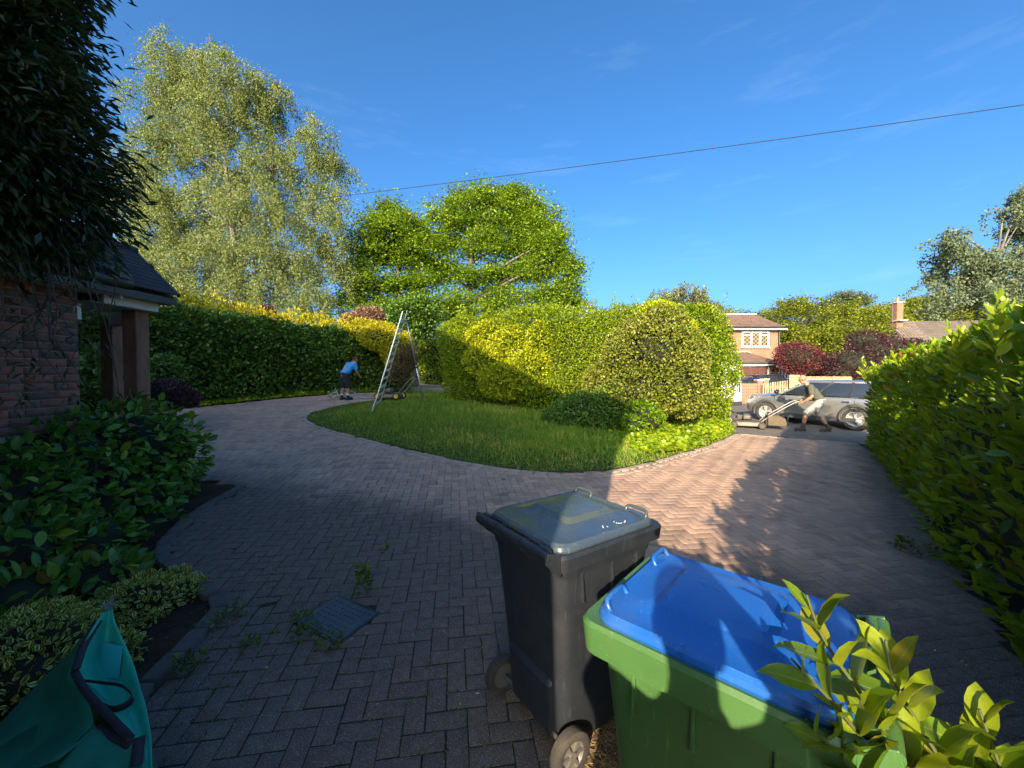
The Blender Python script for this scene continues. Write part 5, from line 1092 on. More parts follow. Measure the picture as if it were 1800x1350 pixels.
# ---- laurel shoot right beside the photographer, over the blue lid
M_lv1 = leafmat('young_laurel_leaf', [(0, (.06, .12, .010)), (.5, (.10, .175, .014)), (.97, (.18, .235, .02)), (1, (.17, .16, .03))], (.50, .55, .03), .40, .27, .5, vein=(.30, .34, .08), boost=(1.45, 1.4, .8))
sp = thing('laurel_shoot', 'sunlit yellow green laurel shoots leaning over the blue bin lid', 'plant', (1.02, .74, 0))
branches = [([(1.06, .66, .25), (.98, .72, .75), (.84, .80, 1.00), (.725, .88, 1.19), (.69, .905, 1.30)], 22), ([(1.06, .66, .25), (1.0, .74, .8), (.90, .82, 1.02), (.835, .84, 1.15), (.825, .85, 1.23)], 22), ([(1.06, .66, .2), (1.08, .74, .7), (1.04, .80, .95), (1.00, .82, 1.10)], 21), ([(1.06, .66, .2), (.98, .68, .6), (.84, .74, .80), (.74, .77, .93)], 16), ([(1.1, .62, .2), (1.18, .72, .7), (1.17, .80, .95)], 16), ([(1.06, .66, .2), (.92, .62, .6), (.84, .65, .78)], 15), ([(1.1, .66, .2), (1.18, .64, .55), (1.10, .68, .82)], 15), ([(1.06, .66, .2), (.92, .76, .7), (.78, .82, .95), (.70, .84, 1.05)], 15), ([(1.06, .66, .2), (1.02, .66, .6), (.96, .70, .90)], 15), ([(1.06, .6, .2), (.85, .58, .5), (.72, .62, .68)], 14), ([(1.1, .66, .2), (1.25, .74, .6), (1.32, .84, .82)], 14), ([(1.06, .66, .2), (.95, .78, .7), (.90, .86, .92)], 14), ([(1.06, .66, .25), (.90, .74, .80), (.74, .82, 1.05), (.625, .86, 1.18)], 18), ([(1.06, .66, .25), (.90, .72, .75), (.74, .80, .95), (.645, .84, 1.06)], 18), ([(1.06, .66, .25), (.95, .74, .75), (.84, .80, .95), (.79, .83, 1.07)], 18), ([(1.1, .66, .25), (1.08, .76, .8), (1.02, .80, .95), (.95, .83, 1.06)], 18), ([(1.1, .66, .25), (1.12, .72, .65), (1.06, .78, .85)], 16)]
st = MB(); LP, LA, LN, LL = [], [], [], []
for pts, nl_ in branches:
    c = smooth_line(pts, 30); 
    for q in range(nl_):
        u = .46 + .54 * (q + .4) / nl_; i = min(29, int(u * 29)); d = unit(c[min(29, i + 1)] - c[max(0, i - 1)]); an = q * 2.4 + rng.random() * .5
        ref = np.array([1., 0, 0]) if abs(d[0]) < .8 else np.array([0, 1., 0]); u1 = unit(np.cross(d, ref)); u2 = np.cross(d, u1); top = (u - .46) / .54
        rad = u1 * math.cos(an) + u2 * math.sin(an); ax = unit(rad * (1.15 - .50 * top) + d * (.2 + .6 * top) + [0, 0, .12])
        LP.append(c[i]); LA.append(ax); LN.append(unit(d * 1.0 - ax * np.dot(d, ax) + rng.normal(0, .18, 3))); LL.append(rng.uniform(.12, .175) * (1.0 - .42 * max(0, top - .6) / .4))
    st.tube(c, np.linspace(.008, .003, 30), 6)
st.build('stem', plain('green_stem', (.07, .085, .03), .6), sp)
for o in sp.children: o.location = -Vector(sp.location)
LP, LA, LN, LL = map(np.array, (LP, LA, LN, LL)); leaf_objects('leaf', LP, LA, LN, LL, LL * rng.uniform(.42, .52, len(LL)), T_FINE, M_lv1, sp)

# ---- tripod ladder on the lawn
M_alu = plain('aluminium', (.50, .51, .52), .38, .8, var=.08, scale=14)
ld = thing('tripod_ladder', 'tall aluminium tripod ladder standing on the lawn in front of the hedge gap', 'ladder', (-4.2, 12.2, float(gz(-4.2, 12.2))))
f1, f2 = Vector((*G(655, 724), 0)), Vector((-4.33, 12.80, 0)); f3 = Vector((*G(745, 713), 0))
for f_ in (f1, f2, f3): f_.z = float(gz(f_.x, f_.y)) + .03
t1, t2 = at(709, 548, 12.5), at(717, 546, 12.72)
def lerp(a, b, t): return a + (b - a) * t
MB().bar(f1, t1, .026, .05, (0, 1, 0)).build('rail', M_alu, ld, world=True); MB().bar(f2, t2, .026, .05, (0, 1, 0)).build('rail', M_alu, ld, world=True)
for k in range(11):
    t = .06 + k * .082; a, b = lerp(f1, t1, t), lerp(f2, t2, t); MB().bar(a, b, .06, .025, (1, 0, .4)).build('rung', M_alu, ld, world=True)
for f_, s in ((f1, 1), (f2, -1)):                                  # flared foot stays
    d = (f1 - f2).normalized() * .22 * s; MB().bar(f_ + d, lerp(f_, t1 if s > 0 else t2, .13), .03, .02).build('foot_stay', M_alu, ld, world=True); MB().bar(f_ + d, f_, .03, .02).build('foot_stay', M_alu, ld, world=True)
tp_ = (lerp(f1, t1, .90) + lerp(f2, t2, .90)) / 2 + Vector((.14, 0, 0))
MB().tube([f3, lerp(f3, tp_, .48)], .024, 10).build('support_leg', M_alu, ld, world=True, smooth=True); MB().tube([lerp(f3, tp_, .40), tp_], .019, 10).build('support_leg_upper', M_alu, ld, world=True, smooth=True)
MB().box(lerp(f3, tp_, .46), (.07, .07, .06)).build('leg_clamp', M_dkpl, ld, world=True, bevel=.008)
MB().bar(lerp(f1, t1, .885), tp_, .03, .03).build('platform_stay', M_alu, ld, world=True); MB().bar(lerp(f2, t2, .885), tp_, .03, .03).build('platform_stay', M_alu, ld, world=True)
MB().bar(lerp(f1, t1, .90) + Vector((0, 0, .02)), tp_ + Vector((.03, 0, .02)), .20, .02).build('platform', M_alu, ld, world=True)
MB().sphere(f3, (.045, .045, .03), 8, 6).build('foot', M_dkpl, ld, world=True)

# ---- people: one continuous skin mesh each, clothes as separate shells
M_skin = plain('skin', (.36, .17, .11), .5, var=.08, scale=9); M_sock = plain('dark_sock', (.03, .03, .03), .9)
def chain(m, pts, rad, n=12):
    for p, r in zip(pts, rad): m.sphere(p, r, n, 8)
    for k in range(len(pts) - 1): m.tube([pts[k], pts[k + 1]], [rad[k], rad[k + 1]], n)
def person(label, loc, rz, J, shirt, shorts, boots, sock, hair=None, bulk=1.0, scale=1.0, legs_bare=True, hat=None, long_trousers=False):
    """J: joints in local metres, +x forward. Sides L (+y) and R (-y)."""
    t = thing('person', label, 'person', loc, rz); t.scale = (scale,) * 3; WM[t.name] = WM[t.name] @ Matrix.Scale(scale, 4)
    V_ = lambda k: Vector(J[k])
    sk = MB(); h = V_('head'); nk = V_('neck'); hd = (h - nk).normalized(); fw = Vector(J.get('face', (1, 0, -.1))).normalized(); sd_ = Vector((0, 0, 1)).cross(fw).normalized(); upv = fw.cross(sd_)
    def hp_(f_, s_, u_): return h + fw * f_ + sd_ * s_ + upv * u_
    chain(sk, [nk - hd * .05, nk + hd * .05, h - upv * .06], [.062, .056, .058])
    sk.sphere(h + upv * .02 - fw * .012, (.092, .080, .108), 16, 12); sk.sphere(hp_(.035, 0, -.055), (.062, .056, .062), 14, 10); sk.sphere(hp_(.060, 0, -.085), .032, 10, 8)
    sk.tube([hp_(.085, 0, .02), hp_(.108, 0, -.022), hp_(.09, 0, -.03)], [.011, .017, .014], 8); sk.sphere(hp_(.104, 0, -.022), .016, 8, 6)
    sk.sphere(hp_(.082, 0, -.058), (.016, .024, .010), 8, 6); sk.sphere(hp_(.072, 0, .03), (.02, .05, .012), 8, 6)
    for s in (-1, 1): sk.sphere(hp_(-.005, s * .083, -.005), (.022, .012, .033), 8, 6)
    for S in 'LR':
        s = 1 if S == 'L' else -1
        chain(sk, [V_('sho' + S), lerp(V_('sho' + S), V_('elb' + S), .5), V_('elb' + S), lerp(V_('elb' + S), V_('han' + S), .35), V_('han' + S)], [.060, .052, .042, .044, .028])
        hn = V_('han' + S); d = Vector(J.get('grip' + S, tuple((hn - V_('elb' + S)).normalized()))).normalized(); cu = Vector(J.get('curl' + S, (.5, 0, -.6))).normalized(); sdv = d.cross(cu).normalized()
        chain(sk, [hn, hn + d * .045, hn + d * .085], [.027, .036, .034], 10)
        for k in range(4):
            b0 = hn + d * .09 + sdv * (.028 - .0187 * k); l = (.9, 1.0, .95, .75)[k]; k1 = b0 + (d * .7 + cu * .3).normalized() * .036 * l; k2 = k1 + (d * .2 + cu * .8).normalized() * .028 * l; k3 = k2 + (cu * .8 - d * .5).normalized() * .022 * l
            chain(sk, [b0, k1, k2, k3], [.0105, .0095, .009, .008], 8)
        b0 = hn + d * .03 + sdv * .03; k1 = b0 + (d * .6 + sdv * .8).normalized() * .038; k2 = k1 + (d * .6 + cu * .7).normalized() * .032; chain(sk, [b0, k1, k2], [.014, .011, .009], 8)
        chain(sk, [V_('hip' + S), lerp(V_('hip' + S), V_('kne' + S), .5), V_('kne' + S), lerp(V_('kne' + S), V_('ank' + S), .33), V_('ank' + S)], [.088, .076, .056, .059, .038])
    chain(sk, [V_('pel'), V_('che'), nk - hd * .04], [.12, .13, .07])
    sk.build('body', M_skin, t, remesh=.011, smoothit=5)
    cl = MB()
    bk = lerp(V_('pel'), V_('che'), .5)
    for s, S in ((1, 'L'), (-1, 'R')):
        off = Vector((0, s * (.065 + .11 * (bulk - 1) * 4), 0)); chain(cl, [V_('pel') + off + Vector((0, 0, .06)), bk + off, V_('che') + off * 1.2, lerp(V_('che') + off * 1.3, V_('sho' + S), .7)], [.112, .120, .125, .082], 14)
        chain(cl, [lerp(V_('che'), V_('sho' + S), .6), V_('sho' + S), lerp(V_('sho' + S), V_('elb' + S), .5), lerp(V_('sho' + S), V_('elb' + S), .66)], [.085, .080, .073, .071], 14)
    chain(cl, [V_('che'), nk - hd * .055], [.13, .082], 14)
    cl.build('shirt', shirt, t, remesh=.013, smoothit=7)
    so = MB()
    end = 1.0 if long_trousers else .92
    for s, S in ((1, 'L'), (-1, 'R')):
        a, k = V_('hip' + S), V_('kne' + S); chain(so, [V_('pel') + Vector((0, s * .06, .03)), a, lerp(a, k, .5), lerp(a, k, end)], [.125, .118, .108, .102 if not long_trousers else .075], 14)
        if long_trousers: chain(so, [k, V_('ank' + S) + Vector((0, 0, .02))], [.075, .06], 12)
    so.build('shorts' if not long_trousers else 'trousers', shorts, t, remesh=.014, smoothit=7)
    for s, S in ((1, 'L'), (-1, 'R')):
        a = V_('ank' + S); td = Vector(J.get('toe' + S, (1, 0, 0))).normalized()
        k = (V_('kne' + S) - a).normalized(); MB().tube([a - k * .02, a + k * .06, a + k * .11], [.047, .050, .049], 12).build('sock', sock, t, smooth=True)
        b = MB(); b.sphere(a + Vector((0, 0, -.035)), (.052, .048, .058), 12, 8); chain(b, [a - td * .045 + Vector((0, 0, -.055)), a + td * .06 + Vector((0, 0, -.055)), a + td * .155 + Vector((0, 0, -.06))], [.046, .047, .041], 12); chain(b, [a, a + k * .05], [.052, .055], 12)
        bt = b.build('boot', boots, t, remesh=.011, smoothit=4)
        c_ = a + td * .055 + Vector((0, 0, -.098)); an = math.atan2(td.y, td.x); MB().box(c_, (.275, .092, .02), an).build('sole', M_dkpl, bt, bevel=.008)
    if hair:
        hm = MB(); hm.sphere(h + upv * .035 - fw * .022, (.097, .086, .103), 16, 12); hm.sphere(h - fw * .05 - upv * .01, (.06, .078, .075), 14, 10); hm.build('hair', hair, t, remesh=.012, smoothit=4)
    return t, hp_
JM = dict(pel=(0, 0, .86), che=(.17, 0, 1.14), neck=(.30, 0, 1.33), head=(.41, 0, 1.48), face=(.88, .0, -.42),
          shoL=(.25, .19, 1.27), shoR=(.25, -.19, 1.27), elbL=(.23, .25, 1.0), elbR=(.21, -.25, 1.0), hanL=(.42, .235, .84), hanR=(.42, -.235, .84), gripL=(.75, -.1, -.4), gripR=(.75, .1, -.4), curlL=(.1, 0, -1), curlR=(.1, 0, -1),
          hipL=(.02, .095, .82), hipR=(.0, -.095, .82), kneL=(.33, .10, .50), ankL=(.40, .10, .115), kneR=(-.02, -.10, .46), ankR=(-.22, -.10, .13), toeL=(1, .05, 0), toeR=(1, 0, -.12))
dx_ = Vector((-1.0, .50, 0)).normalized(); mrz = math.atan2(dx_.y, dx_.x)
mx_, my_ = G(1442, 758)
M_olive = plain('olive_tee', (.075, .075, .062), .9, var=.2, scale=16, bmp=.4); M_cream = plain('cream_shorts', (.34, .31, .275), .9, var=.12, scale=14, bmp=.4, dirt=(.32, .28, .22, .4)); M_boot = plain('brown_boots', (.05, .035, .026), .8, dirt=(.16, .12, .08, .5))
man, hpf = person('stooping bald man in olive tee and pale shorts pushing a mower along the road', (mx_, my_, float(gz(mx_, my_)) - .02), mrz, JM, M_olive, M_cream, M_boot, M_sock)
m = MB()
for s in (-1, 1): m.lathe(hpf(.098, s * .034, .012), (.88, 0, -.42), [(.024, 0), (.024, .006), (.0, .007)], 12); m.bar(hpf(.095, s * .058, .016), hpf(-.005, s * .086, .012), .004, .006)
m.bar(hpf(.104, -.012, .014), hpf(.104, .012, .014), .004, .005); m.build('glasses', M_dkpl, man)
JB = dict(pel=(0, 0, .90), che=(.20, 0, 1.17), neck=(.36, 0, 1.34), head=(.49, 0, 1.45), face=(.80, 0, -.60),
          shoL=(.30, .19, 1.29), shoR=(.30, -.19, 1.29), elbL=(.26, .26, 1.02), elbR=(.34, -.25, 1.02), hanL=(.24, .25, .78), hanR=(.50, -.20, .86), curlL=(.3, -.3, -.4), curlR=(.3, .3, -.5),
          hipL=(.0, .095, .86), hipR=(.0, -.095, .86), kneL=(.05, .12, .48), ankL=(-.02, .13, .115), kneR=(.07, -.12, .48), ankR=(.04, -.13, .115), toeL=(1, .2, 0), toeR=(1, -.1, 0))
px_b, py_b = G(605, 703)
M_blue = plain('blue_tee', (.035, .26, .58), .85, var=.12, scale=14, bmp=.4); M_navy = plain('navy_shorts', (.016, .016, .026), .9, var=.2, scale=14, bmp=.3); M_whs = plain('white_sock', (.6, .6, .6), .9); M_hair = plain('brown_hair', (.06, .025, .018), .8, var=.4, scale=60)
person('stooping man in blue tee and dark shorts by the dark hedge', (px_b, py_b, float(gz(px_b, py_b)) - .01), math.atan2(.86, .50), JB, M_blue, M_navy, plain('black_boots', (.02, .02, .022), .7), M_whs, M_hair)
# the photographer: stands at the camera and only throws the shadow seen over the bins
JP = dict(pel=(0, 0, .92), che=(0, 0, 1.22), neck=(.0, 0, 1.44), head=(.02, 0, 1.60), face=(1, 0, .05), shoL=(0, .21, 1.37), shoR=(0, -.21, 1.37), elbL=(.02, .27, 1.12), elbR=(.17, -.27, 1.40), hanL=(.12, .24, .88), hanR=(.27, -.14, 1.64), gripR=(0, .4, .8), curlL=(.3, -.6, 0), curlR=(.3, .6, 0),
          hipL=(0, .095, .88), hipR=(0, -.095, .88), kneL=(.02, .10, .48), kneR=(.02, -.10, .48), ankL=(0, .12, .10), ankR=(0, -.12, .10))
ph_, _ = person('person in a dark jumper holding up the camera between hedge and house corner', (.045, -.36, float(gz(.05, -.36))), R(90), JP, M_navy, plain('jeans', (.04, .06, .10), .9), M_boot, M_sock, M_hair, bulk=1.3, scale=1.07, long_trousers=True)

# ---- walk-behind mowers
M_deck = plain('worn_deck', (.115, .105, .092), .55, .4, var=.25, scale=8, dirt=(.24, .18, .11, .6)); M_eng = plain('engine', (.06, .058, .055), .5, .3, var=.4, scale=18, dirt=(.2, .17, .12, .5)); M_tan = plain('dusty_canvas', (.115, .088, .058), .95, var=.25, scale=7, bmp=.5); M_yel = plain('yellow_wheel', (.62, .38, .02), .45, dirt=(.3, .22, .08, .4)); M_steel = plain('steel_tube', (.34, .33, .31), .4, .6, dirt=(.2, .15, .1, .5))
def mower(label, loc, rz, wheel_m, bag=True, wheel_r=.10, handle_h=.84, handle_x=-1.30):
    t = thing('lawn_mower', label, 'mower', loc, rz)                # +x = front
    dk = MB().loft([rrect(-.42, .40, -.27, .27, .10, .07), rrect(-.42, .40, -.27, .27, .10, .13), rrect(-.38, .36, -.24, .24, .10, .185), rrect(-.24, .24, -.17, .17, .08, .215)], True, True).build('deck', M_deck, t, smooth=True, angle=30)
    en = MB().lathe((.02, 0, .21), (0, 0, 1), [(0, 0), (.13, 0), (.15, .03), (.15, .12), (.12, .16), (.10, .20), (.05, .215), (0, .215)], 20).build('engine', M_eng, t, smooth=True, angle=30)
    MB().box((.20, 0, .31), (.14, .20, .13)).build('cylinder_head', M_eng, en, bevel=.015); MB().box((.02, .17, .32), (.20, .09, .13)).build('fuel_tank', M_deck, en, bevel=.03)
    MB().lathe((-.02, -.17, .30), (0, -1, 0), [(0, .10), (.055, .10), (.06, .08), (.06, 0), (0, 0)], 14).build('air_filter', M_dkpl, en, smooth=True, angle=40); MB().tube([(.18, -.1, .3), (.28, -.16, .28), (.34, -.16, .26)], .03, 10).build('exhaust', M_steel, en, smooth=True)
    for x in (.36, -.36):
        for s in (-1, 1):
            w_ = MB().lathe((x, s * .30, wheel_r), (0, 1, 0), [(wheel_r * .62, -.024), (wheel_r * .93, -.026), (wheel_r, -.015), (wheel_r, .015), (wheel_r * .93, .026), (wheel_r * .62, .024), (wheel_r * .62, -.024)], 20).build('wheel', M_rub, t, smooth=True, angle=40)
            MB().lathe((x, s * .30, wheel_r), (0, 1, 0), [(0, s * .026), (wheel_r * .25, s * .028), (wheel_r * .3, s * .018), (wheel_r * .63, s * .022), (wheel_r * .63, -s * .02), (0, -s * .02)], 18).build('hub', wheel_m, w_, smooth=True, angle=30)
    for s in (-1, 1): MB().tube(smooth_line([(-.30, s * .24, .16), (-.52, s * .24, .36), (handle_x + .18, s * .24, handle_h - .05), (handle_x, s * .235, handle_h)], 14), .014, 8).build('handle', M_steel, t, smooth=True)
    MB().tube([(handle_x, -.235, handle_h), (handle_x, .235, handle_h)], .016, 10).build('grip_bar', M_dkpl, t, smooth=True)
    MB().tube(smooth_line([(.40, .22, .15), (.45, .22, .27), (.48, .10, .30), (.48, -.10, .30), (.45, -.22, .27), (.40, -.22, .15)], 14), .011, 8).build('front_guard', M_steel, t, smooth=True)
    if bag: 
        bg_ = MB().loft([rrect(-.98, -.46, -.23, .23, .06, .12), rrect(-1.0, -.45, -.24, .24, .07, .20), rrect(-.94, -.46, -.23, .23, .07, .32), rrect(-.80, -.50, -.18, .18, .07, .40)], True, True).build('grass_box', M_tan, t, smooth=True, angle=45)
        for x in (-.98, -.50): MB().tube(smooth_line([(x, -.26, .12), (x, -.265, .40), (x, 0, .46), (x, .265, .40), (x, .26, .12)], 14), .009, 6).build('box_frame', M_dkpl, bg_, smooth=True)
    return t
hnd = Vector((mx_, my_, 0)) + dx_ * .46
mw = hnd + dx_ * 1.30
mower('battered rotary mower with a tan grass box pushed by the bald man', (mw.x, mw.y, float(gz(mw.x, mw.y)) - .015), mrz, M_tan)
m2 = G(703, 694); mower('idle petrol mower with a yellow wheel behind the tripod ladder', (-4.50, 14.5, float(gz(-4.5, 14.5)) + .02), R(172), M_yel, False, .13, .80, -1.05)
# ---- pale folded poles beside the man in blue
pp = thing('folded_frame', 'tangle of pale folded metal poles on the paving at the stooping man in blue', 'poles', (px_b, py_b, float(gz(px_b, py_b))))
pz = lambda px, D, h: Vector(((px - 900) / F * D, D, float(gz((px - 900) / F * D, D)) + h))
for a, b in ((pz(576, 14.5, .04), pz(600, 14.9, .36)), (pz(580, 14.3, .02), pz(606, 14.6, .20)), (pz(586, 14.9, .30), pz(622, 14.6, .05)), (pz(600, 14.7, .34), pz(634, 14.9, .08)), (pz(612, 14.4, .05), pz(655, 14.5, .04)), (pz(590, 14.4, .22), pz(574, 14.8, .10)), (pz(615, 14.6, .24), pz(640, 14.6, .10)), (pz(584, 14.7, .06), pz(630, 14.35, .03)), (pz(594, 14.6, .10), pz(588, 14.9, .40)), (pz(618, 14.8, .30), pz(628, 14.5, .02))):
    MB().tube([a, (a + b) / 2 + Vector((0, 0, .02)), b], .014, 7).build('pole', M_alu, pp, world=True, smooth=True)
# =================================================================== ACROSS THE ROAD
def paint(name, col, rough=.3, metal=.55, coat=.6):
    m, nt, b, o = newmat(name); v = objc(nt); n1 = noise(nt, v, 3, 4); nt.links.new(ramp(nt, n1, [(.3, tuple(q * .95 for q in col)), (.7, tuple(min(1, q * 1.05) for q in col))]), b.inputs['Base Color'])
    b.inputs['Metallic'].default_value = metal; b.inputs['Roughness'].default_value = rough; b.inputs['Coat Weight'].default_value = coat; b.inputs['Coat Roughness'].default_value = .06; return m
M_silver = paint('silver_paint', (.40, .395, .385), .26, .7); M_blackp = paint('black_paint', (.012, .012, .014), .25, 0); M_whitep = paint('white_paint', (.75, .75, .74), .35, 0); M_clad = plain('grey_cladding', (.05, .05, .052), .6); M_alloy = plain('alloy', (.55, .54, .53), .35, .4); M_chrome = plain('chrome', (.7, .7, .7), .12, 1.0); M_lamp = plain('lamp_glass', (.16, .165, .17), .08, .3, coat=1); M_redl = plain('tail_lamp', (.25, .01, .01), .2, coat=1); M_plate = plain('yellow_plate', (.7, .5, .02), .4); M_cglass = glassmat('car_glass', (.018, .024, .032), .03)
def car(name, label, cat, loc, rz, pm, L_=4.25, Wd=1.80, H=1.44, belt=.93, hood=.93, nose=.72, roofm=None, parts=True, group=None):
    """+x = front. Body is one lofted shell; glass, roof, pillars, arches, wheels and lamps are parts."""
    t = thing(name, label, cat, loc, rz, group); h = L_ / 2; w2 = Wd / 2; st = []
    def sec(x, wf, zb, zc, z0):
        y = w2 * wf
        return [(x, 0, z0), (x, y * .80, z0), (x, y * .955, z0 + .05), (x, y * .985, z0 + .20), (x, y, .58), (x, y * .985, zb - .10), (x, y * .93, zb - .015), (x, y * .84, zb + .005), (x, y * .5, zc), (x, 0, zc + .008)]
    S = [(-h, .72, .78, .80, .42), (-h + .05, .86, .90, .92, .30), (-h + .30, .955, belt, belt + .01, .22), (-h + .9, 1.0, belt, belt + .01, .20), (-.4, 1.0, belt, belt + .01, .19), (.4, 1.0, belt, belt + .01, .19), (.85, .995, belt - .005, belt + .025, .20), (1.2, .985, hood - .03, hood + .045, .22), (h - .55, .955, hood - .07, hood + .02, .22), (h - .22, .87, hood - .15, hood - .05, .24), (h - .05, .74, nose - .02, nose + .04, .30), (h, .58, nose - .14, nose - .12, .40)]
    rows = []
    for s in S:
        half = sec(*s); rows.append([(x, -y, z) for x, y, z in reversed(half[1:-1])][::-1][::-1] + []); 
    m = MB(); R_ = []
    for s in S:
        half = sec(*s); right = [(x, -y, z) for x, y, z in half[1:-1]]; R_.append(half + right[::-1])
    m.loft(R_, True, True); body = m.build('body', pm, t, smooth=True, subsurf=2)
    # greenhouse
    gb_ = [(-h + .10, .80, belt - .02), (1.02, .84, belt - .0), ]; zr = H - .055
    xs0, xs1 = -h + .13, 1.05; xr0, xr1 = -h + .42, .22; yb, yr = w2 * .90, w2 * .70
    def gring(z, a, b, y): return [(a, -y * .93, z), (a + .05, -y, z), ((a + b) / 2, -y * 1.01, z), (b - .18, -y, z), (b, -y * .72, z), (b + .05, 0, z), (b, y * .72, z), (b - .18, y, z), ((a + b) / 2, y * 1.01, z), (a + .05, y, z), (a, y * .93, z)]
    MB().loft([gring(belt - .03, xs0, xs1, yb), gring(belt + .02, xs0 + .01, xs1 - .06, yb * .99), gring((belt + zr) / 2, (xs0 + xr0) / 2 - .02, (xs1 + xr1) / 2 + .02, (yb + yr) / 2 * 1.02), gring(zr, xr0, xr1, yr)], True, True).build('window_glass', M_cglass, t, smooth=True, angle=40)
    MB().loft([gring(zr - .03, xr0 - .03, xr1 + .04, yr * 1.035), gring(zr + .012, xr0 - .05, xr1 + .01, yr * 1.02), gring(zr + .045, xr0 + .06, xr1 - .12, yr * .9), gring(zr + .056, xr0 + .3, xr1 - .4, yr * .6)], True, True).build('roof', roofm or pm, t, smooth=True, angle=50)
    def gp(u, v, s):                                              # point on the side glass
        a0, a1 = xs0 + (xr0 - xs0) * v, (xs1 - .18) + (xr1 - .18 - xs1 + .18) * v; return Vector((a0 + (a1 - a0) * u, s * ((yb + (yr - yb) * v) * 1.012 + .004), belt + (zr - belt) * v))
    for s in (-1, 1):
        for u, wd in ((.985, .05), (.60, .07), (.30, .06), (.02, .12)):
            MB().bar(gp(u, -.02, s), gp(u, 1.0, s), wd, .012, (0, s, 0)).build('pillar', M_dkpl if .1 < u < .9 else pm, t)
        MB().bar(gp(.0, 0.0, s), gp(1.0, 0.0, s), .02, .028, (0, s, 0)).build('waist_trim', M_chrome, t)
        for xa, xb in ((-.02 - .35, .95), (-h + .95, -.40)): MB().box(((xa + xb) / 2, s * w2 * .992, .60), (.006, .006, .55)).build('door_gap', M_dkpl, t) if False else None
        for xg in (.93, -.32, -1.18): MB().bar((xg, s * (w2 * .998), .30), (xg - .02, s * (w2 * .985), belt - .06), .005, .010, (0, s, 0)).build('door_gap', M_dkpl, t)
        for xg in (-.12, -1.0): MB().bar((xg - .09, s * (w2 + .012), .80), (xg + .09, s * (w2 + .012), .80), .03, .022, (0, s, 0)).build('door_handle', M_chrome, t, bevel=.006)
        mr = MB().sphere((.80, s * (w2 + .10), belt + .09), (.07, .10, .075), 12, 8).build('mirror', M_blackp, t, smooth=True); MB().bar((.86, s * w2 * .93, belt + .02), (.80, s * (w2 + .04), belt + .06), .03, .03).build('mirror_arm', M_dkpl, mr)
        MB().bar((-h + .75, s * w2 * .975, .27), (h - .85, s * w2 * .975, .27), .05, .14, (0, 0, 1)).build('sill', M_clad, t, bevel=.02)
        MB().sphere((h - .28, s * w2 * .70, hood - .155), (.14, .12, .125), 14, 10).build('headlamp', M_lamp, t, smooth=True)
        MB().sphere((h - .10, s * w2 * .66, .42), (.06, .07, .055), 10, 8).build('fog_lamp', M_lamp, t, smooth=True)
        MB().box((-h + .06, s * w2 * .80, .80), (.07, .14, .22)).build('tail_lamp', M_redl, t, bevel=.03)
        for xw in (-h + .78, h - .80):
            c = Vector((xw, s * (w2 - .10), .315))
            m = MB(); R0 = [Vector((.375 * math.cos(a), 0, .375 * math.sin(a))) for a in np.linspace(R(-12), R(192), 22)]
            m.grid([[tuple(c + p * k + Vector((0, s * o_, 0))) for p in R0] for k, o_ in ((.90, .02), (.90, .108), (1.0, .122), (1.12, .108), (1.16, .06))]); m.build('wheel_arch', M_clad, t, smooth=True)
            MB().lathe(c - Vector((0, s * .06, 0)), (0, s, 0), [(0, -.04), (.345, -.04), (.345, .03), (0, .03)], 24).build('wheel_well', M_gut, t)
            wh = MB().lathe(c, (0, s, 0), [(.21, -.09), (.29, -.10), (.312, -.08), (.315, 0), (.312, .085), (.295, .105), (.215, .10), (.20, .06), (.21, -.09)], 32).build('wheel', M_rub, t, smooth=True, angle=40)
            r_ = MB().lathe(c, (0, s, 0), [(.0, .07), (.04, .085), (.05, .07), (.05, .05), (.19, .03), (.20, .06), (.215, .098), (.205, .10), (.19, .06), (.19, .02), (0, .02)], 28)
            for k in range(5):
                a = k * 2 * math.pi / 5 + .3
                for da in (-.16, .16): r_.bar(c + Vector((.03 * math.cos(a), s * .078, .03 * math.sin(a))), c + Vector((.205 * math.cos(a + da), s * .088, .205 * math.sin(a + da))), .03, .022, (0, s, 0))
            r_.build('rim', M_alloy, wh, smooth=True, angle=30)
    MB().box((h - .035, 0, .58), (.06, .75, .12)).build('grille', M_dkpl, t, bevel=.02); MB().box((h - .02, 0, .38), (.05, 1.0, .10)).build('air_intake', M_dkpl, t, bevel=.02)
    MB().box((h + .005, 0, .46), (.012, .52, .11)).build('number_plate', M_whs, t); MB().box((-h - .002, 0, .62), (.012, .52, .11)).build('number_plate', M_plate, t)
    MB().tube([(-.9, 0, H - .0), (-1.05, 0, H + .18)], [.008, .003], 6).build('aerial', M_dkpl, t)
    return t
cf, cr_ = Vector((*G(1353, 737), 0)), Vector((*G(1503, 753), 0)); cdv = (cf - cr_); cdv.z = 0; cdv.normalize(); cmid = (cf + cr_) / 2
czt = lambda x, y: float(gz(x, y)) - .018
car('parked_car', 'silver estate car parked across the road behind the mowing man', 'car', (cmid.x + .42, cmid.y + .1, czt(cmid.x, cmid.y)), math.atan2(cdv.y, cdv.x), M_silver, 3.98, 1.76, 1.42)
dv = at(1298, 690, 23.0); car('parked_car', 'black car parked on the far drive in front of the garage door', 'car', (dv.x + 1.1, 23.6, .22), R(-172), M_blackp, 4.0, 1.7, 1.48)
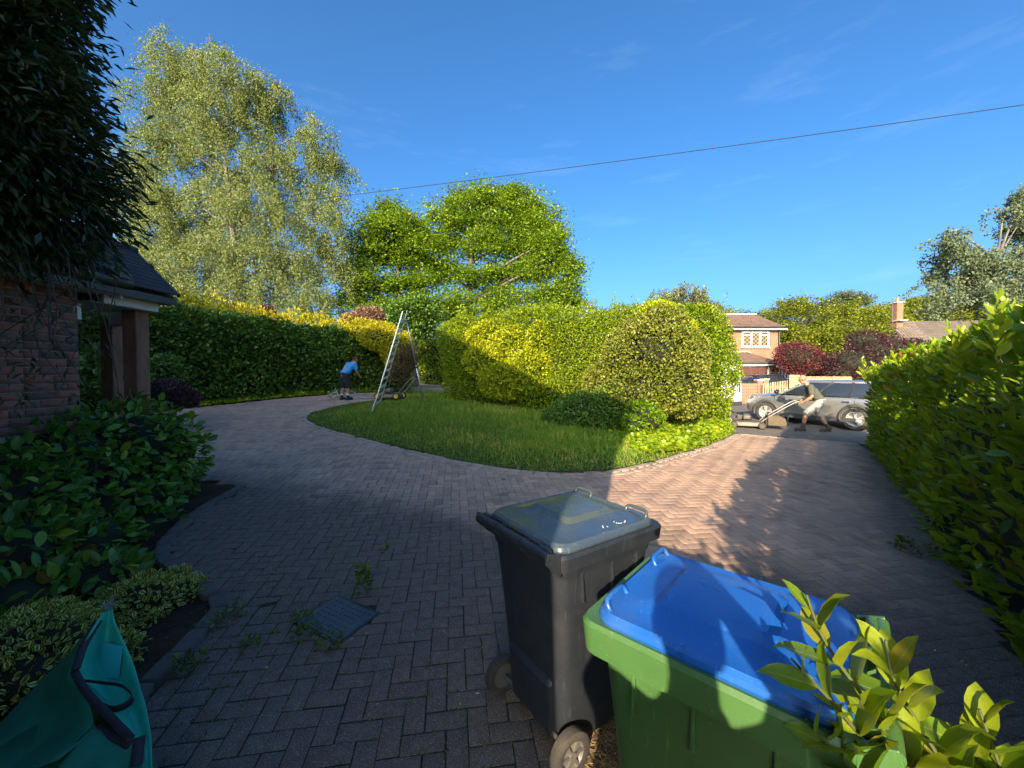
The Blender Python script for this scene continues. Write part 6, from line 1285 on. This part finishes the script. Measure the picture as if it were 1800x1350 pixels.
# white van, all but its rear corner behind the clipped hedge
van = thing('van', 'white van whose end pokes out past the right end of the clipped hedge', 'van', (6.92, 16.6, czt(6.6, 16.3)), R(115))
VS = []
for x, zt, wf in ((-2.3, 1.90, .94), (-2.2, 1.98, .98), (-.5, 2.0, 1), (.7, 1.98, 1), (1.25, 1.55, .99), (1.7, 1.12, .97), (2.2, .95, .93), (2.38, .75, .85)):
    y = .95 * wf; VS.append([(x, -y, .35), (x, -y * 1.02, .75), (x, -y, zt * .55), (x, -y * .90, zt - .1), (x, -y * .75, zt), (x, y * .75, zt), (x, y * .90, zt - .1), (x, y, zt * .55), (x, y * 1.02, .75), (x, y, .35)])
MB().loft(VS, True, True).build('body', M_whitep, van, smooth=True, angle=35)
for s in (-1, 1):
    MB().box((.85, s * .925, 1.38), (.75, .02, .42)).build('side_window', M_cglass, van, bevel=.01); MB().box((-2.30, s * .42, 1.42), (.04, .62, .5)).build('rear_window', M_cglass, van, bevel=.02); MB().box((-2.30, s * .80, 1.0), (.03, .08, .35)).build('tail_lamp', M_redl, van, bevel=.02)
    for x in (-1.45, 1.5):
        wv_ = MB().lathe((x, s * .84, .33), (0, s, 0), [(.2, -.08), (.31, -.09), (.33, 0), (.31, .1), (.2, .09), (.2, -.08)], 24).build('wheel', M_rub, van, smooth=True, angle=40); MB().lathe((x, s * .84, .33), (0, s, 0), [(0, .07), (.2, .06), (.2, -.05)], 20).build('hub', M_alloy, wv_, smooth=True)
MB().box((-2.34, 0, .42), (.10, 1.7, .16)).build('bumper', M_clad, van, bevel=.03); MB().box((1.02, 0, 1.62), (.05, 1.5, .5), Quaternion((0, 1, 0), R(-48))).build('windscreen', M_cglass, van, bevel=.02)

# ---- brick house across the road
M_b2 = brickmat('orange_brick', (.32, .115, .055), (.25, .085, .045), (.34, .25, .18)); M_t2 = tilemat('brown_tile', (.20, .125, .09), (.15, .095, .075)); M_wup = plain('white_frame', (.78, .77, .74), .4, var=.04); M_gdoor = plain('garage_door', (.085, .035, .028), .45, var=.15); M_lead = plain('cream_flashing', (.52, .47, .38), .7); M_shade = plain('window_room', (.05, .045, .04), .3, coat=.8)
HD = 27.0
fh = thing('detached_house', 'orange brick house with brown hipped roof across the road', 'house', (15.6, HD, .35), R(-2))
Lx = lambda px, D=HD: (px - 900) / F * D
Lz = lambda py, D=HD: CAMZ + (HZ - py) / F * D
hl = lambda x, y, z: (x, y, z)
def houtbox(m, x0, x1, y0, y1, z0, z1): return m.add([(x0, y0, z0), (x1, y0, z0), (x1, y1, z0), (x0, y1, z0), (x0, y0, z1), (x1, y0, z1), (x1, y1, z1), (x0, y1, z1)], [(0, 1, 5, 4), (1, 2, 6, 5), (2, 3, 7, 6), (3, 0, 4, 7), (4, 5, 6, 7)])
def hip(m, x0, x1, y0, y1, z0, rise, i0, i1, ov=.35, th=.12):
    a = [(x0 - ov, y0 - ov), (x1 + ov, y0 - ov), (x1 + ov, y1 + ov), (x0 - ov, y1 + ov)]; ym = (y0 + y1) / 2
    return m.add([(p[0], p[1], z0) for p in a] + [(x0 + i0, ym, z0 + rise), (x1 - i1, ym, z0 + rise)] + [(p[0], p[1], z0 - th) for p in a], [(0, 1, 5, 4), (1, 2, 5), (2, 3, 4, 5), (3, 0, 4), (1, 0, 6, 7), (2, 1, 7, 8), (3, 2, 8, 9), (0, 3, 9, 6), (6, 9, 8, 7)])
xr_ = Lx(1366); houtbox(MB(), 12.2, xr_, HD, HD + 6.5, .0, 4.80).build if False else None
houtbox(m := MB(), 12.2, xr_, HD, HD + 3.6, .0, 4.80); m.build('wall', M_b2, fh, world=True)
hip(m := MB(), 12.2, xr_, HD, HD + 3.6, 4.88, 1.18, 1.2, .42, .36, .14); rfm = m.build('roof', M_t2, fh, world=True)
MB().bar((13.4, HD + 1.8, 6.08), (xr_ - .42, HD + 1.8, 6.08), .20, .08).build('ridge_tile', M_lead, rfm, world=True)
MB().box(((12.2 + xr_) / 2, HD - .375, 4.80), (xr_ - 12.2 + .76, .03, .17)).build('fascia_board', M_wup, fh, world=True); MB().box((xr_ + .375, HD + 1.8, 4.80), (.03, 4.3, .17)).build('fascia_board', M_dkpl, fh, world=True)
MB().tube([(12, HD - .43, 4.87), (xr_ + .42, HD - .43, 4.87)], .055, 8).build('gutter', M_dkpl, fh, world=True); MB().tube([(xr_ + .06, HD - .06, 4.75), (xr_ + .06, HD - .06, 2.5)], .045, 8).build('downpipe', M_dkpl, fh, world=True)
# upper window: three lights, leaded
wx0, wx1, wz0, wz1 = Lx(1302), Lx(1349.5), Lz(610.5), Lz(583)
wd_ = MB().box(((wx0 + wx1) / 2, HD - .03, (wz0 + wz1) / 2), (wx1 - wx0, .10, wz1 - wz0)).build('window', M_wup, fh, world=True)
lw = (wx1 - wx0); 
for k, (a, b) in enumerate(((.06, .30), (.37, .63), (.70, .94))):
    x0, x1 = wx0 + lw * a, wx0 + lw * b
    parts_ = [(wz0 + .09, wz1 - .09)] if k == 1 else [(wz0 + .09, wz0 + .80), (wz0 + .88, wz1 - .07)]
    for z0, z1 in parts_:
        pn = MB().box(((x0 + x1) / 2, HD - .085, (z0 + z1) / 2), (x1 - x0, .012, z1 - z0)).build('pane', M_shade, wd_, world=True)
m = MB(); 
for k, (a, b) in enumerate(((.06, .30), (.37, .63), (.70, .94))):      # diamond lead strips
    x0, x1 = wx0 + lw * a, wx0 + lw * b; z0, z1 = wz0 + .09, (wz1 - .09 if k == 1 else wz0 + .80); W0 = x1 - x0; H0 = z1 - z0; s_ = .27
    for d_ in np.arange(-H0, W0, s_):
        for sg in (1, -1):
            p = []
            for tt in (0, 1):
                xx = d_ + tt * H0; zz = tt * H0; p.append([xx, zz])
            (xa, za), (xb, zb) = p
            if xa < 0: za += -xa; xa = 0
            if xb > W0: zb -= (xb - W0); xb = W0
            if zb - za < .03: continue
            if sg < 0: xa, xb = W0 - xa, W0 - xb
            m.bar((x0 + xa, HD - .094, z0 + za), (x0 + xb, HD - .094, z0 + zb), .028, .02, (0, 1, 0))
m.build('lead_lattice', plain('ochre_lattice', (.48, .27, .12), .6), wd_, world=True, kind='stuff')
MB().box(((wx0 + wx1) / 2, HD - .06, wz0 - .03), (lw + .16, .18, .06)).build('window_sill', M_wup, wd_, world=True)
# ground floor projection with lean-to roof, garage door, side wing
GY = HD - 1.5; gx0, gx1 = 12.4, Lx(1364, GY)
houtbox(m := MB(), gx0, gx1, GY, HD - .004, .0, 2.36); m.build('wall', M_b2, fh, world=True)
za = Lz(619); m = MB(); m.add([(gx0 - .3, GY - .3, 2.42), (gx1 + .32, GY - .3, 2.42), (gx1 - .95, HD - .006, za), (gx0 - .3, HD - .006, za), (gx1 + .32, HD - .006, 2.42), (gx0 - .3, GY - .3, 2.32), (gx1 + .32, GY - .3, 2.32), (gx1 + .32, HD - .006, 2.32), (gx0 - .3, HD - .006, 2.32)], [(0, 1, 2, 3), (1, 4, 2), (0, 5, 6, 1), (1, 6, 7, 4), (5, 8, 7, 6), (3, 8, 5, 0)]); rl = m.build('lower_roof', M_t2, fh, world=True)
MB().bar((gx0, HD - .03, za + .03), (gx1 - .95, HD - .03, za + .03), .10, .06).build('flashing', M_lead, rl, world=True); MB().bar((gx1 - .95, HD - .03, za + .03), (gx1 + .30, HD - .03, 2.47), .10, .06).build('flashing', M_lead, rl, world=True)
MB().box(((gx0 + gx1) / 2, GY - .315, 2.35), (gx1 - gx0 + .62, .03, .14)).build('fascia_board', M_wup, fh, world=True); MB().tube([(gx0 - .3, GY - .37, 2.42), (gx1 + .34, GY - .37, 2.42)], .05, 8).build('gutter', M_dkpl, fh, world=True)
dx0, dx1, dz1 = Lx(1287, GY), Lx(1347, GY), Lz(645, GY)
gd = MB().box(((dx0 + dx1) / 2, GY - .03, dz1 / 2 + .12), (dx1 - dx0, .08, dz1 - .24)).build('garage_door', M_gdoor, fh, world=True)
for k in range(4):
    for j in range(3): MB().box((dx0 + (k + .5) * (dx1 - dx0) / 4, GY - .075, .62 + j * .62), ((dx1 - dx0) / 4 - .12, .02, .48)).build('door_panel', M_gdoor, gd, world=True, bevel=.02)
for xx in (dx0 - .06, dx1 + .06): MB().box((xx, GY - .04, dz1 / 2 + .15), (.11, .10, dz1 - .2)).build('door_frame', M_wup, fh, world=True)
MB().box(((dx0 + dx1) / 2, GY - .04, dz1 + .06), (dx1 - dx0 + .24, .10, .11)).build('door_frame', M_wup, fh, world=True)
MB().lathe((Lx(1357, GY), GY - .09, Lz(650, GY)), (0, 0, 1), [(0, -.13), (.05, -.11), (.07, 0), (.04, .1), (0, .12)], 10).build('wall_lamp', M_dkpl, fh, world=True)
WY = HD - .4; wxa, wxb = gx1 + .004, Lx(1402, WY) - .35
houtbox(m := MB(), wxa, wxb, WY, HD + 5, .0, 2.22); m.build('wall', M_b2, fh, world=True)
m = MB(); m.add([(wxa - .1, WY - .3, 2.28), (wxb + .35, WY - .3, 2.28), (wxa - .1, WY + 2.2, 3.75), (wxb + .35, WY + 5.4, 2.28), (wxa - .1, WY + 3.2, 3.75), (wxa - .1, WY - .3, 2.18), (wxb + .35, WY - .3, 2.18), (wxb + .35, WY + 5.4, 2.18)], [(0, 1, 2), (1, 3, 4, 2), (0, 5, 6, 1), (1, 6, 7, 3)]); m.build('wing_roof', M_t2, fh, world=True)
MB().box(((wxa + wxb) / 2, WY - .315, 2.22), (wxb - wxa + .7, .03, .12)).build('fascia_board', M_wup, fh, world=True)
vx0, vx1 = Lx(1368, WY), Lx(1389, WY); wn = MB().box(((vx0 + vx1) / 2, WY - .03, Lz(657, WY)), (vx1 - vx0, .10, .72)).build('window', M_wup, fh, world=True)
for k in range(4): MB().box((vx0 + (k + .5) * (vx1 - vx0) / 4, WY - .085, Lz(657, WY)), ((vx1 - vx0) / 4 - .06, .012, .58)).build('pane', M_shade, wn, world=True)

# ---- garden wall, pier and pale fence in front of it
wlz = .25
bw = thing('garden_wall', 'orange brick garden wall with square piers in front of the garage', 'wall', (Lx(1312, 20), 20, wlz))
xa, xb = Lx(1297, 20), Lx(1330, 20); MB().box(((xa + xb) / 2, 20, wlz + .52), (xb - xa, .22, 1.04)).build('panel', M_b2, bw, world=True); 
for x, h_ in ((xa - .08, 1.38), (xb + .10, 1.16), (xb + .40, 1.20)):
    MB().box((x, 19.99, wlz + h_ / 2), (.26, .28, h_)).build('pier', M_b2, bw, world=True); MB().box((x, 19.99, wlz + h_ + .03), (.32, .34, .06)).build('coping', M_lead, bw, world=True, bevel=.01)
MB().box(((xa + xb) / 2, 20, wlz + 1.06), (xb - xa - .02, .26, .05)).build('coping', M_dkpl, bw, world=True)
M_pale = barkmat('pale_timber', (.30, .20, .10), (.46, .33, .18), 8); M_grn = barkmat('weathered_timber', (.16, .15, .09), (.27, .24, .15), 8)
fc = thing('picket_fence', 'pale timber fence beside the brick garden wall', 'fence', (Lx(1365, 19.6), 19.6, wlz))
x0, x1 = Lx(1342, 19.6), Lx(1387, 19.6); nP = 13
for k in range(nP):
    x = x0 + (x1 - x0) * k / (nP - 1); hh = 1.02 + .22 * k / nP; MB().box((x, 19.6 - .25 * k / nP, wlz + hh / 2), (.07, .022, hh)).build('pale', M_pale if k % 3 else M_grn, fc, world=True)
for z in (.3, .85): MB().bar((x0, 19.63, wlz + z), (x1, 19.38, wlz + z), .03, .07).build('rail', M_grn, fc, world=True)
MB().box(((x0 + x1) / 2, 19.72, wlz + .5), (x1 - x0, .015, .95), R(-7)).build('backing_panel', M_grn, fc, world=True)
cb = thing('close_board_fence', 'orange brown timber fence behind the silver car', 'fence', (Lx(1440, 19), 19.0, wlz))
x0, x1 = Lx(1390, 19.2), Lx(1495, 18.4)
for k in range(24):
    t = k / 23; MB().box((x0 + (x1 - x0) * t, 19.2 - .8 * t, wlz + .66), (.135, .02, 1.34 if k > 3 else 1.6), R(-6)).build('board', M_pale, cb, world=True)
MB().bar((x0, 19.16, wlz + 1.36), (x1, 18.36, wlz + 1.36), .06, .04).build('cap_rail', M_pale, cb, world=True)

# ---- second house: roof and chimney above the laurel
h2 = thing('neighbour_house', 'brown tiled house roof with brick chimney showing above the laurel hedge', 'house', (37, 36, 0))
D2 = 36.0; X0, X1 = Lx(1570, D2), Lx(1712, D2 + 1); ze, zr_ = Lz(612, D2), Lz(556, D2)
m = MB(); q0, q1 = X0 + .3, Lx(1582, D2 + 8); m.add([(q0, D2 + .3, -.2), (X1 + 1.5, D2 + .3, -.2), (X1 + 4, D2 + 8, -.2), (q1, D2 + 8, -.2), (q0, D2 + .3, ze), (X1 + 1.5, D2 + .3, ze), (X1 + 4, D2 + 8, ze), (q1, D2 + 8, ze)], [(0, 1, 5, 4), (1, 2, 6, 5), (2, 3, 7, 6), (3, 0, 4, 7), (4, 5, 6, 7)]); m.build('wall', M_b2, h2, world=True)
m = MB(); m.add([(X0, D2, ze), (X1 + 2, D2 - .5, ze), (X1 + 5, D2 + 3.5, zr_ + .1), (Lx(1574, D2 + 4), D2 + 4, zr_), (Lx(1580, D2 + 8.3), D2 + 8.3, ze), (X1 + 2, D2 + 8.3, ze)], [(0, 1, 2, 3), (3, 2, 5, 4), (0, 3, 4)]); r2 = m.build('roof', tilemat('square_tile', (.16, .125, .10), (.125, .10, .085), .30), h2, world=True)
m = MB()
for k in range(9):
    for j in range(34):
        t = (k + .5) / 9; x = X0 + (Lx(1574, D2 + 4) - X0) * t + .15 + j * (X1 + 2 - X0) / 34; p = Vector((x, D2 + 4 * t - .5 * (j / 34) * (1 - t), ze + (zr_ - ze) * t + .05)); m.box(p, (.22, .42, .05), Quaternion((1, 0, 0), math.atan2(zr_ - ze, 4)))
m.build('tile_courses', plain('roof_pantile', (.17, .13, .10), .8, var=.3, scale=1.5), r2, world=True, kind='stuff')
cx_, cz_ = Lx(1580.5, D2 + 3), Lz(532, D2 + 3); ch = MB().box((cx_, D2 + 3.4, (cz_ + zr_) / 2 - .35), (.62, .62, cz_ - zr_ + .7)).build('chimney', M_b2, r2, world=True)
MB().box((cx_, D2 + 3.4, cz_ + .03), (.76, .76, .12)).build('chimney_cap', M_lead, ch if False else r2, world=True); MB().lathe((cx_, D2 + 3.4, cz_ + .08), (0, 0, 1), [(.12, 0), (.14, .05), (.11, .45), (.14, .5), (0, .5)], 12).build('chimney_pot', plain('terracotta', (.40, .19, .11), .8), r2, world=True); MB().tube([(cx_ - .65, D2 + 3.2, zr_ - .6), (cx_ - .65, D2 + 3.2, cz_ + .35)], .03, 6).build('aerial_mast', M_dkpl, r2, world=True)
MB().box((cx_, D2 + 3.1, zr_ - .02), (.80, .85, .10)).build('flashing', M_lead, r2, world=True)

# ---- overhead wire
wp = []
a, b = at(1830, 187, 13.0), at(150, 398, 22.0)
for k in range(41):
    t = -.25 + 1.5 * k / 40; p = a.lerp(b, t); p.z -= .9 * (t * (1 - t)); wp.append(p)
tag(MB().tube(wp, .012, 6).build('overhead_cable', M_dkpl), 'thin dark overhead cable slanting across the sky', 'cable')

# =================================================================== SMALL DETAILS
def weed(label, x, y, n, r, size, mat, h=.06, tmpl=T_LAUREL, group=None):
    z = float(gz(x, y)); t = thing('weed', label, 'weed', (x, y, z), 0, group); a = rng.random(n) * 6.28; d = np.sqrt(rng.random(n)) * r
    Q = np.c_[x + d * np.cos(a), y + d * np.sin(a), z + .004 + rng.random(n) * h]; A = unit(np.c_[np.cos(a) + rng.normal(0, .6, n), np.sin(a) + rng.normal(0, .6, n), rng.uniform(.2, 1.2, n)]); Ln = rng.uniform(size[0], size[1], n)
    leaves('leaves', Q, A, unit(rng.normal(0, .4, (n, 3)) + [0, 0, 1]), Ln, Ln * .42, tmpl, mat, t, 'stuff'); return t
ML_weed = leafmat('weed_leaf', [(0, (.02, .05, .01)), (.5, (.05, .095, .016)), (1, (.10, .14, .03))], (.3, .4, .04), .25, .5, .3)
weed('clump of weeds along the near left edge of the drain cover', -1.33, 2.50, 90, .09, (.018, .036), ML_weed, .03); weed('weeds at the near corner of the drain cover', -1.14, 2.42, 90, .08, (.018, .036), ML_weed, .03)
weed('tall leafy weed behind the drain cover', -1.13, 2.93, 34, .02, (.05, .085), ML_weed, .22); weed('weed tuft at the left corner of the drain cover', -1.43, 2.62, 60, .06, (.02, .04), ML_weed, .05)
weed('creeping weed at the bend of the bed kerb', -1.93, 2.62, 70, .10, (.02, .05), ML_weed, .06); weed('small weed beside the bed kerb below the bend', -1.86, 2.22, 60, .07, (.025, .05), ML_weed, .07); weed('low weed between the bed kerb and the drain cover', -1.62, 2.38, 40, .06, (.02, .04), ML_weed, .04); weed('tiny weed in the paving ahead of the drain cover', -1.15, 3.55, 26, .05, (.02, .045), ML_weed, .08)
weed('low leafy weed at the foot of the laurel hedge', 3.9, 3.75, 90, .16, (.03, .07), ML_weed, .08)
# moss and tufts along joints near the bed
n = 5200; Q = np.c_[rng.uniform(-2.3, 1.2, n), rng.uniform(1.2, 6.0, n)]; u_ = (Q - [.05, .03]) @ np.array([[ca, -sa], [sa, ca]]); fr = np.abs(u_ / PIT - np.round(u_ / PIT)); j = rng.random(n) < .5
u_[j, 0] = np.round(u_[j, 0] / PIT) * PIT; u_[~j, 1] = np.round(u_[~j, 1] / PIT) * PIT; Q = u_ @ np.array([[ca, sa], [-sa, ca]]) + [.05, .03]
k = (lumps(np.c_[Q * 2.0, np.zeros(n)]) > .12) & ~inpoly(Q[:, 0], Q[:, 1], bed_poly) & ~inpoly(Q[:, 0], Q[:, 1], cov_poly); Q = Q[k]; Q = np.repeat(Q, 3, 0) + rng.normal(0, .004, (len(Q) * 3, 2)); n = len(Q)
jm = thing('joint_moss', 'moss and tiny seedlings in the paving joints near the planting bed', 'moss', (-1, 2.5, .1), 0, None, 'stuff')
leaves('moss_tufts', np.c_[Q, gz(Q[:, 0], Q[:, 1]) - .006], unit(np.c_[rng.normal(0, .7, (n, 2)), np.ones(n)]), rv(n), rng.uniform(.008, .022, n), .008, T_QUAD, ML_weed, jm, 'stuff')
# dry clippings between the bins, stray leaves and litter
sw = thing('dry_clippings', 'heap of dry straw coloured clippings on the ground between the bins', 'clippings', (.50, 1.62, .06), 0, None, 'stuff')
n = 2600; Q = np.c_[rng.normal(.52, .12, n), rng.normal(1.66, .13, n)]; hh = np.exp(-(((Q - [.52, 1.66]) / .14) ** 2).sum(1)) * .05; Q3 = np.c_[Q, gz(Q[:, 0], Q[:, 1]) + .002 + hh * rng.random(n)]
leaves('straw', Q3, unit(np.c_[rng.normal(size=(n, 2)), rng.normal(.15, .25, n)]), rv(n), rng.uniform(.02, .07, n), .0035, T_BLADE, ML_straw, sw, 'stuff')
lt = thing('leaf_litter', 'scattered bits of dry leaf and twig on the paving', 'litter', (0, 3, .12), 0, None, 'stuff')
n = 900; Q = np.c_[rng.uniform(-2.0, 4.6, n), rng.uniform(1.3, 7.5, n)]; k = inpoly(Q[:, 0], Q[:, 1], drive_poly) & ~inpoly(Q[:, 0], Q[:, 1], lawn_poly) & ~inpoly(Q[:, 0], Q[:, 1], bed_poly); Q = Q[k]; n = len(Q)
leaves('bits', np.c_[Q, gz(Q[:, 0], Q[:, 1]) + .005], unit(np.c_[rng.normal(size=(n, 2)), np.zeros(n)]), unit(rng.normal(0, .2, (n, 3)) + [0, 0, 1]), rng.uniform(.008, .03, n), rng.uniform(.004, .012, n), T_QUAD, leafmat('dry_leaf', [(0, (.10, .07, .04)), (.6, (.22, .17, .11)), (1, (.42, .38, .30))], (.3, .2, .1), .15, .8, .2), lt, 'stuff')
n = 1500; Q = np.c_[rng.uniform(-4.0, -2.0, n), rng.uniform(1.5, 4.5, n)]; k = inpoly(Q[:, 0], Q[:, 1], bed_poly); Q = Q[k]; n = len(Q); bl2 = thing('bed_mulch', 'dark leaf mulch on the soil of the left bed', 'mulch', (-2.5, 2.6, .1), 0, None, 'stuff')
leaves('chips', np.c_[Q, gz(Q[:, 0], Q[:, 1]) + .028], unit(np.c_[rng.normal(size=(n, 2)), rng.normal(0, .2, n)]), unit(rng.normal(0, .35, (n, 3)) + [0, 0, 1]), rng.uniform(.015, .05, n), rng.uniform(.006, .02, n), T_QUAD, leafmat('mulch_bits', [(0, (.02, .015, .01)), (.6, (.06, .045, .03)), (1, (.14, .11, .08))], (.1, .08, .05), .1, .9, .2), bl2, 'stuff')
